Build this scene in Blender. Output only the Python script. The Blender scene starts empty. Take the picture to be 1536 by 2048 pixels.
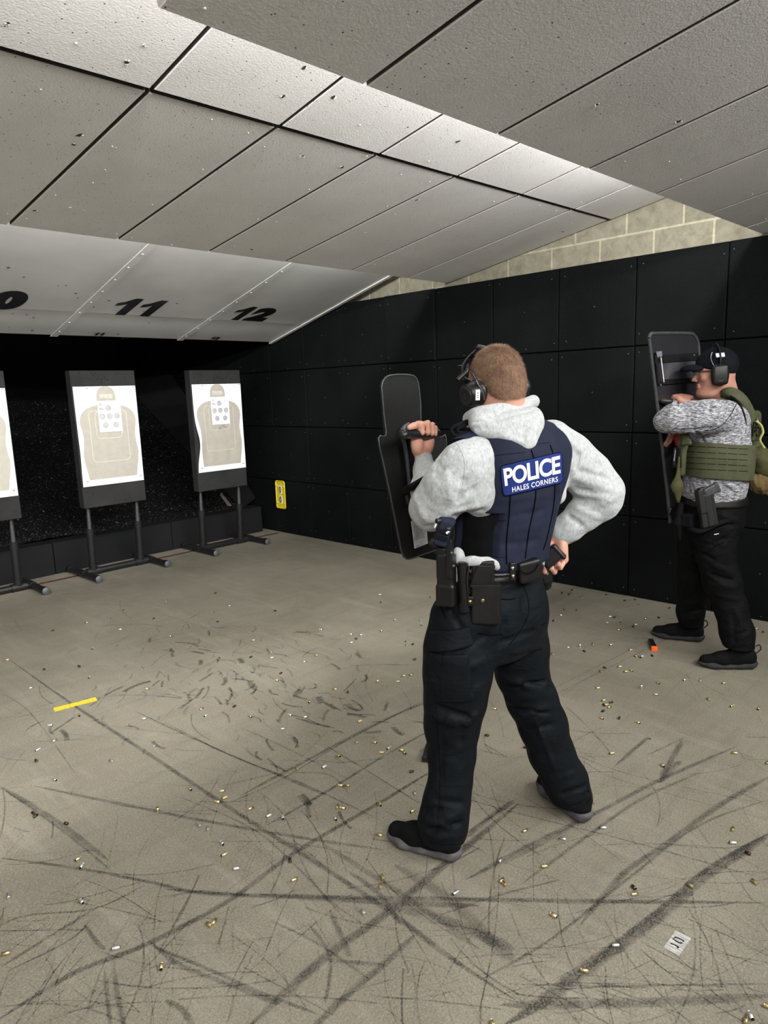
import bpy, bmesh, math, random
import numpy as np
from math import sin, cos, tan, pi, radians, sqrt, atan2
from mathutils import Vector, Matrix
from mathutils.bvhtree import BVHTree

# ------------------------------------------------------------------ camera
FPX, PITCH, YAW, ROLL, CAMH = 1376.1, 0.1747, 0.8067, -0.0342, 1.6
_F = np.array([sin(YAW)*cos(PITCH), cos(YAW)*cos(PITCH), -sin(PITCH)])
_R0 = np.array([cos(YAW), -sin(YAW), 0.0]); _U0 = np.cross(_R0, _F)
_R = cos(ROLL)*_R0 + sin(ROLL)*_U0
_U = -sin(ROLL)*_R0 + cos(ROLL)*_U0
U3 = Vector(_R0)                              # horizontal, to the right of the view
V3 = Vector((sin(YAW), cos(YAW), 0.0))        # horizontal, away along the view
Z3 = Vector((0, 0, 1))
sc = bpy.context.scene
cam = bpy.data.cameras.new('camera'); camo = bpy.data.objects.new('camera', cam)
sc.collection.objects.link(camo); sc.camera = camo
cam.sensor_fit = 'VERTICAL'; cam.sensor_height = 32.0; cam.lens = FPX/2048*32.0
cam.clip_start = 0.02; cam.clip_end = 60
camo.matrix_world = Matrix(((_R[0], _U[0], -_F[0], 0), (_R[1], _U[1], -_F[1], 0), (_R[2], _U[2], -_F[2], CAMH), (0, 0, 0, 1)))
vs = sc.view_settings
vs.view_transform = 'Standard'; vs.look = 'None'; vs.gamma = 1.0; vs.use_curve_mapping = False
vs.exposure = 2.1
try: sc.cycles.transparent_max_bounces = 24
except Exception: pass
w = bpy.data.worlds.new('world'); sc.world = w; w.use_nodes = True
w.node_tree.nodes['Background'].inputs[0].default_value = (0.9, 0.95, 1, 1)
w.node_tree.nodes['Background'].inputs[1].default_value = 0.02

def area(name, loc, d, sx, sy, power, col=(1, 0.985, 0.955), parent=None):
    l = bpy.data.lights.new(name, 'AREA'); l.shape = 'RECTANGLE'; l.size = sx; l.size_y = sy
    l.energy = power; l.color = col
    o = bpy.data.objects.new(name, l); sc.collection.objects.link(o)
    o.location = loc; o.rotation_euler = Vector(d).to_track_quat('-Z', 'Y').to_euler()
    if parent: o.parent = parent
    return o
# lamp rows hang on the uprange side of each baffle edge: (Y, Z, watts per lamp, aim)
LAMPROWS = [(-1.32, 2.78, 12.5, (0, 0.82, -0.57)), (1.19, 2.78, 10, (0, 0.88, -0.47)), (3.71, 2.74, 6, (0, 0.9, -0.43))]
REARFILL = 0.8  # watts of each fill light added behind the camera

# ------------------------------------------------------------------ pixel helpers (frame 1536 x 2048)
def ray(px, py): return Vector(_F*FPX + _R*(px-768) - _U*(py-1024))
CO = Vector((0, 0, CAMH))
def FL(px, py, z=0.0):
    d = ray(px, py); t = (z-CAMH)/d.z; return Vector((t*d.x, t*d.y, z))
def AX(px, py, X):
    d = ray(px, py); return CO + d*(X/d.x)
def AY(px, py, Y):
    d = ray(px, py); return CO + d*(Y/d.y)
def P(px, py, v):
    d = ray(px, py); return CO + d*(v/d.dot(V3))
def pxm(pt):                                  # metres covered by one pixel at a point
    return (Vector(pt)-CO).dot(Vector(_F))/FPX

# ------------------------------------------------------------------ object helpers
C = sc.collection.objects
def tag(o, label=None, cat=None, group=None, kind=None):
    if label: o['label'] = label
    if cat: o['category'] = cat
    if group: o['group'] = group
    if kind: o['kind'] = kind
    return o
def empty(name, loc=(0, 0, 0), label=None, cat=None, group=None, rz=0):
    o = bpy.data.objects.new(name, None); C.link(o); o.location = loc; o.rotation_euler = (0, 0, rz)
    o.empty_display_size = 0.05
    return tag(o, label, cat, group)
def place(o, parent):
    if parent is not None:
        o.parent = parent
        o.matrix_parent_inverse = Matrix.LocRotScale(parent.location, parent.rotation_euler, parent.scale).inverted() if parent.parent is None else parent_world(parent).inverted()
def parent_world(p):
    m = Matrix.LocRotScale(p.location, p.rotation_euler, p.scale)
    if p.parent is None: return m
    return parent_world(p.parent) @ p.matrix_parent_inverse @ m
def link_mesh(name, me, mats, parent=None, smooth=False, loc=None):
    o = bpy.data.objects.new(name, me); C.link(o)
    for m in (mats if isinstance(mats, (list, tuple)) else [mats]): me.materials.append(m)
    if smooth:
        me.polygons.foreach_set('use_smooth', [True]*len(me.polygons))
    if loc is not None: o.location = loc
    if parent is not None: place(o, parent)
    return o
class MB:
    """collects shapes into one mesh, with a material slot per shape"""
    def __init__(s): s.v = []; s.f = []; s.m = []; s.sm = []
    def add(s, vs_, fs_, mi=0, sm=False):
        n = len(s.v); s.v += [tuple(x) for x in vs_]
        for f in fs_: s.f.append(tuple(i+n for i in f)); s.m.append(mi); s.sm.append(sm)
    def box(s, c, h, R=None, mi=0):
        c = Vector(c); R = R or Matrix.Identity(3)
        vs_ = [c + R @ Vector((x*h[0], y*h[1], z*h[2])) for x in (-1, 1) for y in (-1, 1) for z in (-1, 1)]
        s.add(vs_, [(0, 1, 3, 2), (4, 6, 7, 5), (0, 4, 5, 1), (2, 3, 7, 6), (0, 2, 6, 4), (1, 5, 7, 3)], mi)
    def bbox(s, lo, hi, mi=0):
        s.box([(a+b)/2 for a, b in zip(lo, hi)], [(b-a)/2 for a, b in zip(lo, hi)], None, mi)
    def hexa(s, bot, top, mi=0):
        s.add(list(bot)+list(top), [(3, 2, 1, 0), (4, 5, 6, 7), (0, 1, 5, 4), (1, 2, 6, 5), (2, 3, 7, 6), (3, 0, 4, 7)], mi)
    def tube(s, pts, r, n=10, mi=0, cap=True, flat=None):
        pts = [Vector(p_) for p_ in pts]; k = len(pts)
        rr = r if isinstance(r, (list, tuple)) else [r]*k
        up = None; rings = []
        for i in range(k):
            d = (pts[min(i+1, k-1)]-pts[max(i-1, 0)]).normalized()
            if up is None:
                up = d.orthogonal().normalized() if flat is None else (Vector(flat)-d*d.dot(Vector(flat))).normalized()
            up = (up-d*up.dot(d)).normalized(); sd = d.cross(up)
            fl = 1.0 if flat is None else 0.3
            rings.append([pts[i]+(up*cos(2*pi*j/n)*fl+sd*sin(2*pi*j/n))*rr[i] for j in range(n)])
        vs_ = [q for g in rings for q in g]
        fs_ = [(i*n+j, i*n+(j+1) % n, (i+1)*n+(j+1) % n, (i+1)*n+j) for i in range(k-1) for j in range(n)]
        s.add(vs_, fs_, mi, True)
        if cap:
            b = len(s.v)
            s.add(rings[0], [tuple(reversed(range(n)))], mi); s.add(rings[-1], [tuple(range(n))], mi)
    def lathe(s, c, axis, prof, n=20, mi=0, sm=True):
        """prof = [(distance along axis, radius)]"""
        c = Vector(c); a = Vector(axis).normalized(); u = a.orthogonal().normalized(); w_ = a.cross(u)
        vs_ = [c + a*t + (u*cos(2*pi*j/n)+w_*sin(2*pi*j/n))*r for t, r in prof for j in range(n)]
        fs_ = [(i*n+j, i*n+(j+1) % n, (i+1)*n+(j+1) % n, (i+1)*n+j) for i in range(len(prof)-1) for j in range(n)]
        s.add(vs_, fs_, mi, sm)
    def prism(s, poly, off, mi=0, side=None):
        """polygon (3D points in a plane) extruded by the vector off"""
        n = len(poly); off = Vector(off); poly = [Vector(q) for q in poly]
        s.add(poly+[q+off for q in poly], [tuple(reversed(range(n))), tuple(range(n, 2*n))] + [(i, (i+1) % n, n+(i+1) % n, n+i) for i in range(n)], mi)
    def build(s, name, mats, parent=None, bevel=0, weld=False, seg=2):
        me = bpy.data.meshes.new(name); me.from_pydata(s.v, [], s.f)
        me.polygons.foreach_set('material_index', s.m); me.polygons.foreach_set('use_smooth', s.sm)
        bm = bmesh.new(); bm.from_mesh(me)
        if weld: bmesh.ops.remove_doubles(bm, verts=bm.verts, dist=1e-5)
        bmesh.ops.recalc_face_normals(bm, faces=bm.faces); bm.to_mesh(me); bm.free()
        me.update()
        o = link_mesh(name, me, mats, parent)
        if bevel:
            b = o.modifiers.new('bevel', 'BEVEL'); b.width = bevel; b.segments = seg; b.limit_method = 'ANGLE'; b.angle_limit = radians(40)
        return o
def crv(pts, n=8):
    """Catmull-Rom through points"""
    pts = [Vector(p_) for p_ in pts]; out = []
    for i in range(len(pts)-1):
        p0 = pts[max(i-1, 0)]; p1 = pts[i]; p2 = pts[i+1]; p3 = pts[min(i+2, len(pts)-1)]
        for k in range(n):
            t = k/n; out.append(0.5*((2*p1)+(p2-p0)*t+(2*p0-5*p1+4*p2-p3)*t*t+(3*p1-p0-3*p2+p3)*t**3))
    out.append(pts[-1]); return out

# ------------------------------------------------------------------ materials
class NT:
    def __init__(s, name):
        s.m = bpy.data.materials.new(name); s.m.use_nodes = True; s.t = s.m.node_tree; s.b = s.t.nodes['Principled BSDF']
        s.co = None
    def n(s, typ, **kw):
        nd = s.t.nodes.new('ShaderNode'+typ)
        for k, v_ in kw.items():
            if k.startswith('i_'): nd.inputs[k[2:].replace('_', ' ')].default_value = v_
            else: setattr(nd, k, v_)
        return nd
    def l(s, a, b): s.t.links.new(a, b)
    def coords(s, scale=(1, 1, 1), rot=(0, 0, 0), kind='Object'):
        tc = s.n('TexCoord'); mp = s.n('Mapping'); mp.inputs['Scale'].default_value = scale; mp.inputs['Rotation'].default_value = rot
        s.l(tc.outputs[kind], mp.inputs[0]); return mp.outputs[0]
    def noise(s, scale, detail=3, rough=0.5, co=None, dist=0):
        nd = s.n('TexNoise'); nd.inputs['Scale'].default_value = scale; nd.inputs['Detail'].default_value = detail
        nd.inputs['Roughness'].default_value = rough; nd.inputs['Distortion'].default_value = dist
        if co is None: co = s.std()
        s.l(co, nd.inputs['Vector']); return nd.outputs['Fac']
    def std(s):
        if s.co is None: s.co = s.coords()
        return s.co
    def ramp(s, fac, stops, const=False):
        r = s.n('ValToRGB'); e = r.color_ramp.elements
        if const: r.color_ramp.interpolation = 'CONSTANT'
        while len(e) < len(stops): e.new(0.5)
        for i, (p_, c_) in enumerate(stops):
            e[i].position = p_; c_ = (c_,)*3 if isinstance(c_, (int, float)) else c_; e[i].color = (*c_[:3], 1)
        s.l(fac, r.inputs[0]); return r.outputs[0]
    def mix(s, fac, a, b, mode='MIX'):
        m = s.n('Mix', data_type='RGBA', blend_type=mode)
        for sock, val in ((m.inputs[0], fac), (m.inputs[6], a), (m.inputs[7], b)):
            if isinstance(val, (int, float)): sock.default_value = val
            elif isinstance(val, tuple): sock.default_value = (*val[:3], 1)
            else: s.l(val, sock)
        return m.outputs[2]
    def math(s, op, a, b=0.0):
        m = s.n('Math', operation=op)
        for sock, val in ((m.inputs[0], a), (m.inputs[1], b)):
            if isinstance(val, (int, float)): sock.default_value = val
            else: s.l(val, sock)
        return m.outputs[0]
    def bump(s, h, strength=0.3, dist=0.01, prev=None):
        b = s.n('Bump'); b.inputs['Strength'].default_value = strength; b.inputs['Distance'].default_value = dist
        s.l(h, b.inputs['Height'])
        if prev is not None: s.l(prev, b.inputs['Normal'])
        s.l(b.outputs[0], s.b.inputs['Normal']); return b.outputs[0]
    def col(s, c_):
        if isinstance(c_, tuple): s.b.inputs['Base Color'].default_value = (*c_[:3], 1)
        else: s.l(c_, s.b.inputs['Base Color'])
    def set(s, rough=0.6, metal=0.0, spec=0.5, **kw):
        s.b.inputs['Roughness'].default_value = rough; s.b.inputs['Metallic'].default_value = metal
        s.b.inputs['Specular IOR Level'].default_value = spec
        for k, v_ in kw.items(): s.b.inputs[k].default_value = v_
        return s.m
def simple(name, c_, rough=0.6, metal=0.0, spec=0.5, var=0.15, vs_=30, bump=0.0, bscale=200, bdist=0.002, **kw):
    t = NT(name); c2 = tuple(x*(1-var) for x in c_); c3 = tuple(min(1, x*(1+var)) for x in c_)
    t.col(t.ramp(t.noise(vs_, 4), [(0.3, c2), (0.7, c3)]))
    if bump: t.bump(t.noise(bscale, 2), bump, bdist)
    return t.set(rough, metal, spec, **kw)
# ================================================================== the setting
W = 4.89                                      # inner face of the cladding
def mat_concrete():
    t = NT('concrete_floor')
    co = t.coords()
    big = t.ramp(t.noise(0.9, 5, 0.6, co, 0.6), [(0.3, (0.185, 0.166, 0.128)), (0.7, (0.275, 0.252, 0.198))])
    fine = t.ramp(t.noise(140, 4, 0.7, co), [(0.3, 0.62), (0.55, 1.0), (0.72, 1.3)])
    c_ = t.mix(1.0, big, fine, 'MULTIPLY')
    sp = t.ramp(t.noise(330, 2, 0.5, co), [(0.60, 0.0), (0.70, 1.0)])
    c_ = t.mix(t.math('MULTIPLY', sp, 0.55), c_, (0.55, 0.52, 0.43))
    st = t.noise(5, 6, 0.65, t.coords((0.35, 3.0, 1), (0, 0, 0.75)), 0.8)
    c_ = t.mix(t.math('MULTIPLY', t.ramp(st, [(0.5, 0.0), (0.72, 1.0)]), 0.30), c_, (0.12, 0.11, 0.10))
    st2 = t.noise(4, 6, 0.6, t.coords((3.0, 0.4, 1), (0, 0, 0.3)), 0.8)
    c_ = t.mix(t.math('MULTIPLY', t.ramp(st2, [(0.52, 0.0), (0.75, 1.0)]), 0.22), c_, (0.40, 0.38, 0.32))
    t.col(c_)
    t.l(t.ramp(t.noise(3, 4, 0.6, co), [(0.3, 0.50), (0.7, 0.68)]), t.b.inputs['Roughness'])
    t.bump(t.noise(220, 3, 0.6, co), 0.22, 0.002)
    t.b.inputs['Specular IOR Level'].default_value = 0.35
    return t.m
M = {}
M['floor'] = mat_concrete()
def mat_rubber(name, a, b, rough=0.8, spec=0.12):
    t = NT(name); co = t.coords()
    c_ = t.ramp(t.noise(1.3, 4, 0.6, co), [(0.3, a), (0.7, b)])
    c_ = t.mix(t.math('MULTIPLY', t.ramp(t.noise(380, 2, 0.5, co), [(0.6, 0.0), (0.72, 1.0)]), 0.30), c_, (0.07, 0.07, 0.072))
    t.col(c_); t.bump(t.noise(260, 3, 0.7, co), 0.35, 0.002); return t.set(rough, 0, spec)
M['clad'] = mat_rubber('black_rubber_cladding', (0.0028, 0.0034, 0.0036), (0.006, 0.0069, 0.0071), 0.85, 0.05)
M['curb'] = mat_rubber('grey_rubber_block', (0.007, 0.0075, 0.008), (0.014, 0.0145, 0.015))
M['dark'] = simple('dark_steel', (0.004, 0.004, 0.0045), 0.8)
M['screw'] = simple('screw_head', (0.05, 0.052, 0.055), 0.5, 0.5)
def mat_block():
    t = NT('concrete_block_wall')
    tc = t.n('TexCoord'); sep = t.n('SeparateXYZ'); com = t.n('CombineXYZ')
    t.l(tc.outputs['Object'], sep.inputs[0]); t.l(sep.outputs[1], com.inputs[0]); t.l(sep.outputs[2], com.inputs[1])
    add = t.n('VectorMath', operation='ADD'); add.inputs[1].default_value = (0.11, 0.0, 0); t.l(com.outputs[0], add.inputs[0])
    br = t.n('TexBrick'); br.offset = 0.5
    for k, v_ in (('Scale', 1.0), ('Mortar Size', 0.008), ('Mortar Smooth', 0.3), ('Brick Width', 0.40), ('Row Height', 0.203), ('Bias', 0.0)): br.inputs[k].default_value = v_
    br.inputs['Color1'].default_value = (0.31, 0.29, 0.22, 1); br.inputs['Color2'].default_value = (0.235, 0.22, 0.165, 1); br.inputs['Mortar'].default_value = (0.47, 0.435, 0.33, 1)
    t.l(add.outputs[0], br.inputs['Vector'])
    c_ = t.mix(1.0, br.outputs['Color'], t.ramp(t.noise(14, 6, 0.7, None, 0.5), [(0.3, 0.72), (0.7, 1.25)]), 'MULTIPLY')
    t.col(c_); t.bump(t.noise(90, 4), 0.4, 0.004); return t.set(0.9, 0, 0.2)
M['block'] = mat_block()

b = MB(); b.bbox((-4.2, -3.7, -0.12), (5.2, 10.2, 0.0)); floor = b.build('floor', M['floor']); floor['kind'] = 'structure'
b = MB(); b.bbox((-4.2, -3.7, 3.7), (5.2, 10.2, 3.8)); tag(b.build('ceiling', simple('dim_ceiling', (0.16, 0.16, 0.16), 0.9)), kind='structure')
b = MB(); b.bbox((-4.2, -3.7, 0), (-4.1, 10.2, 3.7)); tag(b.build('wall_left', simple('painted_wall', (0.35, 0.35, 0.34), 0.8)), kind='structure')
b = MB(); b.bbox((-4.1, -3.7, 0), (5.02, -3.6, 3.7)); tag(b.build('wall_rear', simple('rear_wall', (0.30, 0.30, 0.29), 0.8)), kind='structure')
b = MB(); b.bbox((-4.1, 10.1, 0), (5.02, 10.2, 3.7)); tag(b.build('wall_trap', M['dark']), kind='structure')
b = MB(); b.bbox((5.0, -3.7, 0), (5.2, 10.2, 3.7)); wr = b.build('wall_right', M['block']); wr['kind'] = 'structure'

# black rubber sheets screwed over the block wall, four rows
random.seed(4)
b = MB(); TH = 2.468; rows = 4; ph = TH/rows; pw = 0.6055; y0 = 6.40
k0 = -16
for k in range(k0, 7):
    ya = y0 + pw*(k-1) + pw*0; yb = ya + pw
    if ya < -3.55 or yb > 10.09: continue
    for r in range(rows):
        g = 0.0035; th = 0.09 + random.uniform(-0.004, 0.004)
        x0 = W + random.uniform(0, 0.006)
        if k == -3 and r >= 3: x0 -= 0.018
        z0, z1 = r*ph+g, (r+1)*ph-g
        e = 0.006
        bot = [(4.999, ya+g, z0), (4.999, yb-g, z0), (4.999, yb-g, z1), (4.999, ya+g, z1)]
        mid = [(x0+e, ya+g, z0), (x0+e, yb-g, z0), (x0+e, yb-g, z1), (x0+e, ya+g, z1)]
        top = [(x0, ya+g+e, z0+e), (x0, yb-g-e, z0+e), (x0, yb-g-e, z1-e), (x0, ya+g+e, z1-e)]
        b.hexa(bot, mid, 0); b.hexa(mid, top, 0)
        for (fy, fz) in ((0.08, 0.1), (0.92, 0.1), (0.08, 0.9), (0.92, 0.9), (0.5, 0.5), (0.5, 0.06)):
            if random.random() < 0.12: continue
            yy = ya+pw*fy+random.uniform(-.02, .02); zz = z0+ph*fz+random.uniform(-.02, .02)
            b.lathe((x0+0.001, yy, zz), (-1, 0, 0), [(0, 0.0062), (0.003, 0.005), (0.0035, 0.0)], 7, 1)
clad = b.build('wall_cladding', [M['clad'], M['screw']], wr); clad['kind'] = 'structure'
b = MB(); b.bbox((4.985, -3.6, 0.001), (4.999, 10.09, TH-0.01)); o = b.build('cladding_backing', M['dark'], wr); o['kind'] = 'structure'

# ------------------------------------------------------------------ ceiling baffles
def mat_tile():
    t = NT('white_acoustic_tile'); co = t.coords()
    base = t.ramp(t.noise(2.5, 4, 0.6, co), [(0.3, (0.74, 0.735, 0.725)), (0.7, (0.82, 0.815, 0.80))])
    vo = t.n('TexVoronoi'); vo.inputs['Scale'].default_value = 46; t.l(co, vo.inputs['Vector'])
    pore = t.ramp(vo.outputs['Distance'], [(0.10, 1.0), (0.16, 0.0)])
    sel = t.ramp(t.noise(38, 2, 0.5, co), [(0.50, 0.0), (0.56, 1.0)])
    pf = t.math('MULTIPLY', pore, sel)
    vo2 = t.n('TexVoronoi'); vo2.inputs['Scale'].default_value = 105; t.l(co, vo2.inputs['Vector'])
    p2 = t.math('MULTIPLY', t.ramp(vo2.outputs['Distance'], [(0.08, 1.0), (0.14, 0.0)]), 0.7)
    pf2 = t.math('MAXIMUM', pf, p2)
    t.col(t.mix(pf2, base, (0.10, 0.09, 0.08)))
    h = t.math('SUBTRACT', t.noise(120, 3, 0.6, co), t.math('MULTIPLY', pf2, 1.6))
    t.bump(h, 0.28, 0.003); return t.set(0.9, 0, 0.15)
M['tile'] = mat_tile()
M['tiledge'] = simple('torn_tile_edge', (0.11, 0.095, 0.08), 0.9)
M['chip'] = simple('white_paint_chip', (0.55, 0.55, 0.53), 0.8)
M['hole'] = simple('bullet_hole', (0.035, 0.028, 0.022), 0.9)
M['zinc'] = simple('zinc_screw', (0.72, 0.72, 0.7), 0.5, 0.2)
def lerp(a, b_, t): return Vector(a)*(1-t)+Vector(b_)*t
def tile(parent, q, th, seed, nhole, name='tile_panel', hole_at=()):
    """q = four lower corners (a at low-x uprange, b high-x uprange, c high-x downrange, d low-x downrange)"""
    rnd = random.Random(seed); a, b_, c_, d_ = [Vector(x) for x in q]
    nrm = (b_-a).cross(d_-a).normalized()
    if nrm.z > 0: nrm = -nrm
    m = MB(); e = 0.003
    def pt(s, t): return lerp(lerp(a, b_, s), lerp(d_, c_, s), t)
    lw = (b_-a).length; ll = (d_-a).length
    ring = [(e/lw, e/ll), (1-e/lw, e/ll), (1-e/lw, 1-e/ll), (e/lw, 1-e/ll)]
    low = [pt(*r_) for r_ in ring]; mid = [pt(s, t)-nrm*e for s, t in ((0, 0), (1, 0), (1, 1), (0, 1))]
    top = [x-nrm*th for x in (a, b_, c_, d_)]
    n0 = len(m.f); m.hexa(top, mid)
    for q_ in range(n0+2, n0+6): m.m[q_] = 4
    m.hexa(mid, low)
    for i in range(3):
        for j in range(4):
            if rnd.random() < 0.45: continue
            c0 = pt(0.1+0.4*i+rnd.uniform(-.05, .05), 0.06+0.29*j+rnd.uniform(-.05, .05))
            m.lathe(c0-nrm*0.001, nrm+Vector((rnd.uniform(-.3, .3), rnd.uniform(-.3, .3), 0)), [(0, 0.0045), (0.003, 0.0035), (0.0035, 0)], 7, 1)
    for h_ in [(rnd.random(), rnd.random()) for _ in range(nhole)]:
        c0 = pt(0.05+0.9*h_[0], 0.05+0.9*h_[1]); r0 = rnd.uniform(0.004, 0.012)
        ex = (b_-a).normalized(); ey = nrm.cross(ex); an = rnd.uniform(0, pi); sx = rnd.uniform(0.8, 2.0)
        n = 9; ring_ = []
        for k in range(n):
            t = 2*pi*k/n; rr = r0*rnd.uniform(0.6, 1.25)
            x_, y_ = cos(t)*rr*sx, sin(t)*rr
            ring_.append(c0+ex*(x_*cos(an)-y_*sin(an))+ey*(x_*sin(an)+y_*cos(an))+nrm*0.0006)
        m.add(ring_, [tuple(range(n))], 2)
        for k in range(rnd.randint(1, 4)):       # crumbs hanging at the rim
            t = rnd.uniform(0, 2*pi); cc = c0+ex*cos(t)*r0*1.1+ey*sin(t)*r0*1.1
            m.box(cc+nrm*0.001, (rnd.uniform(.001, .004), rnd.uniform(.0008, .002), rnd.uniform(.0008, .002)), Matrix.Rotation(rnd.uniform(0, 3), 3, 'Z') @ Matrix.Rotation(rnd.uniform(-1, 1), 3, 'X'), 3)
    return m.build(name, [M['tile'], M['zinc'], M['hole'], M['chip'], M['tiledge']], parent)
G = 0.008
def z1(x, y): return 2.375 + 0.0255*(x-0.8) - 0.172*(y-1.393)
def z2(x, y):
    if y >= 2.414:
        zj = 2.666+0.0235*(x-0.95); ze = 2.490+0.0045*(x-1.5); t = (y-2.414)/1.503
        return zj*(1-t)+ze*t
    return 2.666+0.0235*(x-0.95)-0.175*(y-2.414)
def zs(x, y): return 2.627-0.257*(y-4.506)
def baffle(label, xs, ysegs, zf, th, nh, seed, name='ceiling_baffle', backing=True):
    root = empty(name, ((xs[0]+xs[-1])/2, ysegs[0][0], zf((xs[0]+xs[-1])/2, ysegs[0][0])), label, 'ceiling baffle')
    for (ya, yb) in ysegs:
        for i in range(len(xs)-1):
            xa, xb = xs[i]+G, xs[i+1]-G
            tile(root, [(xa, ya+G*2.0, zf(xa, ya)), (xb, ya+G*2.0, zf(xb, ya)), (xb, yb-G*2.0, zf(xb, yb)), (xa, yb-G*2.0, zf(xa, yb))], th, seed+i*7+int(ya*100), nh(i))
    m = MB(); xa, xb = xs[0]+0.02, xs[-1]-0.02; ya, yb = ysegs[0][0]+0.02, ysegs[-1][1]-0.02; ym = ysegs[0][1]
    for (p_, q_) in (((ya, ym-0.001), (ym+0.001, yb)) if len(ysegs) > 1 else ((ya, yb),)):
        lo = [Vector((x, y, zf(x, y)+th+0.001)) for x, y in ((xa, p_), (xb, p_), (xb, q_), (xa, q_))]
        m.hexa(lo, [x+Vector((0, 0, 0.012)) for x in lo])
    m.build('steel_backing', M['dark'], root)
    return root
X1 = [0.82, 1.42, 2.03, 2.655, 3.295, 3.97, 4.60, 4.985]
X1a = [-2.9, -2.3, -1.7, -1.1, -0.5, 0.1, 0.70]
X2 = [-1.7, -1.07, -0.45, 0.19, 0.80, 1.39, 1.965, 2.56, 3.165, 3.80, 4.44, 4.985]
baffle('nearest row of long grey acoustic baffle panels overhead, sloping above the officer', X1, [(-0.9, 1.393)], z1, 0.035, lambda i: 3, 10)
X1b = [-2.84+0.601*i for i in range(7)]
baffle('nearest ceiling baffle, panels left of the corner gap at the top edge of the picture', X1b, [(-0.9, 1.393)], z1, 0.035, lambda i: 2, 30)
baffle('middle ceiling baffle of white acoustic panels, two rows with a black gap, bullet-torn', X2, [(0.90, 2.414), (2.414, 3.917)], z2, 0.035, lambda i: [7, 9, 9, 9, 9, 7, 4, 3, 2, 1, 1, 1][i], 50)
baffle('row of acoustic baffle panels behind the photographer', [-2.9+0.6*i for i in range(14)], [(-3.5, -1.13)], lambda x, y: 2.44-0.172*(y+1.13), 0.035, lambda i: 1, 90)

# steel deflector plates with painted lane numbers
M['paint'] = simple('white_painted_steel', (0.68, 0.69, 0.68), 0.45, 0, 0.4, 0.06, 3, 0.12, 60, 0.003)
M['black_paint'] = simple('black_paint', (0.008, 0.009, 0.012), 0.4)
st = empty('steel_deflector', (2.0, 4.4, zs(0, 4.4)), 'white painted steel deflector plates with black lane numbers above the targets', 'deflector plate')
m = MB(); ye = 6.300; yj = 5.745
m2 = MB()
seams = [-1.1, 0.10, 1.30, 2.51, 3.73, 4.874]
for i in range(len(seams)-1):
    for (ya, yb) in ((4.30, yj), (yj, ye)):
        xa, xb = seams[i]+0.003, seams[i+1]-0.003
        dz = 0.0 if ya < 5 else 0.006
        lo = [Vector((x, y, zs(x, y)+dz)) for x, y in ((xa, ya+0.004), (xb, ya+0.004), (xb, yb-0.002), (xa, yb-0.002))]
        (m).hexa(lo, [x+Vector((0, 0, 0.01)) for x in lo])
m.build('deflector_sheet', M['paint'], st)
mm = MB(); lo = [Vector((x, y, zs(x, y)+0.017)) for x, y in ((-1.09, yj-0.04), (4.87, yj-0.04), (4.87, yj+0.04), (-1.09, yj+0.04))]; mm.hexa(lo, [x+Vector((0, 0, 0.01)) for x in lo]); mm.build('joint_strap', M['dark'], st)  # dark strip added above the plate gap so the joint line stays dark
for s_ in seams[:-1]:
    mm = MB()
    for side in (0,):
        lo = [Vector((x, y, zs(x, y)-0.006)) for x, y in ((s_-0.032, 4.3), (s_+0.032, 4.3), (s_+0.032, ye+0.01), (s_-0.032, ye+0.01))]
        mm.hexa(lo, [x+Vector((0, 0, 0.0055)) for x in lo])
        for k in range(9):
            yy = 4.42+0.22*k; mm.lathe((s_, yy, zs(0, yy)-0.006), (0, -.25, -1), [(0, 0.009), (0.003, 0.007), (0.004, 0)], 8)
    mm.build('batten', M['paint'], st, 0.002)
lo = [Vector((x, y, zs(x, y)-0.012)) for x, y in ((4.832, 4.3), (4.872, 4.3), (4.872, ye+0.01), (4.832, ye+0.01))]
mm = MB(); mm.hexa(lo, [x+Vector((0, 0, 0.0115)) for x in lo]); mm.build('batten', M['paint'], st)
# bullet marks on the plates
pock = simple('bare_pock', (0.13, 0.12, 0.11), 0.6); rnd = random.Random(9)
for k in range(26):
    mm = MB()
    x_ = rnd.uniform(1.6, 3.3); y_ = rnd.choice([rnd.uniform(5.0, 6.25), rnd.uniform(5.75, 6.25)])
    r0 = rnd.uniform(0.006, 0.013)
    mm.add([Vector((x_+cos(t)*r0*rnd.uniform(.7, 1.2), y_+sin(t)*r0*rnd.uniform(.7, 1.2), zs(0, y_+sin(t)*r0)-0.0015)) for t in [2*pi*j/8 for j in range(8)]], [tuple(range(8))]); mm.build('bullet_mark', pock, st)

# ------------------------------------------------------------------ lettering helper
def text_mesh(txt, size=1.0, offset=0.0, sx=1.0, res=6, shear=0.0, space=1.0):
    cu = bpy.data.curves.new('t', 'FONT'); cu.body = txt; cu.size = size; cu.offset = offset; cu.fill_mode = 'FRONT'; cu.resolution_u = res
    cu.shear = shear; cu.space_character = space; cu.align_x = 'CENTER'; cu.align_y = 'CENTER'
    o = bpy.data.objects.new('t', cu); C.link(o)
    dg = bpy.context.evaluated_depsgraph_get(); me = bpy.data.meshes.new_from_object(o.evaluated_get(dg))
    C.unlink(o); bpy.data.objects.remove(o); bpy.data.curves.remove(cu)
    vs_ = np.array([v_.co[:] for v_ in me.vertices]); fs_ = [tuple(p_.vertices) for p_ in me.polygons]
    bpy.data.meshes.remove(me)
    c0 = (vs_.min(0)+vs_.max(0))/2; vs_ = vs_-c0; vs_[:, 0] *= sx
    return vs_, fs_
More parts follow.
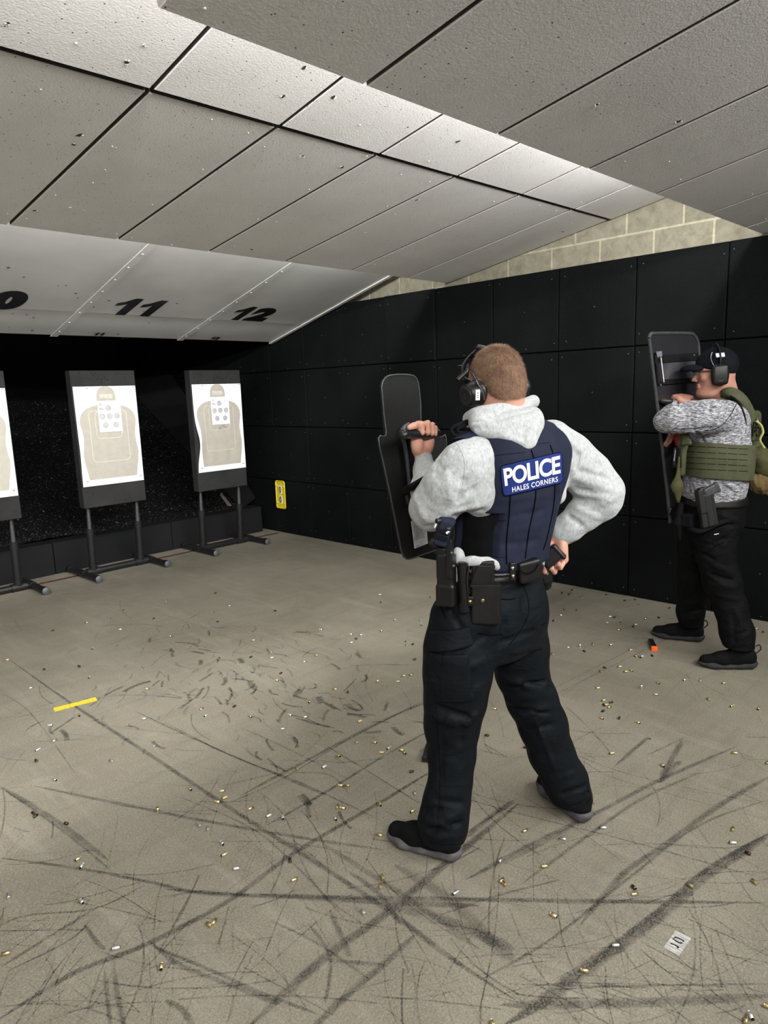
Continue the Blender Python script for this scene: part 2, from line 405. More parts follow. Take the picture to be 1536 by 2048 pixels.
def fit_text(mb, txt, fn, w_, h_, offset=0.02, mi=0, shear=0.0, sub=0, space=1.0):
    """lay text into a w_ x h_ rectangle; fn maps (s, t) metres from the centre to 3D"""
    vs_, fs_ = text_mesh(txt, 1.0, offset, shear=shear, space=space)
    e = vs_.max(0)-vs_.min(0); vs_[:, 0] *= w_/e[0]; vs_[:, 1] *= h_/e[1]
    if sub:
        me = bpy.data.meshes.new('t'); me.from_pydata([tuple(x) for x in vs_], [], fs_); bm = bmesh.new(); bm.from_mesh(me)
        bmesh.ops.triangulate(bm, faces=bm.faces)
        for _ in range(sub):
            es = [e_ for e_ in bm.edges if e_.calc_length() > 0.008]
            if es: bmesh.ops.subdivide_edges(bm, edges=es, cuts=1); bmesh.ops.triangulate(bm, faces=bm.faces)
        vs_ = np.array([v_.co[:] for v_ in bm.verts]); bm.verts.index_update(); fs_ = [tuple(v_.index for v_ in f.verts) for f in bm.faces]
        bm.free(); bpy.data.meshes.remove(me)
    mb.add([fn(x, y) for x, y, _ in vs_], fs_, mi)
ONE = [(0.62, 1), (0.95, 1), (0.95, 0), (0.50, 0), (0.50, 0.66), (0.30, 0.56), (0.05, 0.52), (0.05, 0.68), (0.32, 0.78), (0.50, 0.92)]
def one_at(mb, x0, y0_, w_, l_):
    mb.add([Vector((x0+w_*a, y0_-l_*b_, zs(0, y0_-l_*b_)-0.0015)) for a, b_ in ONE], [(0, 1, 2, 3, 4, 9), (4, 5, 6, 7, 8, 9)])
def num_on_steel(txt, xc, yc, w_, l_, nm):
    mb = MB(); k = 0.5 if txt == '11' else 0.42
    one_at(mb, xc-w_/2, yc+l_/2, w_*k*0.92, l_)
    if txt == '11': one_at(mb, xc+0.02*w_, yc+l_/2, w_*k*0.92, l_)
    else: fit_text(mb, txt[1], lambda s, t: Vector((xc+w_*0.22+s, yc-t, zs(0, yc-t)-0.0015)), w_*0.54, l_, 0.085)
    return mb.build(nm, M['black_paint'], st)
    fit_text(mb, txt, lambda s, t: Vector((xc+s, yc-t, zs(0, yc-t)-0.0015)), w_, l_, 0.075, space=0.72 if txt == '11' else 0.9)
    mb.build(nm, M['black_paint'], st)
def steel_at(px, py):
    d = ray(px, py); s_ = -0.257; t = (2.627-s_*4.506-CAMH)/(d.z-s_*d.y); return CO+d*t
# seen upside down from this side: glyph tops point uprange
for txt, quad in (('11', ((232, 625), (330, 598))), ('12', ((470, 638), (557, 613))), ('10', ((-38, 612), (47, 578)))):
    pass
num_on_steel('11', 2.925, 5.575, 0.42, 0.36, 'lane_number')
num_on_steel('12', 4.085, 5.55, 0.46, 0.34, 'lane_number')
num_on_steel('10', 1.835, 5.60, 0.45, 0.36, 'lane_number')
num_on_steel('11', 2.875, 6.225, 0.10, 0.075, 'lane_number')
num_on_steel('12', 4.09, 6.225, 0.10, 0.075, 'lane_number')

# dark roof over the trap beyond the plates
m = MB(); m.add([(-4, 6.30, 2.20), (4.99, 6.30, 2.20), (4.99, 6.30, 3.69), (-4, 6.30, 3.69)], [(0, 1, 2, 3)])
m = MB(); m.bbox((-4.09, 6.33, 2.42), (4.98, 6.36, 3.69)); tag(m.build('trim_1', M['dark']), kind='structure')
m = MB(); lo = [Vector((x, y, z)) for x, y, z in ((-4.09, 6.36, 2.30), (4.98, 6.36, 2.30), (4.98, 10.09, 2.6), (-4.09, 10.09, 2.6))]
m.hexa(lo, [x+Vector((0, 0, 0.03)) for x in lo]); tag(m.build('trim_2', M['dark']), kind='structure')

# ------------------------------------------------------------------ lamps
M['lampbody'] = simple('lamp_housing', (0.6, 0.6, 0.6), 0.5)
t = NT('lamp_tube'); t.col((1.0, 1.0, 1.0)); t.b.inputs['Emission Color'].default_value = (1, 0.97, 0.92, 1); t.b.inputs['Emission Strength'].default_value = 3.0; M['tube'] = t.set(0.4)
LR = ['behind the photographer', 'above the nearest baffle', 'above the middle baffle']
for r, (ly, lz, pw_, aim) in enumerate(LAMPROWS):
    for i in range(6):
        lx = 3.75-1.30*i
        L = empty('strip_lamp', (lx, ly, lz), 'white strip lamp %s, %s from the right wall' % (LR[r], ['first', 'second', 'third', 'fourth', 'fifth', 'sixth'][i]), 'lamp', 'strip lamps %s' % LR[r])
        d = Vector(aim).normalized(); sd = Vector((1, 0, 0)); up = sd.cross(d)
        R = Matrix((sd, d, up)).transposed()
        m = MB(); m.box(Vector((lx, ly, lz))-d*0.035, (0.60, 0.022, 0.045), R); m.build('housing', M['lampbody'], L, 0.004)
        m = MB(); m.tube([Vector((lx-0.57, ly, lz-0.001))+d*0.001, Vector((lx+0.57, ly, lz-0.001))+d*0.001], 0.010, 8); m.build('tube', M['tube'], L)
        a = area('lamp_light', Vector((lx, ly, lz))+d*0.014, d, 1.15, 0.07, pw_); a.rotation_euler = Matrix((sd, up*-1.0, -d)).transposed().to_euler() if sd.cross(up*-1.0).dot(-d) > 0 else Matrix((sd, up, -d)).transposed().to_euler()
        if R.determinant() < 0: pass
        place(a, L)

# unseen glowing fill panels added behind the photographer to brighten the range
t = NT('window_glow'); t.b.inputs['Emission Color'].default_value = (0.95, 0.98, 1, 1); t.b.inputs['Emission Strength'].default_value = 0.1; M['glow'] = t.set(0.3)
for i, wx in enumerate((-2.2, 0.3, 2.8)):
    m = MB(); m.bbox((wx-1.05, -3.598, 0.35), (wx+1.05, -3.58, 2.25)); wn = m.build('window_%d' % (i+1), M['glow']); wn['kind'] = 'structure'
    a = area('window_light', (wx, -3.57, 1.3), (0, 1, 0.0), 2.0, 1.8, REARFILL, (0.95, 0.98, 1.0))  # added fill light in front of each panel

# ------------------------------------------------------------------ trap: curb, granule berm, side sheet
def curb_block(xa, xb, lab):
    m = MB(); m.bbox((xa, 6.60, 0.0), (xb, 6.80, 0.30)); o = m.build('rubber_curb_block', M['curb'], None, 0.008)
    o.location = (0, 0, 0); tag(o, lab, 'curb block')
    return o
xs_ = [4.80, 3.62, 2.40, 1.18, -0.04, -1.26]
labs = ['grey rubber curb block nearest the right wall, behind the right target stand', 'grey rubber curb block behind the middle target stand, second from the right wall', 'grey rubber curb block at the left edge of the picture behind the left stand', 'grey rubber curb block beyond the left frame edge', 'grey rubber curb block far left of the frame']
for i in range(5): curb_block(xs_[i+1]+0.003, xs_[i]-0.003, labs[i])
def mat_gran():
    t = NT('rubber_granules'); co = t.coords()
    vo = t.n('TexVoronoi'); vo.inputs['Scale'].default_value = 75; t.l(co, vo.inputs['Vector'])
    t.col(t.ramp(vo.outputs['Color'], [(0.2, (0.001, 0.001, 0.0012)), (0.75, (0.0035, 0.0035, 0.004)), (0.93, (0.014, 0.0145, 0.015))]))
    t.bump(vo.outputs['Distance'], 1.0, 0.012); return t.set(0.7, 0, 0.15)
M['gran'] = mat_gran()
rnd = np.random.RandomState(3)
nx, ny = 330, 200; gx = np.linspace(-1.2, 4.66, nx); gy = np.linspace(6.806, 9.4, ny)
XX, YY = np.meshgrid(gx, gy); ZZ = 0.27+0.70*(YY-6.80)+0.05*np.sin(XX*2.1)*np.sin(YY*3+XX)+rnd.normal(0, 0.0045, XX.shape)
ZZ = np.minimum(ZZ, 1.78+0.03*np.sin(XX*3)+rnd.normal(0, .004, XX.shape))
V_ = np.stack([XX, YY, ZZ], -1).reshape(-1, 3); I = np.arange(nx*ny).reshape(ny, nx)
F_ = np.stack([I[:-1, :-1], I[:-1, 1:], I[1:, 1:], I[1:, :-1]], -1).reshape(-1, 4)
m = MB(); m.v = V_.tolist(); m.f = F_.tolist(); m.m = [0]*len(F_); m.sm = [True]*len(F_)
rr = random.Random(2)
for k in range(5200):                            # loose crumbs on the slope, a few pale ones
    x_ = rr.uniform(1.4, 4.62); y_ = 6.82+rr.random()**1.6*1.9; z_ = 0.27+0.70*(y_-6.80)+0.05*sin(x_*2.1)*sin(y_*3+x_)+0.004
    s_ = rr.uniform(0.003, 0.007); pale = rr.random() < 0.06; el_ = rr.uniform(1, 3) if rr.random() < 0.06 else 1
    m.box((x_, y_, z_), (s_*el_, s_*0.7, s_*0.6), Matrix.Rotation(rr.uniform(0, 3), 3, 'Z') @ Matrix.Rotation(rr.uniform(-1, 1), 3, 'X'), 1 if pale else 2)
me = bpy.data.meshes.new('rubber_granule_berm'); me.from_pydata(m.v, [], m.f); me.polygons.foreach_set('material_index', m.m); me.polygons.foreach_set('use_smooth', m.sm)
o = link_mesh('rubber_granule_berm', me, [M['gran'], simple('pale_crumb', (0.10, 0.10, 0.10), 0.8), simple('grey_crumb', (0.010, 0.010, 0.011), 0.7)])
tag(o, 'sloping heap of black chopped rubber granules behind the targets', 'rubber granules', kind='stuff')
# smooth rubber sheet leaning in the corner, over the edge of the granules
a0 = Vector((4.64, 6.82, 0.30)); a1 = Vector((4.42, 8.95, 1.80)); b0 = Vector((4.858, 6.82, 0.42)); b1 = Vector((4.858, 8.95, 2.3))
m = MB(); m.hexa([a0, a1, b1, b0], [x+Vector((0.02, 0, -0.05)) for x in (a0, a1, b1, b0)])
tag(m.build('rubber_side_sheet', mat_rubber('scuffed_rubber_sheet', (0.003, 0.0033, 0.0035), (0.009, 0.009, 0.0095)), None, 0.004), 'dark rubber sheet lining the corner between granule heap and right wall', 'rubber sheet')
m = MB(); q0 = AY(441, 985, 6.95); q1 = AY(462, 1016, 6.86)
m.hexa([q0+Vector((-.012, 0, -.03)), q1+Vector((-.02, 0, 0)), q1+Vector((.01, 0, .03)), q0+Vector((.012, 0, .0))], [x+Vector((0, 0.02, 0)) for x in (q0+Vector((-.012, 0, -.03)), q1+Vector((-.02, 0, 0)), q1+Vector((.01, 0, .03)), q0+Vector((.012, 0, .0)))])
tag(m.build('red_plastic_scrap', simple('dull_red_plastic', (0.045, 0.004, 0.007), 0.5)), 'small dull red strip lying on the granules behind the right stand', 'scrap')

# floor line and tape
m = MB(); m.bbox((-0.5, 6.345, 0.0002), (4.85, 6.395, 0.0009)); tag(m.build('red_floor_line', simple('worn_red_paint', (0.085, 0.028, 0.026), 0.7, var=0.3)), 'thin dull red line painted on the floor under the target stands', 'floor line')
def ragged(p0, p1, wd, n=26, z=0.0012, seed=1, amp=0.12):
    rr = random.Random(seed); d = (p1-p0); L = d.length; d = d/L; s_ = Vector((-d.y, d.x, 0)); A = []; B = []
    for i in range(n+1):
        c_ = p0+d*(L*i/n); e0 = rr.uniform(-amp, amp)*wd*0.5; e1 = rr.uniform(-amp, amp)*wd*0.5
        A.append(c_+s_*(wd/2+e0)+Vector((0, 0, z))); B.append(c_-s_*(wd/2+e1)+Vector((0, 0, z)))
    return A, B
A, B = ragged(FL(108, 1420), FL(193, 1398), 0.052)
def tape_mat():
    t = NT('worn_yellow_tape'); t.col(t.mix(t.ramp(t.noise(45, 5, 0.7), [(0.60, 0.0), (0.66, 1.0)]), (0.72, 0.58, 0.035), (0.10, 0.085, 0.03))); return t.set(0.6)
m = MB(); n = len(A); m.add(A+B+[x+Vector((0, 0, -0.0011)) for x in A+B], [(i, i+1, n+i+1, n+i) for i in range(n-1)]+[(2*n+i, 3*n+i, 3*n+i+1, 2*n+i+1) for i in range(n-1)])
tag(m.build('yellow_tape_strip', tape_mat()), 'worn strip of bright yellow tape stuck on the concrete floor', 'tape')

# lane number 10 stencilled on the floor: a scraped pale patch with black strokes
c10 = (FL(1320, 1895)+FL(1375, 1915)+FL(1385, 1885)+FL(1345, 1860))/4
ea = (FL(1352, 1853)-FL(1318, 1892)).normalized(); ea = Vector((0, 0, 0)); 
pA, pB, pC, pD = FL(1351, 1862), FL(1383, 1876), FL(1358, 1912), FL(1327, 1895)
def mat_patch():
    t = NT('scraped_concrete'); co = t.coords((1, 1, 1), (0, 0, 0))
    t.col(t.ramp(t.noise(18, 3, 0.6, t.coords((9, 1.2, 1), (0, 0, -0.35))), [(0.35, (0.25, 0.24, 0.23)), (0.6, (0.50, 0.50, 0.48))])); return t.set(0.75)
m = MB(); z_ = Vector((0, 0, 0.0008))
m.add([x+z_ for x in (pA, pB, pC, pD)]+[pA, pB, pC, pD], [(0, 1, 2, 3), (4, 7, 6, 5), (0, 4, 5, 1), (1, 5, 6, 2), (2, 6, 7, 3), (3, 7, 4, 0)])
fn10 = m.build('floor_number', mat_patch()); tag(fn10, 'black stencilled number 10 on a scraped pale patch of floor', 'floor marking')
m = MB()
def blk(px0, py0, px1, py1, wd):
    a, b_ = FL(px0, py0), FL(px1, py1); d = (b_-a).normalized(); s_ = Vector((-d.y, d.x, 0))*wd/2; zz = Vector((0, 0, 0.0015))
    m.hexa([a+s_, b_+s_, b_-s_, a-s_], [x+zz for x in (a+s_, b_+s_, b_-s_, a-s_)])
def s10(x, y): return (1290+x/11.815, 1830+y/11.82)
for (a, b_) in (((600, 675), (690, 705)), ((700, 708), (790, 765)), ((765, 790), (795, 760)),
               ((690, 545), (740, 530)), ((735, 535), (880, 600)), ((895, 600), (905, 640)), ((880, 665), (820, 672)), ((815, 672), (700, 605)), ((680, 595), (672, 565))):
    blk(*s10(*a), *s10(*b_), 0.0042)
m.build('numeral', M['black_paint'], fn10)

# yellow wall plate with two black zeros
sg = empty('yellow_number_plate', (4.885, 6.32, 0.45), 'small yellow plate with two black zeros low on the right wall near the corner', 'sign')
M['yel'] = simple('yellow_plastic', (0.72, 0.56, 0.03), 0.35, var=0.08); M['paleyel'] = simple('pale_label', (0.80, 0.78, 0.55), 0.5)
def yz(y, z, x): return Vector((x, y, z))
cy, cz, hw, hh = 6.325, 0.452, 0.080, 0.158
m = MB(); poly = []
for (sy, sz, a0) in ((1, 1, 0), (-1, 1, 90), (-1, -1, 180), (1, -1, 270)):
    for k in range(5):
        t = radians(a0+22.5*k); poly.append(yz(cy+sy*(hw-0.02)+0.02*cos(t), cz+sz*(hh-0.02)+0.02*sin(t), 4.889))
m.prism(poly, (-0.010, 0, 0)); m.build('plate', M['yel'], sg, 0.003)
m = MB(); m.tube([x+Vector((-0.011, 0, 0)) for x in poly]+[poly[0]+Vector((-0.011, 0, 0))], 0.007, 6); m.build('rim', M['yel'], sg)
m = MB()
for zc in (cz+0.058, cz-0.058):
    m.box((4.8775, cy, zc), (0.002, 0.026, 0.047))
m.build('number_label', M['paleyel'], sg)
for zc in (cz+0.058, cz-0.058):
    m = MB()
    pts = [yz(cy+0.013*cos(t)*(1 if abs(sin(t)) < 0.8 else 0.8), zc+0.035*sin(t), 4.8745) for t in [2*pi*k/12 for k in range(13)]]
    m.tube(pts, 0.0048, 6); m.build('zero', M['black_paint'], sg)
for sy in (-1, 1):
    for sz in (-1, 1):
        m = MB(); m.lathe((4.88, cy+sy*0.062, cz+sz*0.098), (-1, 0, 0), [(0, 0.012), (0.008, 0.011), (0.010, 0)], 10); m.build('mount_screw', M['yel'], sg)
# ================================================================== target stands and paper targets
M['pipe'] = simple('black_pipe', (0.012, 0.0125, 0.0135), 0.42, 0, 0.35, bump=0.2, bscale=60)
M['pipescuff'] = simple('scuffed_pipe_cap', (0.10, 0.11, 0.12), 0.5, 0.3)
M['rod'] = simple('worn_steel_rod', (0.10, 0.10, 0.105), 0.4, 0.6)
def mat_board():
    t = NT('grey_foam_board'); co = t.coords()
    t.col(t.ramp(t.noise(4, 5, 0.6, co), [(0.3, (0.015, 0.015, 0.0155)), (0.7, (0.026, 0.026, 0.027))]))
    t.bump(t.noise(200, 3, 0.6, co), 0.3, 0.002); return t.set(0.85, 0, 0.25)
M['board'] = mat_board()
M['boarddark'] = simple('foam_hole', (0.004, 0.004, 0.004), 0.9)
M['paper'] = simple('white_paper', (0.74, 0.76, 0.80), 0.8, 0, 0.1, 0.02, 6)
M['tan'] = simple('tan_print', (0.38, 0.355, 0.31), 0.7, 0, 0.2, 0.05, 20)
M['line'] = simple('pale_line', (0.60, 0.58, 0.53), 0.7)
M['ink'] = simple('grey_ink', (0.14, 0.14, 0.145), 0.7)
M['inkl'] = simple('light_grey_ink', (0.46, 0.46, 0.47), 0.7)
def stand(xc, fx0, fx1, lab, seed):
    S = empty('target_stand', (xc, 6.26, 0), lab+', black pipe frame holding a dark foam board', 'target stand')
    rnd = random.Random(seed)
    for fx in (fx0, fx1):
        m = MB(); m.tube([(fx, 5.965, 0.031), (fx, 6.585, 0.031)], 0.029, 14)
        for (ya, yb) in ((5.945, 6.0), (6.23, 6.33), (6.535, 6.59)): m.tube([(fx, ya, 0.033), (fx, yb, 0.033)], 0.034, 14)
        f_ = m.build('foot_pipe', M['pipe'], S)
        m = MB(); m.lathe((fx, 5.944, 0.033), (0, -1, 0), [(0, 0.033), (0.004, 0.028), (0.006, 0.0)], 14); m.build('end_cap', M['pipescuff'], f_)
    m = MB(); m.tube([(fx0+0.03, 6.28, 0.033), (fx1-0.03, 6.28, 0.033)], 0.030, 14)
    ux = (xc-0.235, xc+0.235)
    for x_ in ux: m.tube([(x_-0.06, 6.28, 0.033), (x_+0.06, 6.28, 0.033)], 0.037, 14)
    m.build('cross_pipe', M['pipe'], S)
    for x_ in ux:
        m = MB(); m.tube([(x_, 6.28, 0.03), (x_, 6.26, 0.42)], 0.031, 14); m.tube([(x_, 6.263, 0.37), (x_, 6.26, 0.44)], 0.036, 14)
        m.tube([(x_, 6.28, 0.05), (x_, 6.277, 0.11)], 0.037, 14)
        up_ = m.build('upright', M['pipe'], S)
        m = MB(); m.tube([(x_, 6.26, 0.43), (x_, 6.245, 0.70)], [0.020, 0.013], 10); m.build('rod', M['rod'], up_)
    x0, x1, y0_, z0, z1_ = xc-0.298, xc+0.298, 6.17, 0.642, 1.862
    m = MB(); m.bbox((x0, y0_, z0), (x1, y0_+0.10, z1_)); bd = m.build('foam_board', M['board'], S, 0.006)
    m = MB()
    for k in range(60):
        cx, cz_ = (rnd.uniform(x0+0.02, x1-0.02), rnd.choice([rnd.uniform(1.74, 1.85), rnd.uniform(0.65, 0.80), rnd.uniform(1.76, 1.85)])); r0 = rnd.choice([0.003, 0.003, 0.004, 0.008])
        m.lathe((cx, y0_-0.0006, cz_), (0, -1, 0), [(0, r0), (0.0003, 0.0)], 7, 0)
    for (a, b_) in (((0.01, 1.80)), ((-0.02, 1.785)), ((-0.025, 1.755))): m.lathe((xc+a, y0_-0.0006, b_), (0, -1, 0), [(0, 0.010), (0.0003, 0)], 9, 0)
    m.build('pock_marks', M['boarddark'], bd)
    return S, y0_
def silhouette(xc, zc):
    """outline of the printed torso in paper coordinates (metres from sheet centre bottom)"""
    half = [(0.225, 0.055), (0.235, 0.12), (0.252, 0.20), (0.262, 0.28), (0.250, 0.36), (0.243, 0.44), (0.250, 0.50), (0.262, 0.56), (0.258, 0.61), (0.235, 0.655), (0.195, 0.69), (0.14, 0.71), (0.088, 0.72)]
    head = [(0.088, 0.76), (0.088, 0.80), (0.080, 0.835), (0.060, 0.865), (0.032, 0.882), (0, 0.887)]
    R_ = half+head; return R_
def paper(xc, y, lab, lab2, wav, seed, tilt=0.0):
    w_, h_ = 0.578, 0.885; z0 = 0.838; rnd = random.Random(seed)
    nx, nz = 40, 60
    def S(s, t, off=0.0):       # s in -w/2..w/2, t in 0..h ; gentle buckles of the sheet
        k = sin(pi*(t/h_))*0.5+0.5
        buck = 0.004+0.004*sin(s*9+seed)*sin(t*5+seed*2)*k
        edge = wav*max(0, 1-abs(s+w_/2)/0.12)*math.exp(-((t-0.30)/0.16)**2)
        fold = wav*0.25*math.exp(-((t-0.15)/0.12)**2)*(sin(s*42)*0.5+0.5)
        return Vector((xc+s+edge*0.9, y-0.004-buck-edge*0.5-fold*0.5-off, z0+t+0.0*s))
    m = MB(); vs_ = []
    for side in (0, -0.0006):
        for j in range(nz+1):
            for i in range(nx+1): vs_.append(S(-w_/2+w_*i/nx, h_*j/nz, side))
    n1 = (nx+1)*(nz+1)
    fs_ = [(j*(nx+1)+i, j*(nx+1)+i+1, (j+1)*(nx+1)+i+1, (j+1)*(nx+1)+i) for j in range(nz) for i in range(nx)]
    m.add(vs_, fs_+[tuple(reversed([q+n1 for q in f])) for f in fs_], 0, True)
    T = m.build('paper_target', M['paper']); tag(T, lab, 'target')
    R_ = silhouette(0, 0); m = MB()
    # torso print in horizontal strips following the sheet
    zz = np.linspace(0.055, 0.72, 70); hw = np.interp(zz, [q[1] for q in R_], [q[0] for q in R_])
    zh = np.linspace(0.72, 0.887, 30); hh = np.interp(zh, [q[1] for q in R_][12:], [q[0] for q in R_][12:])
    zz = np.concatenate([zz, zh[1:]]); hw = np.concatenate([hw, hh[1:]])
    vs_ = [S(-a+2*a*i/24, z, 0.0012) for z, a in zip(zz, hw) for i in range(25)]
    m.add(vs_, [(j*25+i, j*25+i+1, (j+1)*25+i+1, (j+1)*25+i) for j in range(len(zz)-1) for i in range(24)], 0, True)
    m.build('printed_silhouette', M['tan'], T)
    def rrect(cx, z0_, z1_, hw_, r):
        pts = []
        for (sx, a0, cz_) in ((1, 270, z0_+r), (1, 0, z1_-r), (-1, 90, z1_-r), (-1, 180, z0_+r)):
            for k in range(6):
                t = radians(a0+18*k); pts.append((cx+sx*(hw_-r)+r*cos(t), cz_+r*sin(t)))
        pts.append(pts[0]); out = []
        for a, b_ in zip(pts[:-1], pts[1:]):
            L = math.hypot(b_[0]-a[0], b_[1]-a[1]); n_ = max(1, int(L/0.03))
            for k in range(n_): out.append((a[0]+(b_[0]-a[0])*k/n_, a[1]+(b_[1]-a[1])*k/n_))
        out.append(pts[-1]); return out
    def ribbon(mb, pts, wd, off=0.002, mi=0):
        A = []
        for i, (s, t) in enumerate(pts):
            p0, p1 = pts[max(i-1, 0)], pts[min(i+1, len(pts)-1)]; dx, dz = p1[0]-p0[0], p1[1]-p0[1]; L = math.hypot(dx, dz) or 1
            A += [S(s-dz/L*wd/2, t+dx/L*wd/2, off), S(s+dz/L*wd/2, t-dx/L*wd/2, off)]
        mb.add(A, [(2*i, 2*i+1, 2*i+3, 2*i+2) for i in range(len(pts)-1)], mi)
    m = MB(); ribbon(m, rrect(0, 0.21, 0.67, 0.175, 0.04), 0.0035); m.build('scoring_line', M['line'], T)
    m = MB(); ribbon(m, rrect(0, 0.42, 0.66, 0.12, 0.035), 0.0035); m.build('scoring_line', M['line'], T)
    m = MB(); A = [S(s, t, 0.0022) for s, t in ((-0.062, 0.775), (0.062, 0.775), (0.062, 0.815), (-0.062, 0.815))]; m.add(A, [(0, 1, 2, 3)])
    ribbon(m, [(0, 0.82), (0, 0.885)], 0.003, 0.0022); m.build('head_box', simple('faint_print', (0.46, 0.44, 0.40), 0.7), T)
    m = MB()
    for (s, t, ww) in ((-0.22, 0.855, 0.06), (0.20, 0.865, 0.05), (0.20, 0.857, 0.05)): ribbon(m, [(s-ww/2, t), (s+ww/2, t)], 0.003, 0.002)
    m.build('printed_line', M['inkl'], T)
    m = MB()
    for (s, t) in ((-0.17, 0.868), (0.265, 0.875), (0.255, 0.045), (-0.25, 0.045)):
        c_ = S(s, t, 0.002)
        m.tube([c_+Vector((-0.008, 0, 0)), c_+Vector((0.006, -0.008, 0.004)), c_+Vector((0.012, -0.002, 0.0))], 0.0022, 5)
    m.build('staple', M['ink'], T)
    # small sheet with six circles
    w2, h2 = 0.216, 0.28; tz = 0.475
    def Q(s, t, off=0.0): return S(0.018+s, tz+t, 0.006+off)
    m = MB(); vs_ = []
    for side in (0.001, 0.0):
        for j in range(13):
            for i in range(11): vs_.append(Q(-w2/2+w2*i/10, h2*j/12, side))
    fs_ = [(j*11+i, j*11+i+1, (j+1)*11+i+1, (j+1)*11+i) for j in range(12) for i in range(10)]
    m.add(vs_, fs_+[tuple(reversed([q+143 for q in f])) for f in fs_])
    D = m.build('dot_sheet', M['paper']); tag(D, lab2, 'paper sheet')
    for (s, t) in ((-0.01, 0.215), (-0.073, 0.142), (-0.003, 0.142), (0.066, 0.142), (-0.048, 0.062), (0.05, 0.062)):
        m = MB()
        def ring(r0, r1, off):
            A = []
            for k in range(25):
                a = 2*pi*k/24; A += [Q(s+r0*cos(a), t+r0*sin(a), off), Q(s+r1*cos(a), t+r1*sin(a), off)]
            m.add(A, [(2*k, 2*k+1, 2*k+3, 2*k+2) for k in range(24)], 0 if off > 0.0025 else 1)
        ring(0.0, 0.024, 0.002); ring(0.0225, 0.0255, 0.003); ring(0.013, 0.0145, 0.003); ring(0.006, 0.0072, 0.003)
        m.build('aiming_circle', [M['ink'], M['inkl']], D)
    m = MB()
    fit_text(m, 'BKT', lambda x, z: Q(-0.073+x, 0.235+z, 0.002), 0.03, 0.010, 0.02) if False else None
    def rb(mb, s0, s1, t, wd):
        A = [Q(s0, t, 0.002), Q(s1, t, 0.002), Q(s1, t+wd, 0.002), Q(s0, t+wd, 0.002)]; mb.add(A, [(0, 1, 2, 3)])
    for (s0, s1, t, wd) in ((-0.09, -0.07, 0.248, 0.006), (-0.092, -0.074, 0.215, 0.005), (-0.092, -0.052, 0.205, 0.006), (-0.085, -0.075, 0.235, 0.006)): rb(m, s0, s1, t, wd)
    m.build('small_print', M['ink'], D)
    m = MB()
    for (s0, s1, t, wd) in ((0.03, 0.085, 0.235, 0.005), (-0.05, 0.05, 0.018, 0.003), (-0.09, -0.055, 0.11, 0.003), (-0.02, 0.02, 0.11, 0.003), (0.045, 0.085, 0.11, 0.003)): rb(m, s0, s1, t, wd)
    m.build('small_print', M['inkl'], D)
    return T
for xc, fx0, fx1, l0, l1, l2, wv, sd in (
    (4.022, 3.73, 4.375, 'right target stand, nearest the right wall', 'white paper silhouette target buckled at its left edge, on the right stand', 'small white sheet with six circles pinned on the right silhouette target', 0.035, 3),
    (2.85, 2.52, 3.19, 'middle target stand with both feet in view', 'white paper target with tan torso print hanging on the middle stand', 'small white sheet with six circles pinned on the middle silhouette target', 0.004, 1),
    (1.725, 1.40, 2.065, 'left target stand at the frame edge', 'white paper target cut off at the left edge of the picture', 'small circle sheet on the left target, outside the frame edge', 0.004, 5)):
    _, y_ = stand(xc, fx0, fx1, l0, sd); T = paper(xc, y_, l1, l2, wv, sd)
    if sd == 3:
        m = MB()
        for k in range(9):
            a = k*0.7; c_ = Vector((xc+0.03+0.05*cos(a)*(0.5+0.06*k), y_-0.016, 0.838+0.445+0.018*sin(a*1.7)))
            m.lathe(c_, (0, -1, 0), [(0, 0.004), (0.0005, 0.0)], 7)
        m.build('bullet_hole', M['hole'], T)

# ================================================================== scuffs on the concrete
def mat_scuff():
    t = NT('rubber_scuff'); uv = t.n('UVMap'); sep = t.n('SeparateXYZ'); t.l(uv.outputs[0], sep.inputs[0])
    e = t.math('ABSOLUTE', t.math('SUBTRACT', sep.outputs[1], 0.5)); e = t.math('SUBTRACT', 1.0, t.math('POWER', t.math('MULTIPLY', e, 2.0), 2.5))
    co = t.coords(); g = t.ramp(t.noise(170, 4, 0.75, co), [(0.32, 0.0), (0.62, 1.0)]); g2 = t.ramp(t.noise(14, 3, 0.6, co), [(0.3, 0.25), (0.7, 0.95)])
    a = t.math('MULTIPLY', t.math('MULTIPLY', e, t.math('MULTIPLY', g, g2)), sep.outputs[0])
    t.col((0.040, 0.037, 0.037)); t.l(a, t.b.inputs['Alpha']); return t.set(0.75, 0, 0.2)
M['scuff'] = mat_scuff()
SC = {'v': [], 'f': [], 'uv': []}; _z = [0.00025]
def scuff(pts, wd, st_=0.8, taper=True):
    """pts floor points; wd metres"""
    _z[0] = 0.00022+((_z[0]-0.00022+0.0000021) % 0.0007)
    n = len(pts); b0 = len(SC['v'])
    for i, p_ in enumerate(pts):
        d = (pts[min(i+1, n-1)]-pts[max(i-1, 0)]).normalized(); s_ = Vector((-d.y, d.x, 0)); t = i/(n-1)
        k = min(1, 6*t+0.15, 6*(1-t)+0.15) if taper else 1
        SC['v'] += [(p_+s_*wd*k/2)[:2]+(_z[0],), (p_-s_*wd*k/2)[:2]+(_z[0],)]
        SC['uv'] += [(st_, 0.0), (st_, 1.0)]
    SC['f'] += [(b0+2*i, b0+2*i+1, b0+2*i+3, b0+2*i+2) for i in range(n-1)]
def sp(pix, wd, st_=0.8): scuff(crv([FL(x, y) for x, y in pix], 6), wd, st_)
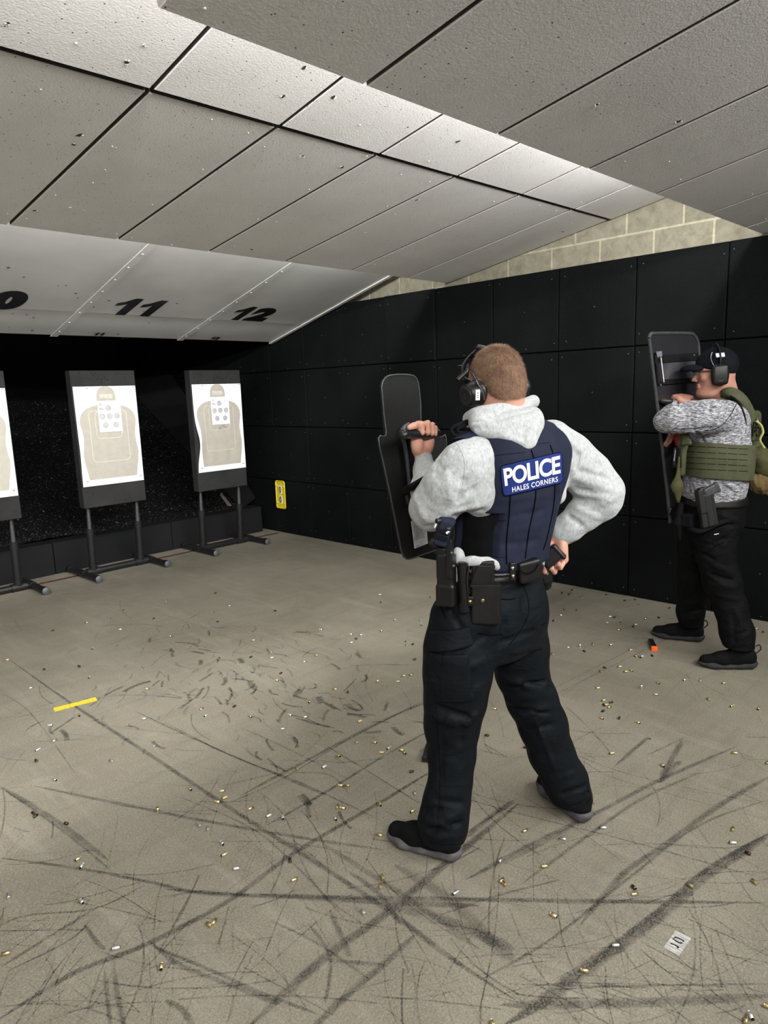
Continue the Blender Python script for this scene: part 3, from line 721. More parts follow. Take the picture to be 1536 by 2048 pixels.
LINES = [
 ([(20,1320),(150,1412),(300,1510),(420,1590),(520,1655),(600,1705),(768,1815),(900,1915),(1030,2000)],.024,.95),
 ([(-20,2050),(150,1945),(290,1890),(460,1800),(590,1705),(760,1605),(870,1538)],.026,1.0),
 ([(490,2060),(650,1915),(768,1830),(870,1745),(1040,1605)],.036,.95),
 ([(620,2060),(700,1985),(768,1928),(830,1870)],.028,.8),
 ([(330,1778),(470,1790),(768,1796),(1150,1802),(1536,1806)],.022,.9),([(520,1788),(768,1804),(960,1812)],.03,.8),
 ([(1010,2050),(1090,2000),(1160,1945),(1235,1893),(1330,1822),(1400,1758),(1480,1706),(1560,1655)],.045,1.0),
 ([(1150,1960),(1238,1884),(1340,1802),(1420,1735),(1536,1668)],.02,.8),
 ([(930,1760),(1060,1690),(1200,1622),(1320,1560),(1475,1492)],.024,.85),
 ([(1030,1800),(1130,1720),(1230,1655),(1380,1590),(1400,1495)] if 0 else [(1040,1770),(1150,1690),(1280,1600),(1400,1545)],.018,.7),
 ([(1160,1850),(1250,1745),(1330,1690),(1440,1610),(1545,1550)],.028,.85),
 ([(960,1960),(1100,1880),(1250,1762),(1400,1650),(1536,1600)],.013,.7),
 ([(1010,1968),(1200,1972),(1360,1970),(1540,1968)],.008,.7),([(1000,2010),(1180,2008),(1340,2003),(1540,1992)],.035,.75),
 ([(0,1573),(110,1640),(215,1720)],.026,.75),([(10,1580),(130,1665),(220,1740)],.012,.7),
 ([(0,1716),(130,1733),(290,1762),(380,1782),(500,1790)],.016,.9),([(60,1570),(250,1610),(400,1640),(600,1675),(768,1700)],.02,.8),
 ([(265,1420),(420,1492),(560,1552),(650,1590)],.014,.85),([(330,1445),(460,1510),(600,1565),(760,1640)],.010,.8),
 ([(480,1592),(600,1528),(768,1440),(870,1398)],.024,.8),([(455,1607),(560,1560),(700,1478),(860,1395)],.010,.7),
 ([(525,1655),(650,1585),(768,1512),(870,1455)],.018,.9),([(650,1490),(740,1545),(860,1620)],.009,.8),
 ([(790,1730),(900,1800),(1000,1900),(1030,1915)],.05,.55),([(768,1810),(860,1830),(960,1870),(1030,1900)],.05,.7),
 ([(810,1560),(1010,1620),(1250,1680),(1536,1760)],.007,.8),([(1050,1460),(1230,1540),(1536,1610)],.006,.7),([(1080,1420),(1120,1385),(1290,1300),(1350,1270)],.008,.6),
 ([(920,1490),(1000,1510),(1015,1512)],.012,.7),([(955,1480),(1010,1512)],.008,.7),
 ([(1230,1532),(1290,1480),(1300,1480)],.022,.8),([(1320,1560),(1365,1480)],.028,.95),([(1320,1565),(1345,1535),(1362,1522)],.03,.9),([(1290,1512),(1370,1475)],.010,.7),
 ([(925,1680),(980,1635),(1030,1600)],.03,.9),([(935,1665),(1000,1622)],.014,.8),
 ([(880,1830),(1000,1790),(1120,1760)],.012,.6),([(940,1755),(1060,1700),(1150,1650)],.02,.6),
 ([(650,1690),(760,1760),(850,1820),(960,1900)],.028,.6),([(700,1745),(760,1790),(800,1850)],.022,.8),
 ([(0,1850),(60,1830),(190,1817),(290,1770)],.010,.8),([(0,1935),(120,1860),(200,1812)],.016,.85),([(10,1945),(140,1880),(180,1840)],.01,.8),
 ([(170,1850),(190,1880),(210,1900)],.016,.8),([(90,1810),(150,1800),(290,1762)],.008,.7),
 ([(210,1940),(215,2000),(222,2060)],.014,.8),([(228,1935),(235,1990),(250,2060)],.018,.8),([(300,1890),(420,1940),(520,1985),(640,2030)],.014,.7),
 ([(305,1886),(360,1930),(500,1985),(560,2010)],.018,.7),([(330,2000),(365,2020),(390,2060)],.02,.8),([(620,1850),(660,1915),(650,2010)],.014,.7),
 ([(660,1820),(690,1890),(702,1915)],.022,.75),([(650,1920),(768,1930)],.018,.7),([(540,1840),(640,1890),(740,1960)],.012,.6),
 ([(350,1590),(500,1655),(600,1740),(700,1850)],.010,.6),([(0,1385),(60,1425),(160,1560)],.006,.7),([(0,1440),(120,1400),(130,1395)],.009,.6),([(0,1445),(90,1420),(200,1397)],.007,.6),
 ([(200,1310),(330,1275),(390,1262)],.006,.8),([(60,1150),(420,1238),(600,1300)],.006,.5),([(300,1220),(420,1260),(560,1310),(700,1340)],.007,.55),
 ([(700,1332),(760,1329),(830,1330)],.012,.7),([(768,1328),(820,1332)],.006,.8),([(1090,1385),(1180,1340),(1310,1275)],.010,.6),
 ([(1090,1500),(1160,1520),(1240,1560),(1536,1640)],.006,.6),([(480,1455),(560,1490),(700,1560)],.008,.6),([(590,1545),(660,1550),(700,1590)],.012,.7)]
for l_ in LINES: sp(*l_)
# short thick curved marks where feet and stands turned
rnd = random.Random(11)
def dab(px, py, L, wd, ang, st_=0.9, bend=0.0):
    c_ = FL(px, py); d = Vector((cos(ang), sin(ang), 0)); s_ = Vector((-d.y, d.x, 0))
    scuff([c_+d*L*(t-0.5)+s_*bend*L*(1-(2*t-1)**2) for t in [k/5 for k in range(6)]], wd, st_, False)
CL = [(595,1385,.10,.05,.5),(600,1395,.11,.03,1.8),(585,1410,.15,.02,1.9),(640,1400,.10,.06,1.1),(660,1412,.12,.03,1.4),(672,1415,.12,.02,1.4),(610,1440,.22,.012,1.7),(625,1445,.24,.02,1.8),(640,1450,.2,.01,1.9),(705,1415,.14,.03,1.6),(712,1432,.12,.04,1.9),(735,1430,.10,.02,2.1),(760,1445,.1,.016,2.2),(797,1462,.11,.04,1.3),(745,1464,.10,.03,2.4),
 (447,1363,.13,.04,.9),(505,1368,.12,.05,1.1),(275,1373,.20,.045,.1),(228,1382,.15,.03,.3),(325,1368,.10,.02,1),(410,1385,.2,.018,.8),(455,1390,.24,.02,.9),(400,1386,.16,.03,.7),(480,1322,.10,.05,1.2),(480,1360,.14,.02,2.0),(400,1325,.1,.04,1.0),(385,1290,.14,.03,1.7),(410,1300,.12,.02,1.9),(395,1305,.12,.03,1.9),(345,1300,.1,.03,1.3),(365,1285,.12,.02,2.2),(345,1310,.08,.03,1.2),(430,1305,.14,.012,2.0),(300,1280,.10,.03,1.0),(125,1450,.20,.02,.5),(128,1470,.16,.035,1.4),(105,1460,.12,.02,1.3),(70,1452,.14,.012,.4),(318,1490,.13,.025,1.6),(540,1490,.14,.02,1.2),(555,1535,.12,.02,1.6),(545,1530,.15,.012,1.3),(590,1485,.12,.03,1.1),(700,1420,.1,.012,1.9),(690,1640,.14,.02,1.2),(610,1600,.1,.05,1.3),(620,1620,.12,.03,.9),(240,1280,.2,.008,.3),(150,1300,.18,.006,.4),(620,1305,.2,.01,.3),(560,1310,.12,.015,1.9),(540,1335,.13,.02,2.0),(515,1345,.12,.012,2.0),(700,1370,.2,.015,.4),(480,1300,.25,.006,.5)]
for (x, y, L, wd, an) in CL:
    dab(x, y, L*0.85, wd*0.8, an, 1.0, rnd.uniform(-.12, .12))
for k in range(330):                              # fine scratches
    px, py = rnd.uniform(-40, 1560), rnd.uniform(1150, 2040)
    if py < 1150+max(0, (px-555)*0.19): continue
    an = rnd.choice([0.85, 2.2, 2.45, 0.6, 1.2])+rnd.gauss(0, 0.25); near = (py-1100)/900
    dab(px, py, rnd.uniform(.08, .55), rnd.uniform(.002, .008), an, rnd.uniform(.35, .9), rnd.uniform(-.1, .1))
for k in range(170):                              # denser fine scratches in the foreground
    px, py = rnd.uniform(-40, 1560), 2048-abs(rnd.gauss(0, 230))
    dab(px, py, rnd.uniform(.06, .40), rnd.uniform(.0015, .006), rnd.choice([0.85, 2.2, 2.45, 0.6, 1.2, 1.9])+rnd.gauss(0, 0.3), rnd.uniform(.3, .8), rnd.uniform(-.12, .12))
for k in range(150):
    px, py = rnd.gauss(520, 150), rnd.gauss(1360, 70)
    if py < 1240: continue
    dab(px, py, rnd.uniform(.04, .14), rnd.uniform(.006, .022), rnd.choice([1.8, 1.3, .8])+rnd.gauss(0, .3), rnd.uniform(.4, .95), rnd.uniform(-.2, .2))
me = bpy.data.meshes.new('scuff_marks'); me.from_pydata(SC['v'], [], SC['f']); uvl = me.uv_layers.new(name='UVMap')
li = np.zeros(len(me.loops), dtype=np.int32); me.loops.foreach_get('vertex_index', li); uvl.data.foreach_set('uv', np.array(SC['uv'])[li].ravel())
o = link_mesh('scuff_marks', me, M['scuff']); tag(o, 'dark rubber scuffs and drag marks all over the concrete floor', 'scuff marks', kind='stuff')

# ================================================================== spent casings
M['brass'] = simple('brass', (0.85, 0.69, 0.36), 0.36, 1.0, var=0.1); M['nickel'] = simple('nickel', (0.88, 0.88, 0.88), 0.4, 1.0, var=0.08); M['burnt'] = simple('tarnished_brass', (0.12, 0.085, 0.05), 0.4, 1.0)
M['mouth'] = simple('sooty_inside', (0.012, 0.011, 0.010), 0.9); M['primer'] = simple('primer', (0.5, 0.45, 0.35), 0.35, 1.0)  # dark inner colour for casing mouths and the magazine base hole
def casing_mesh(mats, L=0.0215, R_=0.0055):
    m = MB(); n = 12
    m.lathe((0, 0, 0), (1, 0, 0), [(0, 0), (0, 0.0022)], n, 2, False)
    m.lathe((0, 0, 0), (1, 0, 0), [(0, 0.0022), (0, R_-0.0003), (0.0003, R_), (0.0013, R_), (0.0016, R_-0.0007), (0.0022, R_-0.0007), (0.0032, R_), (L, R_-0.0002), (L, R_-0.0006)], n, 0)
    m.lathe((0, 0, 0), (1, 0, 0), [(L, R_-0.0006), (0.006, R_-0.001), (0.006, 0)], n, 1)
    me = bpy.data.meshes.new('casing'); me.from_pydata(m.v, [], m.f); me.polygons.foreach_set('material_index', m.m); me.polygons.foreach_set('use_smooth', m.sm)
    for x in mats: me.materials.append(x)
    return me
CM = {'b': casing_mesh([M['brass'], M['mouth'], M['primer']]), 'n': casing_mesh([M['nickel'], M['mouth'], M['primer']]), 'd': casing_mesh([M['burnt'], M['mouth'], M['primer']], 0.017)}
CLAB = {'b': ('spent brass pistol casing lying on the concrete floor', 'brass casings on the floor'), 'n': ('spent silver pistol casing lying on the concrete floor', 'silver casings on the floor'), 'd': ('dark tarnished casing lying on the concrete floor', 'tarnished casings on the floor')}
SETS = [((1090,1150), 3.444, 'd187,101 d118,122 d172,134 b255,157 d413,134 d555,174 d610,167 n636,195 d850,229 d130,240 d215,244 n118,278 n458,286 d486,290 b702,300 d790,296 b524,318 b439,330 d57,312 b636,341 d604,352 b499,376 b1443,366 d1505,396 n153,499 s241,492 d277,528 b335,482 n465,478 b56,550 b603,516 b630,553 b652,560 n680,557 d735,551 d402,634 b391,669 b528,630 b570,664 b585,652 b770,738 n971,720 n1071,730 b1246,743 b377,777 s664,776 b753,822 b1137,863 b1296,899 b1473,915 b418,862 d445,878 b432,892 d412,900 b433,914 d405,932 b379,979 d510,990 b628,1009'),
 ((400,1170), 3.268, 'd107,50 n199,136 n75,181 d497,169 d108,239 n1168,62 d1504,81 d1180,116 n1280,225 n1448,236 n1446,256 n783,290 b1194,297 n977,320 n1063,324 d1011,350 n998,375 n1344,361 d1396,384 b1354,401 b357,360 n466,441 n460,476 d340,467 n675,503 b770,461 d1411,484 d522,580 b490,621 b1341,595 b1387,590 t1162,637 b1282,631 b893,681 d964,706 b723,758 d217,797 b323,855 n46,848 n7,814 n578,846 n679,866 b1057,888 n529,942 n1027,1033 b1130,1024 b1242,1060'),
 ((400,1480), 3.268, 'b898,96 b1172,82 b1330,68 b1328,76 n824,170 b638,195 d1371,208 b902,296 b977,301 n1409,358 b1176,410 b128,334 b177,372 b99,402 b316,455 n465,489 n542,496 b893,449 b917,441 n882,502 n5,566 n52,590 n138,665 b176,740 n219,844 d590,797 b598,920 b1190,626 b1200,912 b1179,972 n1078,1138 b1402,458 b80,1205'),
 ((0,1180), 3.657, 'n14,27 d395,294 n642,239 n797,203 n892,142 n1216,81 d1121,211 n890,286 n1240,340 n681,423 b64,508 d573,555 d327,583 n659,633 n214,720 b1066,727 b577,911 n352,990 n1037,942 n1463,877 n384,1109 n292,1162 d270,1253 n827,1254 n1122,1149 n393,1381'),
 ((0,1200), 2.0, 'd137,856 d135,869 d258,892 b322,1028 n333,1056 n36,1192 n322,1200 b758,751 t632,845 n450,1395 b846,1304 b646,1455 b40,1410'),
 ((900,1640), 2.415, 'b352,57 n236,203 n754,38 n560,94 b443,224 b240,300 b272,318 n38,345 b486,452 d880,317 b877,360 b1367,53 n1381,111 d1452,166 b1175,325 b1483,311 n816,605 b631,722 b198,968 n1442,928 b1515,892 b1428,983'),
 ((768,1200), 2.0, 'b433,433 d420,541 d558,588 b920,612 b1413,613 b1108,656 b1533,655')]
MARKS = [((150,1408), 'near the yellow tape strip'), ((200,1230), 'on the far floor before the middle target stand'), ((430,1190), 'on the far floor before the right target stand'), ((600,1410), 'around the dark scuffed patch'), ((440,1340), 'among the short curved scuffs'), ((770,1280), 'beyond the officer\'s left thigh'), ((780,1500), 'near the half-hidden magazine'), ((840,1690), 'near the officer\'s left shoe'), ((1150,1660), 'near the officer\'s right shoe'), ((1355,1886), 'near the floor number 10'), ((1305,1298), 'near the orange-based magazine'), ((1215,1415), 'in the small cluster right of the officer'), ((1190,1220), 'near the foot of the right wall'), ((1460,1390), 'near the shoes of the capped person'), ((1450,1690), 'on the floor at the right edge'), ((150,1780), 'in the left foreground'), ((450,1640), 'on the crossing drag marks at centre left'), ((620,1960), 'at the bottom of the picture'), ((1000,1990), 'at the bottom edge right of centre'), ((240,1540), 'at the edge of the floor shadow'), ((1180,1800), 'on the long horizontal drag mark')]
MARKS = [(FL(*q), t_) for q, t_ in MARKS]
ORD = ['leftmost', 'second from left', 'third from left', 'fourth from left', 'fifth from left', 'sixth from left', 'seventh from left', 'eighth from left', 'ninth from left', 'tenth from left', 'eleventh from left', 'twelfth from left', 'thirteenth from left', 'fourteenth from left', 'fifteenth from left']
rnd = random.Random(21); BYK = {}
for (ox, oy), s_, txt in SETS:
    for w_ in txt.split():
        k = w_[0]; x, y = w_[1:].split(','); px, py = ox+float(x)/s_, oy+float(y)/s_
        up = k in 'st'; kk = {'s': 'n', 't': 'b'}.get(k, k)
        p_ = FL(px, py, 0.005)
        o = bpy.data.objects.new('spent_casing', CM[kk]); C.link(o)
        if up: o.location = (p_.x, p_.y, 0.0005); o.rotation_euler = (0, -pi/2, rnd.uniform(0, 6))
        else: o.location = (p_.x, p_.y, 0.0057); o.rotation_euler = (rnd.uniform(0, 6), 0, rnd.choice([-0.8, 2.3, 0.8, -2.3])+rnd.gauss(0, 0.7))
        mk = min(MARKS, key=lambda q: (q[0]-p_).length)[1]
        kind_ = {'b': 'brass', 'n': 'silver', 'd': 'dark tarnished'}[kk]+(' upright' if up else '')
        BYK.setdefault((kind_, mk), []).append((px, o))
for (kind_, mk), L in BYK.items():
    L.sort(key=lambda q: q[0]); many = len(L) > 1
    for i, (_, o) in enumerate(L):
        tag(o, '%s casing %s%s' % (kind_, mk, ', '+ORD[min(i, 14)] if many else ''), 'casing', '%s casings %s' % (kind_.replace(' upright', ''), mk))

# ================================================================== magazines on the floor
M['polymer'] = simple('black_polymer', (0.010, 0.010, 0.011), 0.38, 0, 0.5, bump=0.1, bscale=300)
M['orange'] = simple('orange_plastic', (0.95, 0.13, 0.015), 0.4, 0, 0.5, 0.03)
def magazine(pa, pb, wd, ht, baseM, lab, base_end=1):
    a, b_ = FL(*pa), FL(*pb); d = (b_-a).normalized(); s_ = Vector((-d.y, d.x, 0)); L = (b_-a).length
    R = Matrix((d, s_, Z3)).transposed(); S = empty('pistol_magazine', a+d*L/2, lab, 'magazine')
    m = MB(); m.box(a+d*(L*0.5-0.008)+Z3*(ht/2+0.001), ((L-0.018)/2, wd/2*0.85, ht/2), R); m.build('magazine_body', M['polymer'], S, 0.003)
    m = MB(); m.box(b_-d*0.007+Z3*(ht/2+0.0015), (0.008, wd/2, ht/2+0.001), R); bp = m.build('base_plate', baseM, S, 0.003)
    m = MB(); m.lathe(b_+d*0.0012-s_*wd*0.2+Z3*ht*0.6, d, [(0, 0.0022), (0.0006, 0.0)], 8); m.build('base_hole', M['mouth'], bp)
    m = MB(); m.box(a+d*0.004+Z3*(ht/2+0.001), (0.004, wd/2*0.55, ht/2*0.6), R); m.build('top_lip', M['rod'], S, 0.001)
    return S
magazine((1301, 1286), (1309, 1303), 0.036, 0.028, M['orange'], 'black pistol magazine with a bright orange base plate lying by the far shoe')
magazine((858, 1497), (851, 1525), 0.034, 0.024, M['polymer'], 'black pistol magazine half hidden behind the lower left trouser leg')
# ================================================================== smooth solid modeller (signed distances -> mesh)
def vnp(p_): return np.array(p_[:], dtype=float)
class Solid:
    def __init__(s): s.p = []; s.mods = []
    def add(s, f, lo, hi, k=0.01, mode='u'):
        s.p.append((f, np.array(lo, float), np.array(hi, float), k, mode)); return s
    def cone(s, a, b, ra, rb, k=0.01, mode='u', flat=None):
        """round cone; flat=(axis, factor) squashes the section along axis"""
        a = vnp(a); b = vnp(b); ab = b-a; L2 = max(ab@ab, 1e-12); m = max(ra, rb)
        if flat is not None: fa = vnp(Vector(flat[0]).normalized()); ff = 1/flat[1]-1
        def f(P_):
            q = P_-a
            t = np.clip(q@ab/L2, 0, 1); d = q-t[:, None]*ab
            r = ra+(rb-ra)*t
            if flat is not None:
                dl = np.sqrt((d*d).sum(1)); d2 = d+fa*((d@fa)*ff)[:, None]; d3 = np.sqrt((d2*d2).sum(1))
                return (d3-r)*np.where(d3 > 1e-9, np.minimum(1, dl/np.maximum(d3, 1e-9)), 1)
            return np.sqrt((d*d).sum(1))-r
        return s.add(f, np.minimum(a, b)-m, np.maximum(a, b)+m, k, mode)
    def chain(s, pts, rad, k=0.01, mode='u', flat=None):
        for i in range(len(pts)-1): s.cone(pts[i], pts[i+1], rad[i], rad[i+1], k, mode, flat)
        return s
    def ell(s, c, r, R=None, k=0.01, mode='u'):
        """R: 3 axes as rows"""
        c = vnp(c); r = np.array(r, float); R = np.eye(3) if R is None else np.array([vnp(x) for x in R]); m = r.max()
        def f(P_):
            q = (P_-c)@R.T; k0 = np.sqrt(((q/r)**2).sum(1)); k1 = np.sqrt(((q/r**2)**2).sum(1))
            return k0*(k0-1)/np.maximum(k1, 1e-9)
        return s.add(f, c-m, c+m, k, mode)
    def box(s, c, h, R=None, rd=0.004, k=0.004, mode='u'):
        c = vnp(c); h = np.array(h, float)-rd; R = np.eye(3) if R is None else np.array([vnp(x) for x in R]); m = np.sqrt((h*h).sum())+rd
        def f(P_):
            q = np.abs((P_-c)@R.T)-h; return np.sqrt((np.maximum(q, 0)**2).sum(1))+np.minimum(q.max(1), 0)-rd
        return s.add(f, c-m, c+m, k, mode)
    def tri(s, a, b, c, r, k=0.01, mode='u'):
        a, b, c = vnp(a), vnp(b), vnp(c); ba, cb, ac = b-a, c-b, a-c; n = np.cross(ba, ac)
        def f(P_):
            pa, pb, pc = P_-a, P_-b, P_-c
            def seg(e, p_): t = np.clip(p_@e/(e@e), 0, 1); d = p_-t[:, None]*e; return (d*d).sum(1)
            ins = (np.sign((np.cross(ba, n))@pa.T)+np.sign((np.cross(cb, n))@pb.T)+np.sign((np.cross(ac, n))@pc.T)) < 2.0
            d2 = np.where(ins, np.minimum(np.minimum(seg(ba, pa), seg(cb, pb)), seg(ac, pc)), (pa@n)**2/(n@n))
            return np.sqrt(d2)-r
        P_ = np.stack([a, b, c]); return s.add(f, P_.min(0)-r, P_.max(0)+r, k, mode)
    def loft(s, secs, ax, ay, k=0.02, mode='u', e=2.2, cap=0.015):
        """secs: (centre, rx, ry) by rising z; ax, ay horizontal unit axes"""
        secs = sorted(secs, key=lambda q: q[0][2]); z = np.array([q[0][2] for q in secs]); zz = np.linspace(z[0], z[-1], 120)
        cols = []
        for vals in ([q[0][0] for q in secs], [q[0][1] for q in secs], [q[1] for q in secs], [q[2] for q in secs]):
            y = np.array(vals, float); m_ = np.gradient(y, z)
            i = np.clip(np.searchsorted(z, zz)-1, 0, len(z)-2); h = z[i+1]-z[i]; t = (zz-z[i])/h
            cols.append((2*t**3-3*t**2+1)*y[i]+(t**3-2*t**2+t)*h*m_[i]+(-2*t**3+3*t**2)*y[i+1]+(t**3-t**2)*h*m_[i+1])
        ax = vnp(Vector(ax).normalized()); ay = vnp(Vector(ay).normalized()); mr = max(cols[2].max(), cols[3].max())
        def f(P_):
            Z_ = P_[:, 2]; cx, cy, rx, ry = [np.interp(Z_, zz, c_) for c_ in cols]
            q = P_[:, :2]-np.stack([cx, cy], 1); u = np.abs(q@ax[:2]); w_ = np.abs(q@ay[:2])
            ue, we = u/rx, w_/ry; k0 = np.maximum((ue**e+we**e)**(1/e), 1e-6)
            rl = np.sqrt(u*u+w_*w_); d = (k0-1)*np.where(k0 > 1e-3, rl/k0, np.minimum(rx, ry)); d = np.where(k0 < 0.3, -0.7*np.minimum(rx, ry), d)*0.93
            dz = np.maximum(Z_-z[-1]+cap, z[0]+cap-Z_)
            a_, b_ = d+cap, dz
            return np.minimum(np.maximum(a_, b_), 0)+np.sqrt(np.maximum(a_, 0)**2+np.maximum(b_, 0)**2)-cap
        lo = [min(cols[0])-mr, min(cols[1])-mr, z[0]]; hi = [max(cols[0])+mr, max(cols[1])+mr, z[-1]]
        return s.add(f, lo, hi, k, mode)
    def half(s, p0, n, k=0.004):
        """keep the side the normal n points away from"""
        p0 = vnp(p0); n = vnp(Vector(n).normalized())
        return s.add(lambda P_: (P_-p0)@n, [-99]*3, [99]*3, k, 'i')
    def fold(s, a, b, r, amp):
        """a soft ridge (amp > 0) or crease (amp < 0) along a segment"""
        a = vnp(a); b = vnp(b); ab = b-a; L2 = ab@ab
        def f(P_):
            q = P_-a; t = np.clip(q@ab/L2, 0, 1); d = q-t[:, None]*ab; taper = np.sqrt(np.clip(4*t*(1-t), 0.05, 1))
            return -amp*taper*np.exp(-(d*d).sum(1)/(r*r))
        s.mods.append((f, np.minimum(a, b)-3*r, np.maximum(a, b)+3*r)); return s
    def mod(s, f): s.mods.append((f, None, None)); return s
    def ev(s, P_, Bc=None, rad=None, nb=None):
        """P_ (B, n, 3) blocks"""
        B, n, _ = P_.shape; D = np.full((B, n), 0.25)
        for f, lo, hi, k, mode in s.p:
            if mode == 'i': idx = np.arange(B)
            else:
                mg = rad+k*2+0.004; idx = np.where(((Bc > lo-mg) & (Bc < hi+mg)).all(1))[0]
            if len(idx) == 0: continue
            d = f(P_[idx].reshape(-1, 3)).reshape(len(idx), n); c_ = D[idx]
            if mode == 'u':
                h = np.maximum(k-np.abs(c_-d), 0)/k; D[idx] = np.minimum(c_, d)-h*h*k*0.25
            elif mode == 's':
                h = np.maximum(k-np.abs(c_+d), 0)/k; D[idx] = np.maximum(c_, -d)+h*h*k*0.25
            else:
                h = np.maximum(k-np.abs(c_-d), 0)/k; D[idx] = np.maximum(c_, d)+h*h*k*0.25
        for f, lo, hi in s.mods:
            idx = np.arange(B) if lo is None else np.where(((Bc > lo-rad) & (Bc < hi+rad)).all(1))[0]
            if len(idx): D[idx] += f(P_[idx].reshape(-1, 3)).reshape(len(idx), n)
        return D
    def mesh(s, h):
        nb = 8; lo = np.min([p_[1] for p_ in s.p if p_[4] == 'u'], 0)-0.03; hi = np.max([p_[2] for p_ in s.p if p_[4] == 'u'], 0)+0.03
        bs = nb*h; N = np.ceil((hi-lo)/bs).astype(int)
        gi = np.stack(np.meshgrid(*[np.arange(x) for x in N], indexing='ij'), -1).reshape(-1, 3)
        cen = lo+(gi+0.5)*bs; rad = bs*0.87; keep = np.zeros(len(gi), bool)
        for p_ in s.p:
            if p_[4] == 'u': keep |= ((cen > p_[1]-rad-0.02) & (cen < p_[2]+rad+0.02)).all(1)
        gi, cen = gi[keep], cen[keep]
        D = s.ev(cen[:, None, :], cen, rad)[:, 0]; k2 = np.abs(D) < rad*1.25+0.012; gi, cen = gi[k2], cen[k2]
        m = nb+2; r_ = np.arange(-1, nb+1); lx = np.stack(np.meshgrid(r_, r_, r_, indexing='ij'), -1).reshape(-1, 3)
        VK, VP, QK = [], [], []; dims = N*nb+4; S = lambda a: (a[..., 0]+2)*dims[1]*dims[2]*1+(a[..., 1]+2)*dims[2]+(a[..., 2]+2)
        for c0 in range(0, len(gi), 400):
            g = gi[c0:c0+400]; base = g*nb; pts = lo+(base[:, None, :]+lx[None])*h
            D = s.ev(pts, cen[c0:c0+400], rad*1.3).reshape(len(g), m, m, m)
            corners = [(0, 0, 0), (1, 0, 0), (0, 1, 0), (1, 1, 0), (0, 0, 1), (1, 0, 1), (0, 1, 1), (1, 1, 1)]
            cv = [D[:, a:m-1+a, b:m-1+b, c:m-1+c] for a, b, c in corners]; st = np.stack(cv, -1); ng = (st < 0).sum(-1)
            act = (ng > 0) & (ng < 8); B_, I_, J_, K_ = np.where(act); vals = st[B_, I_, J_, K_]
            acc = np.zeros((len(B_), 3)); cnt = np.zeros(len(B_))
            for a in range(8):
                for b in range(a+1, 8):
                    ca, cb = np.array(corners[a]), np.array(corners[b])
                    if np.abs(ca-cb).sum() != 1: continue
                    va, vb = vals[:, a], vals[:, b]; cr = (va < 0) != (vb < 0); t = np.where(cr, va/np.where(cr, va-vb, 1), 0)
                    acc += np.where(cr[:, None], ca+t[:, None]*(cb-ca), 0); cnt += cr
            cell = base[B_]+np.stack([I_, J_, K_], -1)-1
            VK.append(S(cell)); VP.append(lo+(cell+acc/cnt[:, None])*h)
            E0 = D[:, 1:m-1, 1:m-1, 1:m-1]
            for axn, (o1, o2) in enumerate((((0, 1, 0), (0, 0, 1)), ((0, 0, 1), (1, 0, 0)), ((1, 0, 0), (0, 1, 0)))):
                sh = [0, 0, 0]; sh[axn] = 1
                E1 = D[:, 1+sh[0]:m-1+sh[0], 1+sh[1]:m-1+sh[1], 1+sh[2]:m-1+sh[2]]
                cr = (E0 < 0) != (E1 < 0); b_, i_, j_, k_ = np.where(cr); c_ = base[b_]+np.stack([i_, j_, k_], -1); o1, o2 = np.array(o1), np.array(o2)
                q = np.stack([S(c_-o1-o2), S(c_-o2), S(c_), S(c_-o1)], -1)
                fl = E0[b_, i_, j_, k_] < 0; q[~fl] = q[~fl][:, ::-1]; QK.append(q)
        VK = np.concatenate(VK); VP = np.concatenate(VP); QK = np.concatenate(QK)
        ku, ix = np.unique(VK, return_index=True); VP = VP[ix]; pos = np.searchsorted(ku, QK); pos = np.clip(pos, 0, len(ku)-1)
        ok = (ku[pos] == QK).all(1); return VP, pos[ok]
    def build(s, name, h, mats, parent=None):
        V_, F_ = s.mesh(h); me = bpy.data.meshes.new(name)
        me.vertices.add(len(V_)); me.vertices.foreach_set('co', V_.ravel()); me.loops.add(len(F_)*4); me.loops.foreach_set('vertex_index', F_.ravel().astype(np.int32))
        me.polygons.add(len(F_)); me.polygons.foreach_set('loop_start', np.arange(0, len(F_)*4, 4, dtype=np.int32)); me.polygons.foreach_set('loop_total', np.full(len(F_), 4, dtype=np.int32))
        me.update(calc_edges=True); me.validate(); return link_mesh(name, me, mats, parent, True)
def join_meshes(name, parts, mats, parent=None):
    """one mesh from several solids: parts = [(Solid, cell)]"""
    vs_, fs_, n = [], [], 0
    for sd, h in parts:
        V_, F_ = sd.mesh(h); vs_.append(V_); fs_.append(F_+n); n += len(V_)
    V_ = np.concatenate(vs_); F_ = np.concatenate(fs_); me = bpy.data.meshes.new(name)
    me.vertices.add(len(V_)); me.vertices.foreach_set('co', V_.ravel()); me.loops.add(len(F_)*4); me.loops.foreach_set('vertex_index', F_.ravel().astype(np.int32))
    me.polygons.add(len(F_)); me.polygons.foreach_set('loop_start', np.arange(0, len(F_)*4, 4, dtype=np.int32)); me.polygons.foreach_set('loop_total', np.full(len(F_), 4, dtype=np.int32))
    me.update(calc_edges=True); me.validate(); return link_mesh(name, me, mats, parent, True)

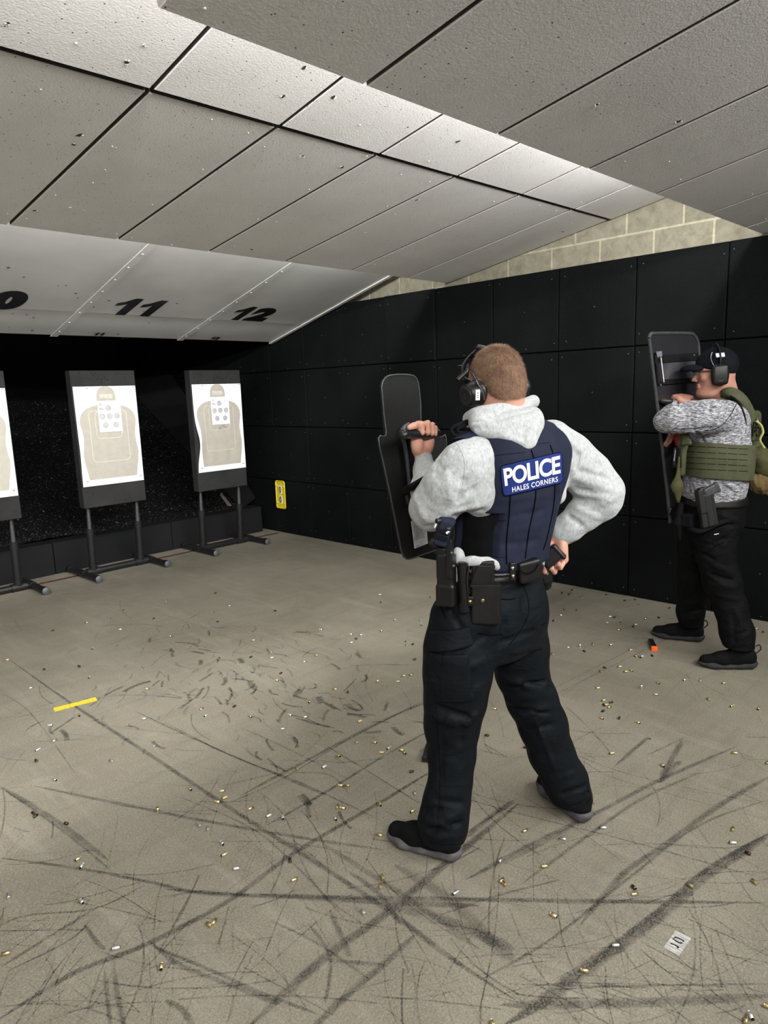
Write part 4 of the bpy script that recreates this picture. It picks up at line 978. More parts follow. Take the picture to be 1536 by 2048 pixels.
# ------------------------------------------------------------------ body pieces
def head_solid(S, c, f, l, sc_=1.0, jaw=1.0, neck=None, neck_r=0.06):
    """c centre of the skull at ear height; f forward, l to the person's left"""
    c = Vector(c); f = Vector(f).normalized(); l = Vector(l); l = (l-f*l.dot(f)).normalized(); u = f.cross(l)
    if u.z < 0: u = -u
    A = (l, f, u)
    def at(x, y, z): return c+(l*x+f*y+u*z)*sc_
    k = sc_
    S.ell(at(0, -0.014, 0.042), (0.076*k, 0.094*k, 0.090*k), A, 0.01)
    S.ell(at(0, 0.032, 0.030), (0.068*k, 0.066*k, 0.075*k), A, 0.02)
    S.ell(at(0, 0.030, -0.040), (0.058*k*jaw, 0.058*k, 0.062*k), A, 0.03)
    for sx in (-1, 1): S.cone(at(sx*0.055*jaw, -0.005, -0.045), at(sx*0.026, 0.072, -0.090), 0.018*k*jaw, 0.016*k, 0.025)
    S.ell(at(0, 0.080, -0.088), (0.022*k, 0.017*k, 0.018*k), A, 0.018)
    S.cone(at(0, 0.090, 0.020), at(0, 0.114, -0.018), 0.009*k, 0.012*k, 0.012)
    for sx in (-1, 1):
        S.ell(at(sx*0.014, 0.103, -0.024), (0.008*k, 0.009*k, 0.007*k), A, 0.006)
        S.ell(at(sx*0.034, 0.102, 0.016), (0.019*k, 0.016*k, 0.014*k), A, 0.014, 's')
        S.cone(at(sx*0.012, 0.094, 0.032), at(sx*0.050, 0.078, 0.036), 0.009*k, 0.007*k, 0.012)
        S.ell(at(sx*0.033, 0.080, 0.013), (0.013*k, 0.013*k, 0.012*k), A, 0.003)
        S.ell(at(sx*0.044, 0.072, -0.012), (0.020*k, 0.016*k, 0.016*k), A, 0.02)
        S.ell(at(sx*0.078, -0.008, 0.004), (0.007*k, 0.019*k, 0.031*k), A, 0.008)
        S.ell(at(sx*0.084, -0.002, 0.006), (0.004*k, 0.010*k, 0.018*k), A, 0.004, 's')
    S.cone(at(-0.020, 0.094, -0.049), at(0.020, 0.094, -0.049), 0.006*k, 0.006*k, 0.008)
    S.cone(at(-0.018, 0.093, -0.060), at(0.018, 0.093, -0.060), 0.007*k, 0.007*k, 0.008)
    S.cone(at(-0.024, 0.100, -0.0545), at(0.024, 0.100, -0.0545), 0.0018*k, 0.0018*k, 0.003, 's')
    if neck is not None: S.cone(at(0, -0.030, -0.035), neck, neck_r*0.98, neck_r*1.08, 0.03)
    return at, (l, f, u)

def hand_solid(S, W_, F_, N_, T_, curls, size=1.0, thumb=None, spread=0.0, k=0.006):
    """W_ wrist; F_ direction to the knuckles; N_ back of the hand; T_ towards the thumb side.
    curls = four (knuckle, middle, tip) bends in degrees; thumb = three 3D joints"""
    F_ = Vector(F_).normalized(); N_ = Vector(N_); N_ = (N_-F_*N_.dot(F_)).normalized(); T_ = Vector(T_); T_ = (T_-F_*T_.dot(F_)-N_*T_.dot(N_)).normalized()
    W_ = Vector(W_); z = size; kn = []
    def at(f, t, n): return W_+(F_*f+T_*t+N_*n)*z
    for i, (t, fl) in enumerate(((0.031, 0.092), (0.010, 0.096), (-0.011, 0.091), (-0.030, 0.082))):
        kn.append(at(fl, t, 0.0))
        S.cone(at(0.010, t*0.62, 0), at(fl-0.006, t, 0.001), 0.017*z, 0.0135*z, 0.012)
    S.ell(at(0.040, 0.030, -0.014), (0.022*z, 0.034*z, 0.018*z), (T_, F_, N_), 0.012)
    S.ell(at(0.040, -0.026, -0.010), (0.016*z, 0.036*z, 0.017*z), (T_, F_, N_), 0.012)
    lens = ((0.043, 0.026, 0.020), (0.047, 0.030, 0.021), (0.043, 0.028, 0.021), (0.034, 0.021, 0.018)); rads = (0.0098, 0.0100, 0.0094, 0.0082)
    tips = []
    for i in range(4):
        p_ = kn[i]; ang = 0; d0 = (F_+T_*spread*(1.5-i)).normalized(); r = rads[i]*z; pr = r*1.08
        for j in range(3):
            ang += radians(curls[i][j]); d = d0*cos(ang)-N_*sin(ang); q = p_+d*lens[i][j]*z; nr = r*(0.97-0.07*j)
            S.cone(p_, q, pr, nr, k if j == 0 else 0.003); p_ = q; pr = nr
        tips.append(p_)
    if thumb is None:
        thumb = [at(0.052, 0.052, -0.016), at(0.080, 0.060, -0.030), at(0.100, 0.050, -0.042)]
    b0 = at(0.018, 0.024, -0.008)
    S.cone(b0, thumb[0], 0.016*z, 0.0130*z, 0.012); S.cone(thumb[0], thumb[1], 0.0125*z, 0.0112*z, 0.004); S.cone(thumb[1], thumb[2], 0.0112*z, 0.0090*z, 0.003)
    return at, kn, tips

def px_chain(rows):
    """rows (px, py, depth, radius px) -> points and radii in metres"""
    pts = [P(r[0], r[1], r[2]) for r in rows]; return pts, [r[3]*pxm(p_) for r, p_ in zip(rows, pts)]
def rough_noise(amp, sx, sy, sz, seed):
    rs = np.random.RandomState(seed); W1 = rs.normal(0, 1, (7, 3))*np.array([sx, sy, sz]); ph = rs.uniform(0, 6.28, 7)
    def f(P_):
        a = P_@W1.T+ph; return -amp*(np.sin(a[:, 0]+1.3*np.sin(a[:, 1]))+np.sin(a[:, 2]+1.2*np.sin(a[:, 3]))+0.6*np.sin(a[:, 4]+np.sin(a[:, 5])))/2.6
    return f

# ------------------------------------------------------------------ fabrics and skin
def mat_fleece():
    t = NT('grey_fleece'); co = t.coords()
    c_ = t.ramp(t.noise(130, 4, 0.8, t.coords((1, 1, 0.4)), 0.3), [(0.30, (0.27, 0.285, 0.29)), (0.52, (0.40, 0.415, 0.42)), (0.75, (0.53, 0.54, 0.545))])
    t.col(c_); n1 = t.bump(t.noise(650, 2, 0.6, co), 0.35, 0.0012)
    t.bump(t.noise(22, 4, 0.55, t.coords((1, 1, 2.2)), 0.8), 0.22, 0.012, n1); t.b.inputs['Sheen Weight'].default_value = 0.25; return t.set(0.95, 0, 0.15)
def mat_cloth(name, a, b, wr=0.25, rough=0.8, sc_=12, sheen=0.0, ws=(1, 1, 1.6), spec=0.08):
    t = NT(name); co = t.coords(); t.col(t.ramp(t.noise(20, 4, 0.6, co), [(0.3, a), (0.7, b)]))
    n1 = t.bump(t.noise(900, 2, 0.5, co), 0.25, 0.0008); t.bump(t.noise(sc_, 4, 0.5, t.coords(ws), 1.0), wr, 0.014, n1); t.b.inputs['Sheen Weight'].default_value = sheen; return t.set(rough, 0, spec)
def mat_skin(name, a, b):
    t = NT(name); co = t.coords(); t.col(t.ramp(t.noise(16, 4, 0.6, co), [(0.3, a), (0.7, b)])); t.bump(t.noise(420, 3, 0.6, co), 0.15, 0.001)
    t.b.inputs['Subsurface Weight'].default_value = 0.12; t.b.inputs['Subsurface Radius'].default_value = (0.008, 0.003, 0.0015); t.b.inputs['Subsurface Scale'].default_value = 1.0
    return t.set(0.55, 0, 0.35)
def mat_knit():
    t = NT('heather_knit'); c1 = t.noise(44, 3, 0.8, t.coords((1.0, 1.0, 5.5), (0.1, 0.2, 0)), 0.4)
    t.col(t.ramp(c1, [(0.36, (0.035, 0.038, 0.048)), (0.50, (0.20, 0.205, 0.225)), (0.60, (0.58, 0.58, 0.60))])); t.bump(t.noise(16, 4, 0.5, None, 0.8), 0.2, 0.01); return t.set(0.9, 0, 0.2)
M['fleece'] = mat_fleece(); M['cuff'] = mat_cloth('rib_cuff', (0.34, 0.35, 0.355), (0.43, 0.44, 0.445), 0.1)
M['navy'] = mat_cloth('navy_vest_cloth', (0.013, 0.0155, 0.030), (0.018, 0.021, 0.038), 0.16, 0.75, 8)
M['sideblack'] = mat_cloth('black_elastic', (0.004, 0.004, 0.005), (0.007, 0.007, 0.0085), 0.15)
M['trousers'] = mat_cloth('charcoal_trousers', (0.0042, 0.0056, 0.0072), (0.0066, 0.0084, 0.0105), 0.5, 0.6, 9, 0.0, (1, 1, 1.8))
M['blackpants'] = mat_cloth('black_trousers', (0.0035, 0.0036, 0.0042), (0.006, 0.0062, 0.007), 0.5, 0.7, 13, 0.0, (1, 1, 2.0))
M['skin'] = mat_skin('fair_skin', (0.46, 0.225, 0.165), (0.58, 0.31, 0.235)); M['skin2'] = mat_skin('ruddy_skin', (0.40, 0.185, 0.135), (0.50, 0.26, 0.19))
M['leather'] = simple('worn_black_leather', (0.0055, 0.0052, 0.005), 0.42, 0, 0.38, 0.35, 25, 0.35, 500)
M['blackplastic'] = simple('black_plastic', (0.006, 0.006, 0.0065), 0.4, 0, 0.35, bump=0.15, bscale=400)
M['greyplastic'] = simple('dark_grey_plastic', (0.045, 0.047, 0.05), 0.45, 0, 0.5, bump=0.1, bscale=400)
M['brassstud'] = simple('brass_stud', (0.62, 0.45, 0.15), 0.3, 1.0); M['chrome'] = simple('chrome_snap', (0.7, 0.7, 0.7), 0.2, 1.0)
M['patch'] = mat_cloth('blue_patch', (0.014, 0.026, 0.13), (0.02, 0.036, 0.17), 0.05, 0.7); M['thread'] = simple('white_thread', (0.78, 0.76, 0.78), 0.6, 0, 0.3, 0.06, 60)
M['shoe'] = mat_cloth('black_knit_shoe', (0.004, 0.004, 0.0045), (0.008, 0.0075, 0.0085), 0.1); M['sole'] = simple('grey_foam_sole', (0.085, 0.08, 0.085), 0.6, 0, 0.3, 0.35, 25, 0.3, 60)
M['soledark'] = simple('dark_foam_sole', (0.028, 0.029, 0.031), 0.7, 0, 0.2, 0.25, 25, 0.3, 60); M['lace'] = simple('black_lace', (0.006, 0.006, 0.007), 0.8)
M['sticker'] = simple('white_sticker', (0.80, 0.81, 0.82), 0.6); M['seam'] = simple('dark_seam', (0.0018, 0.0020, 0.003), 0.9, 0, 0.05)

def bvh_of(o):
    me = o.data; v_ = np.empty(len(me.vertices)*3); me.vertices.foreach_get('co', v_); v_ = v_.reshape(-1, 3)
    f_ = np.empty(len(me.loops), np.int32); me.loops.foreach_get('vertex_index', f_); return BVHTree.FromPolygons([tuple(x) for x in v_.tolist()], f_.reshape(-1, 4).tolist())
def on(bv, px, py, lift=0.001):
    """point on a garment where the photograph shows it, lifted off along its normal"""
    d = ray(px, py).normalized(); hit, nr, i, dist = bv.ray_cast(CO, d)
    if hit is None: return None, None
    if nr.dot(d) > 0: nr = -nr
    return hit+nr*lift, nr
def seam(bv, name, pix, r, mat, parent, lift=0.0, n=10):
    pts = [on(bv, x, y, lift)[0] for x, y in [(q.x, q.y) for q in crv([(a, b, 0) for a, b in pix], n)]]; pts = [q for q in pts if q is not None]
    m = MB(); m.tube(pts, r, 6); return m.build(name, mat, parent)

def shoe(parent, heel, toe, mat_u, mat_s, L=0.30, lift=0.0, mirror=1, logo=False):
    """heel, toe: ground points (sole ends)"""
    heel, toe = Vector(heel), Vector(toe); d = (toe-heel); d.z = 0; d.normalize(); s_ = Vector((-d.y, d.x, 0)); h0 = heel.z
    def at(x, y, z): return Vector((heel.x, heel.y, 0))+d*(x*L)+s_*(y*mirror)+Z3*(z+h0)
    So = Solid()
    So.chain([at(0.13, 0, 0.020), at(0.30, 0.0, 0.018), at(0.50, 0.002, 0.018), at(0.72, 0.0, 0.018), at(0.87, -0.004, 0.024)], [0.038, 0.036, 0.039, 0.047, 0.038], 0.02, flat=(Z3, 0.5))
    So.chain([at(0.10, 0, 0.034), at(0.35, 0, 0.028)], [0.036, 0.033], 0.015, flat=(Z3, 0.5))
    So.half(at(0, 0, 0.001), (0, 0, -1))
    so = So.build('sole', 0.0035, mat_s, parent)
    Up = Solid()
    Up.chain([at(0.13, 0, 0.052), at(0.35, 0, 0.050), at(0.60, 0, 0.042), at(0.86, -0.003, 0.036)], [0.036, 0.036, 0.040, 0.034], 0.02)
    Up.chain([at(0.15, 0, 0.085), at(0.33, 0, 0.085)], [0.036, 0.036], 0.03)
    Up.cone(at(0.35, 0, 0.085), at(0.62, 0, 0.058), 0.030, 0.028, 0.03)
    Up.half(at(0, 0, 0.026), (0, 0, -1)); up_ = Up.build('shoe_upper', 0.0035, mat_u, parent)
    m = MB()
    for k in range(5):
        x_ = 0.38+0.06*k; z_ = 0.118-0.011*k
        m.tube(crv([at(x_, -0.026, z_-0.014), at(x_+0.01, 0, z_+0.002), at(x_+0.01, 0.026, z_-0.014)], 4), 0.0028, 6)
    m.tube(crv([at(0.38, 0.0, 0.122), at(0.42, 0.022, 0.125), at(0.46, 0.034, 0.100)], 4), 0.0024, 6); m.tube(crv([at(0.38, 0.0, 0.122), at(0.42, -0.022, 0.125), at(0.46, -0.034, 0.100)], 4), 0.0024, 6)
    m.build('laces', M['lace'], up_)
    m = MB(); m.tube(crv([at(0.02, 0, 0.09), at(-0.05, 0, 0.115), at(-0.02, 0, 0.14), at(0.03, 0, 0.13)], 5), 0.004, 6, flat=s_); m.build('pull_loop', M['lace'], up_)
    return at
# ================================================================== the officer in the middle, seen from behind
XW, YW = Vector((1, 0, 0)), Vector((0, 1, 0))
off = empty('person', (1.92, 1.27, 0), 'person seen from behind in grey hoodie, navy vest and dark trousers, right hand on hip', 'person')
LLEG = [(925,1240,2.19,66),(918,1300,2.18,68),(915,1345,2.18,66),(910,1400,2.19,60),(904,1450,2.2,53),(903,1510,2.19,45),(901,1560,2.175,41),(893,1605,2.165,44),(886,1645,2.16,47),(887,1705,2.16,38)]
RLEG = [(1038,1245,2.33,56),(1042,1300,2.35,53),(1044,1345,2.36,50),(1064,1400,2.37,48),(1086,1450,2.375,46),(1103,1505,2.38,43),(1130,1560,2.375,43),(1144,1595,2.37,37),(1154,1632,2.365,29)]
LARM = [(946,908,2.13,34),(926,928,2.11,42),(896,970,2.12,46),(872,1008,2.16,45),(862,1020,2.19,42)]
LFOR = [(858,1012,2.21,38),(850,975,2.27,27),(848,940,2.32,20),(847,916,2.345,17)]
RARM = [(1104,880,2.37,40),(1138,915,2.40,45),(1175,950,2.40,44),(1202,984,2.39,41),(1200,1003,2.39,38)]
RFOR = [(1200,1000,2.39,40),(1165,1030,2.39,33),(1138,1054,2.39,28),(1124,1065,2.39,26)]
TORSO = [((1003,1160,2.27),.150,.112),((1003,1110,2.27),.155,.118),((1008,1060,2.27),.162,.12),((1018,1000,2.265),.176,.125),((1028,940,2.26),.190,.13),((1030,890,2.26),.186,.122),((1026,858,2.26),.14,.095),((1015,835,2.26),.085,.075)]
PELV = [((984,1300,2.27),.165,.13),((985,1250,2.27),.187,.150),((989,1200,2.27),.182,.146),((1000,1160,2.27),.166,.124),((1003,1128,2.27),.160,.118)]
def lsecs(L, g=0.0): return [(P(*q[0]), q[1]+g, q[2]+g) for q in L]

# --- body
S = Solid()
hc = P(994, 776, 2.25)
hf = (V3*0.83-U3*0.50-Z3*0.24).normalized(); hl = (-U3*0.84-V3*0.50-Z3*0.10)
at1, (hl, hf, hu) = head_solid(S, hc, hf, hl, 0.96, 1.0, P(1012, 850, 2.26), 0.062)
S.loft(lsecs(TORSO, -0.022), XW, YW, 0.03); S.loft(lsecs(PELV, -0.022), XW, YW, 0.03)
for rows in (LLEG, RLEG):
    pts, rad = px_chain(rows[:-1]); S.chain(pts[:-1]+[pts[-1]+Z3*0.03], [r*0.72 for r in rad[:-1]]+[rad[-1]*0.5], 0.02)
for rows, f in ((LARM, 0.7), (LFOR, 0.74), (RARM, 0.7), (RFOR, 0.66)):
    pts, rad = px_chain(rows); S.chain(pts, [max(0.024, r*f) for r in rad], 0.015)
lw = P(843, 906, 2.35); S.cone(P(847, 925, 2.345), lw+Z3*0.006, 0.027, 0.026, 0.012)
hat, _, _ = hand_solid(S, lw, Z3*1.0+U3*0.05-V3*0.10, YW*0.92+XW*0.25, -XW+YW*0.2, [(72, 96, 58), (74, 98, 58), (76, 98, 60), (78, 98, 62)], 1.0,
                       [P(836, 850, 2.29), P(827, 852, 2.262), P(819, 855, 2.245)])
rw = P(1113, 1072, 2.385); S.cone(P(1128, 1060, 2.39), rw, 0.030, 0.027, 0.012)
hat2, _, _ = hand_solid(S, rw, -Z3-U3*0.02-V3*0.02, U3*0.62+V3*0.78, -U3*0.78+V3*0.62, [(48, 62, 35), (52, 66, 38), (56, 70, 40), (60, 72, 40)], 1.06,
                        [P(1098, 1088, 2.375), P(1090, 1100, 2.36), P(1086, 1112, 2.35)])
body = S.build('body', 0.003, M['skin'], off)

# --- trousers
def trouser_base(g=0.0):
    S = Solid(); S.loft(lsecs(PELV, g), XW, YW, 0.05)
    for rows in (LLEG, RLEG):
        pts, rad = px_chain(rows); S.chain(pts, [r+g for r in rad], 0.03)
    # seat
    S.ell(P(965, 1225, 2.19), (0.10, 0.09, 0.11), (XW, YW, Z3), 0.05); S.ell(P(1040, 1222, 2.26), (0.095, 0.09, 0.11), (XW, YW, Z3), 0.05)
    for (px, py, v, r) in ((890, 1698, 2.095, .12), (1158, 1617, 2.315, .11)):
        c_ = P(px, py, v); S.box(c_-Z3*0.10, (r, r, 0.10), None, 0.002, 0.004, 's')
    return S
S = trouser_base(); V_, F_ = S.mesh(0.012)
bt = BVHTree.FromPolygons([tuple(x) for x in V_.tolist()], F_.tolist())
def folds(S, bv, L, g=1.5):
    for (x1, y1, x2, y2, r, a) in L:
        a = a*g; r = r*0.9
        A, B = on(bv, x1, y1, 0)[0], on(bv, x2, y2, 0)[0]
        if A is None or B is None: continue
        mid = on(bv, (x1+x2)/2, (y1+y2)/2, 0)[0]
        if mid is None: mid = (A+B)/2
        S.fold(A, mid, r, a); S.fold(mid, B, r, a)
folds(S, bt, [(870,1412,940,1436,.012,-.012),(862,1430,915,1447,.016,.012),(955,1425,928,1452,.012,.014),(925,1450,921,1492,.012,-.007),(880,1405,905,1402,.01,-.006),
    (900,1315,975,1268,.012,-.006),(905,1350,972,1318,.016,.009),(930,1400,960,1370,.014,.008),
    (1000,1350,1088,1385,.014,.014),(1006,1372,1095,1362,.011,-.013),(1012,1398,1108,1385,.015,.013),(1024,1418,1100,1425,.011,-.011),(1034,1432,1118,1408,.014,.010),(1050,1462,1105,1448,.012,-.006),
    (990,1290,1070,1262,.012,-.009),(1020,1305,1090,1290,.012,.008),(1010,1240,1000,1300,.012,-.010),(1044,1190,1050,1260,.010,-.006),
    (850,1640,905,1655,.014,.013),(855,1660,925,1645,.011,-.013),(865,1676,930,1668,.012,.011),(845,1622,885,1618,.012,-.008),(890,1640,930,1622,.012,.010),(868,1600,925,1606,.014,-.006),
    (1120,1590,1175,1570,.012,-.009),(1130,1605,1178,1592,.012,.009),(1098,1560,1150,1545,.014,.007),(885,1470,880,1560,.012,-.005),(1070,1440,1110,1540,.010,.004),(900,1220,925,1260,.010,-.008)])
S.mod(rough_noise(0.0016, 22, 22, 12, 5))
tro = S.build('trousers', 0.0045, M['trousers'], off)
bt = bvh_of(tro)
def panel(base, g, boxes, name, mat, parent, h=0.004, k=0.003):
    S = base(g)
    for (c_, hf_, R) in boxes: S.box(c_, hf_, R, 0.006, k, 'i')
    return S.build(name, h, mat, parent)
# cargo pocket on the left thigh: stitched pouch and flap lying over the cloth
dl = (P(903, 1400, 2.1)-P(893, 1280, 2.1)).normalized(); pn = (-V3*0.9-U3*0.45).normalized(); ps = dl.cross(pn).normalized(); pn = ps.cross(dl).normalized()
cp = P(898, 1352, 2.08)
panel(trouser_base, 0.008, [(cp+Vector((0, 0, -0.006)), (0.068, 0.082, 0.12), (ps, dl, pn))], 'cargo_pocket', M['trousers'], tro)
panel(trouser_base, 0.013, [(P(893, 1282, 2.08), (0.078, 0.030, 0.12), (ps*0.99+dl*0.17, dl*0.99-ps*0.17, pn))], 'pocket_flap', M['trousers'], tro)
seam(bt, 'pocket_pleat', [(890,1305),(884,1340),(883,1385)], 0.0016, M['seam'], tro, 0.008)
seam(bt, 'side_seam', [(872,1410),(876,1470),(880,1550),(878,1620),(872,1672)], 0.0013, M['seam'], tro, -0.0006)
seam(bt, 'seat_seam', [(1044,1165),(1056,1200),(1056,1230),(1040,1262),(1018,1290)], 0.0016, M['seam'], tro)
seam(bt, 'inside_seam', [(1035,1440),(1055,1490),(1082,1550),(1110,1600)], 0.0013, M['seam'], tro, -0.0006)
seam(bt, 'welt_pocket', [(1002,1198),(1016,1199),(1030,1197)], 0.0022, M['seam'], tro); seam(bt, 'welt_pocket', [(955,1266),(980,1270),(1005,1268)], 0.0022, M['seam'], tro)
seam(bt, 'welt_pocket', [(1083,1250),(1092,1246)], 0.002, M['seam'], tro); seam(bt, 'front_pocket_edge', [(874,1190),(882,1215),(892,1236)], 0.002, M['seam'], tro)
seam(bt, 'hem_stitch', [(860,1683),(885,1690),(915,1688)], 0.0011, M['seam'], tro, -0.0004)

# --- shoes
shL = shoe(off, FL(921, 1723), FL(806, 1684), M['shoe'], M['sole'], 0.288)
shR = shoe(off, FL(1176, 1650), FL(1082, 1572), M['shoe'], M['sole'], 0.30)

# --- hoodie
def hoodie_base(g=0.0):
    S = Solid(); S.loft(lsecs(TORSO, g), XW, YW, 0.03)
    for rows in (LARM, LFOR, RARM, RFOR):
        pts, rad = px_chain(rows); S.chain(pts, [r+g for r in rad], 0.035 if rows in (LARM, RARM) else 0.02)
    S.cone(P(968, 925, 2.14), P(958, 985, 2.13), 0.062, 0.060, 0.05)          # loose cloth below the armpit
    S.cone(P(1110, 930, 2.36), P(1112, 990, 2.33), 0.045, 0.035, 0.04)
    return S
S = hoodie_base(); V_, F_ = S.mesh(0.012); bh = BVHTree.FromPolygons([tuple(x) for x in V_.tolist()], F_.tolist())
folds(S, bh, [(912,1008,950,975,.010,-.012),(905,1022,960,1010,.010,.012),(915,1000,930,955,.012,-.007),(918,1030,968,1018,.008,-.008),(895,1000,915,965,.012,.007),(872,1050,905,1020,.012,.006),(830,985,850,1040,.014,.006),(850,1055,890,1045,.012,-.005),
    (880,925,905,900,.012,.006),(866,950,890,935,.010,-.006),(862,940,880,915,.010,.006),(900,985,890,940,.012,.005),
    (1135,880,1165,905,.012,.007),(1130,975,1185,985,.010,-.010),(1150,985,1225,1000,.010,.011),(1140,1000,1215,1022,.010,-.010),(1150,1015,1200,1036,.010,.010),(1135,1030,1165,1052,.009,-.007),(1150,955,1235,985,.012,.006),(1155,940,1225,960,.010,-.005),(1140,905,1150,960,.012,.006),(1190,905,1205,930,.010,.005),(1200,1010,1240,985,.012,.007),(1130,870,1145,930,.010,-.005)])
S.mod(rough_noise(0.0016, 30, 30, 24, 8))
hood_ie = S.build('hoodie', 0.004, M['fleece'], off); bh = bvh_of(hood_ie)
seam(bh, 'shoulder_seam', [(912,885),(924,905),(930,930),(926,965),(918,990)], 0.0012, M['cuff'], hood_ie, 0.0); seam(bh, 'shoulder_seam', [(1136,862),(1158,885),(1160,920),(1150,948)], 0.0012, M['cuff'], hood_ie)
S = Solid(); S.cone(P(848, 946, 2.325), P(847, 914, 2.345), 0.0335, 0.030, 0.002)
S.box(P(847, 914, 2.345)+Z3*0.03, (0.05, 0.05, 0.030), None, 0.002, 0.003, 's')
S.mod(lambda P_: 0.0008*np.sin((P_[:, 0]-P_[:, 1])*1400)); S.build('cuff', 0.003, M['cuff'], hood_ie)
ca, cb = P(1148, 1045, 2.39), P(1123, 1069, 2.39); cd = (cb-ca).normalized()
S = Solid(); S.cone(ca, cb+cd*0.03, 0.048, 0.046, 0.002); S.add(lambda P_: (P_-vnp(cb))@vnp(cd), [-99]*3, [99]*3, 0.003, 'i'); S.add(lambda P_: -(P_-vnp(ca))@vnp(cd), [-99]*3, [99]*3, 0.003, 'i')
S.build('cuff', 0.0035, M['cuff'], hood_ie)
# hood lying on the back
S = Solid()
A_, B_, C_ = P(958, 848, 2.135), P(1064, 832, 2.20), P(1047, 888, 2.108)
S.tri(A_, B_, C_, 0.026, 0.02); S.tri(A_, P(962, 858, 2.125), C_, 0.022, 0.02); S.tri(P(966, 850, 2.18), P(1058, 842, 2.21), P(1046, 870, 2.14), 0.036, 0.03)
S.ell(P(1022, 852, 2.15), (0.072, 0.045, 0.042), (U3, V3, Z3), 0.03); S.cone(P(1052, 882, 2.125), P(1062, 848, 2.18), 0.024, 0.034, 0.03)
S.cone(P(960, 840, 2.16), P(948, 842, 2.24), 0.03, 0.03, 0.03)
rim = crv([P(938, 838, 2.24), P(948, 830, 2.17), P(975, 824, 2.15), P(1005, 819, 2.17), P(1040, 812, 2.215), P(1065, 803, 2.28), P(1064, 806, 2.34)], 4)
S.chain(rim, [0.017]*len(rim), 0.014)
S.ell(P(1003, 790, 2.262), (0.066, 0.066, 0.055), (U3, V3, Z3), 0.008, 's')
hd0 = Solid(); hd0.p = list(S.p); V_, F_ = hd0.mesh(0.01); bq = BVHTree.FromPolygons([tuple(x) for x in V_.tolist()], F_.tolist())
folds(S, bq, [(945,846,1000,838,.006,-.005),(1000,838,1066,820,.006,-.005),(950,862,975,852,.010,-.006),(1045,885,1052,850,.008,-.004),(1000,870,1048,885,.010,.004),(1062,840,1075,865,.010,.004)])
S.mod(rough_noise(0.0014, 35, 35, 30, 3)); hood = S.build('hood', 0.0035, M['fleece'], off)
# hem of the sweatshirt bunched over the belt
S = Solid(); hem = crv([P(917, 1108, 2.13), P(925, 1122, 2.11), P(945, 1122, 2.10), P(975, 1123, 2.105), P(995, 1131, 2.11), P(1015, 1133, 2.125), P(1026, 1126, 2.14)], 4)
S.chain(hem, [0.017, 0.017, 0.015, 0.014, 0.012]+[0.013]*(len(hem)-5), 0.008, flat=(V3, 0.55)); S.cone(P(914, 1100, 2.135), P(918, 1118, 2.125), 0.010, 0.016, 0.01)
S.mod(rough_noise(0.002, 45, 45, 60, 2)); S.build('hoodie_hem', 0.003, M['fleece'], off); S = Solid(); S.cone(P(1075, 1108, 2.275), P(1083, 1128, 2.29), 0.022, 0.010, 0.01); S.cone(P(1085, 1095, 2.29), P(1080, 1115, 2.285), 0.012, 0.018, 0.01)
S.mod(rough_noise(0.002, 45, 45, 60, 2)); S.build('hoodie_hem', 0.003, M['fleece'], off)

# --- ballistic vest
VT = [((1003,1122,2.27),.158,.122),((1005,1090,2.27),.162,.124),((1010,1060,2.27),.166,.126),((1019,1000,2.265),.180,.131),((1030,940,2.26),.196,.136),((1032,890,2.26),.194,.130),((1026,862,2.26),.160,.112),((1015,842,2.26),.11,.09)]
esX = P(954, 1070, 2.155).x
def vest_base(g=0.014):
    S = Solid(); S.loft([(P(*q[0]), q[1]+g, q[2]+g) for q in VT], XW, YW, 0.03, e=2.5, cap=0.012)
    S.cone(P(918, 886, 2.12), P(985, 864, 2.20), 0.030, 0.050, 0.03, flat=(Z3, 0.7)); S.cone(P(1092, 852, 2.34), P(1060, 845, 2.28), 0.030, 0.035, 0.03, flat=(Z3, 0.5))
    S.ell(P(923, 950, 2.10), (0.094, 0.112, 0.20), (U3, Z3, V3), 0.006, 's')
    S.ell(P(1172, 930, 2.44), (0.072, 0.14, 0.16), (U3, Z3, V3), 0.006, 's')
    return S
S = vest_base()
zc = P(954, 1022, 2.155).z; S.box((esX-0.3+0.002, 1.2, zc-0.3), (0.30, 0.8, 0.30), None, 0.002, 0.004, 's')
V_, F_ = S.mesh(0.012); bv_ = BVHTree.FromPolygons([tuple(x) for x in V_.tolist()], F_.tolist())
folds(S, bv_, [(985,1040,1090,1018,.014,-.003),(985,1065,1085,1050,.018,.003),(1000,1000,1100,990,.012,.0025),(1000,1090,1080,1080,.016,-.003),(965,1040,975,1100,.014,.003),(1105,930,1120,990,.012,.004)])
vest = S.build('ballistic_vest', 0.0035, M['navy'], off); bv_ = bvh_of(vest)
S = Solid(); S.loft([(P(*q[0]), q[1]+0.006, q[2]+0.006) for q in VT[:5]], XW, YW, 0.03); S.box((esX-0.14, 1.2, zc-0.12), (0.165, 0.8, 0.125), None, 0.01, 0.006, 'i')
sp_ = S.build('vest_side_panel', 0.004, M['sideblack'], vest)
for pth in ([(1022,970),(1018,1030),(1013,1085),(1013,1128)], [(1072,950),(1070,1000),(1058,1060),(1050,1116)], [(1110,960),(1107,1010),(1095,1070),(1086,1100)], [(1062,900),(1066,912),(1068,925)], [(1100,890),(1105,905),(1108,915)]):
    seam(bv_, 'vest_seam', pth, 0.0022, M['seam'], vest, 0.0006)
for pth in ([(970,916),(1000,910),(1050,905)], [(958,1036),(1000,1042),(1012,1040)], [(963,1113),(990,1114),(1012,1115)], [(1100,885),(1060,890)], [(958,1028),(958,1070),(962,1112)]):
    seam(bv_, 'stitching', pth, 0.0007, M['seam'], vest, 0.0004)
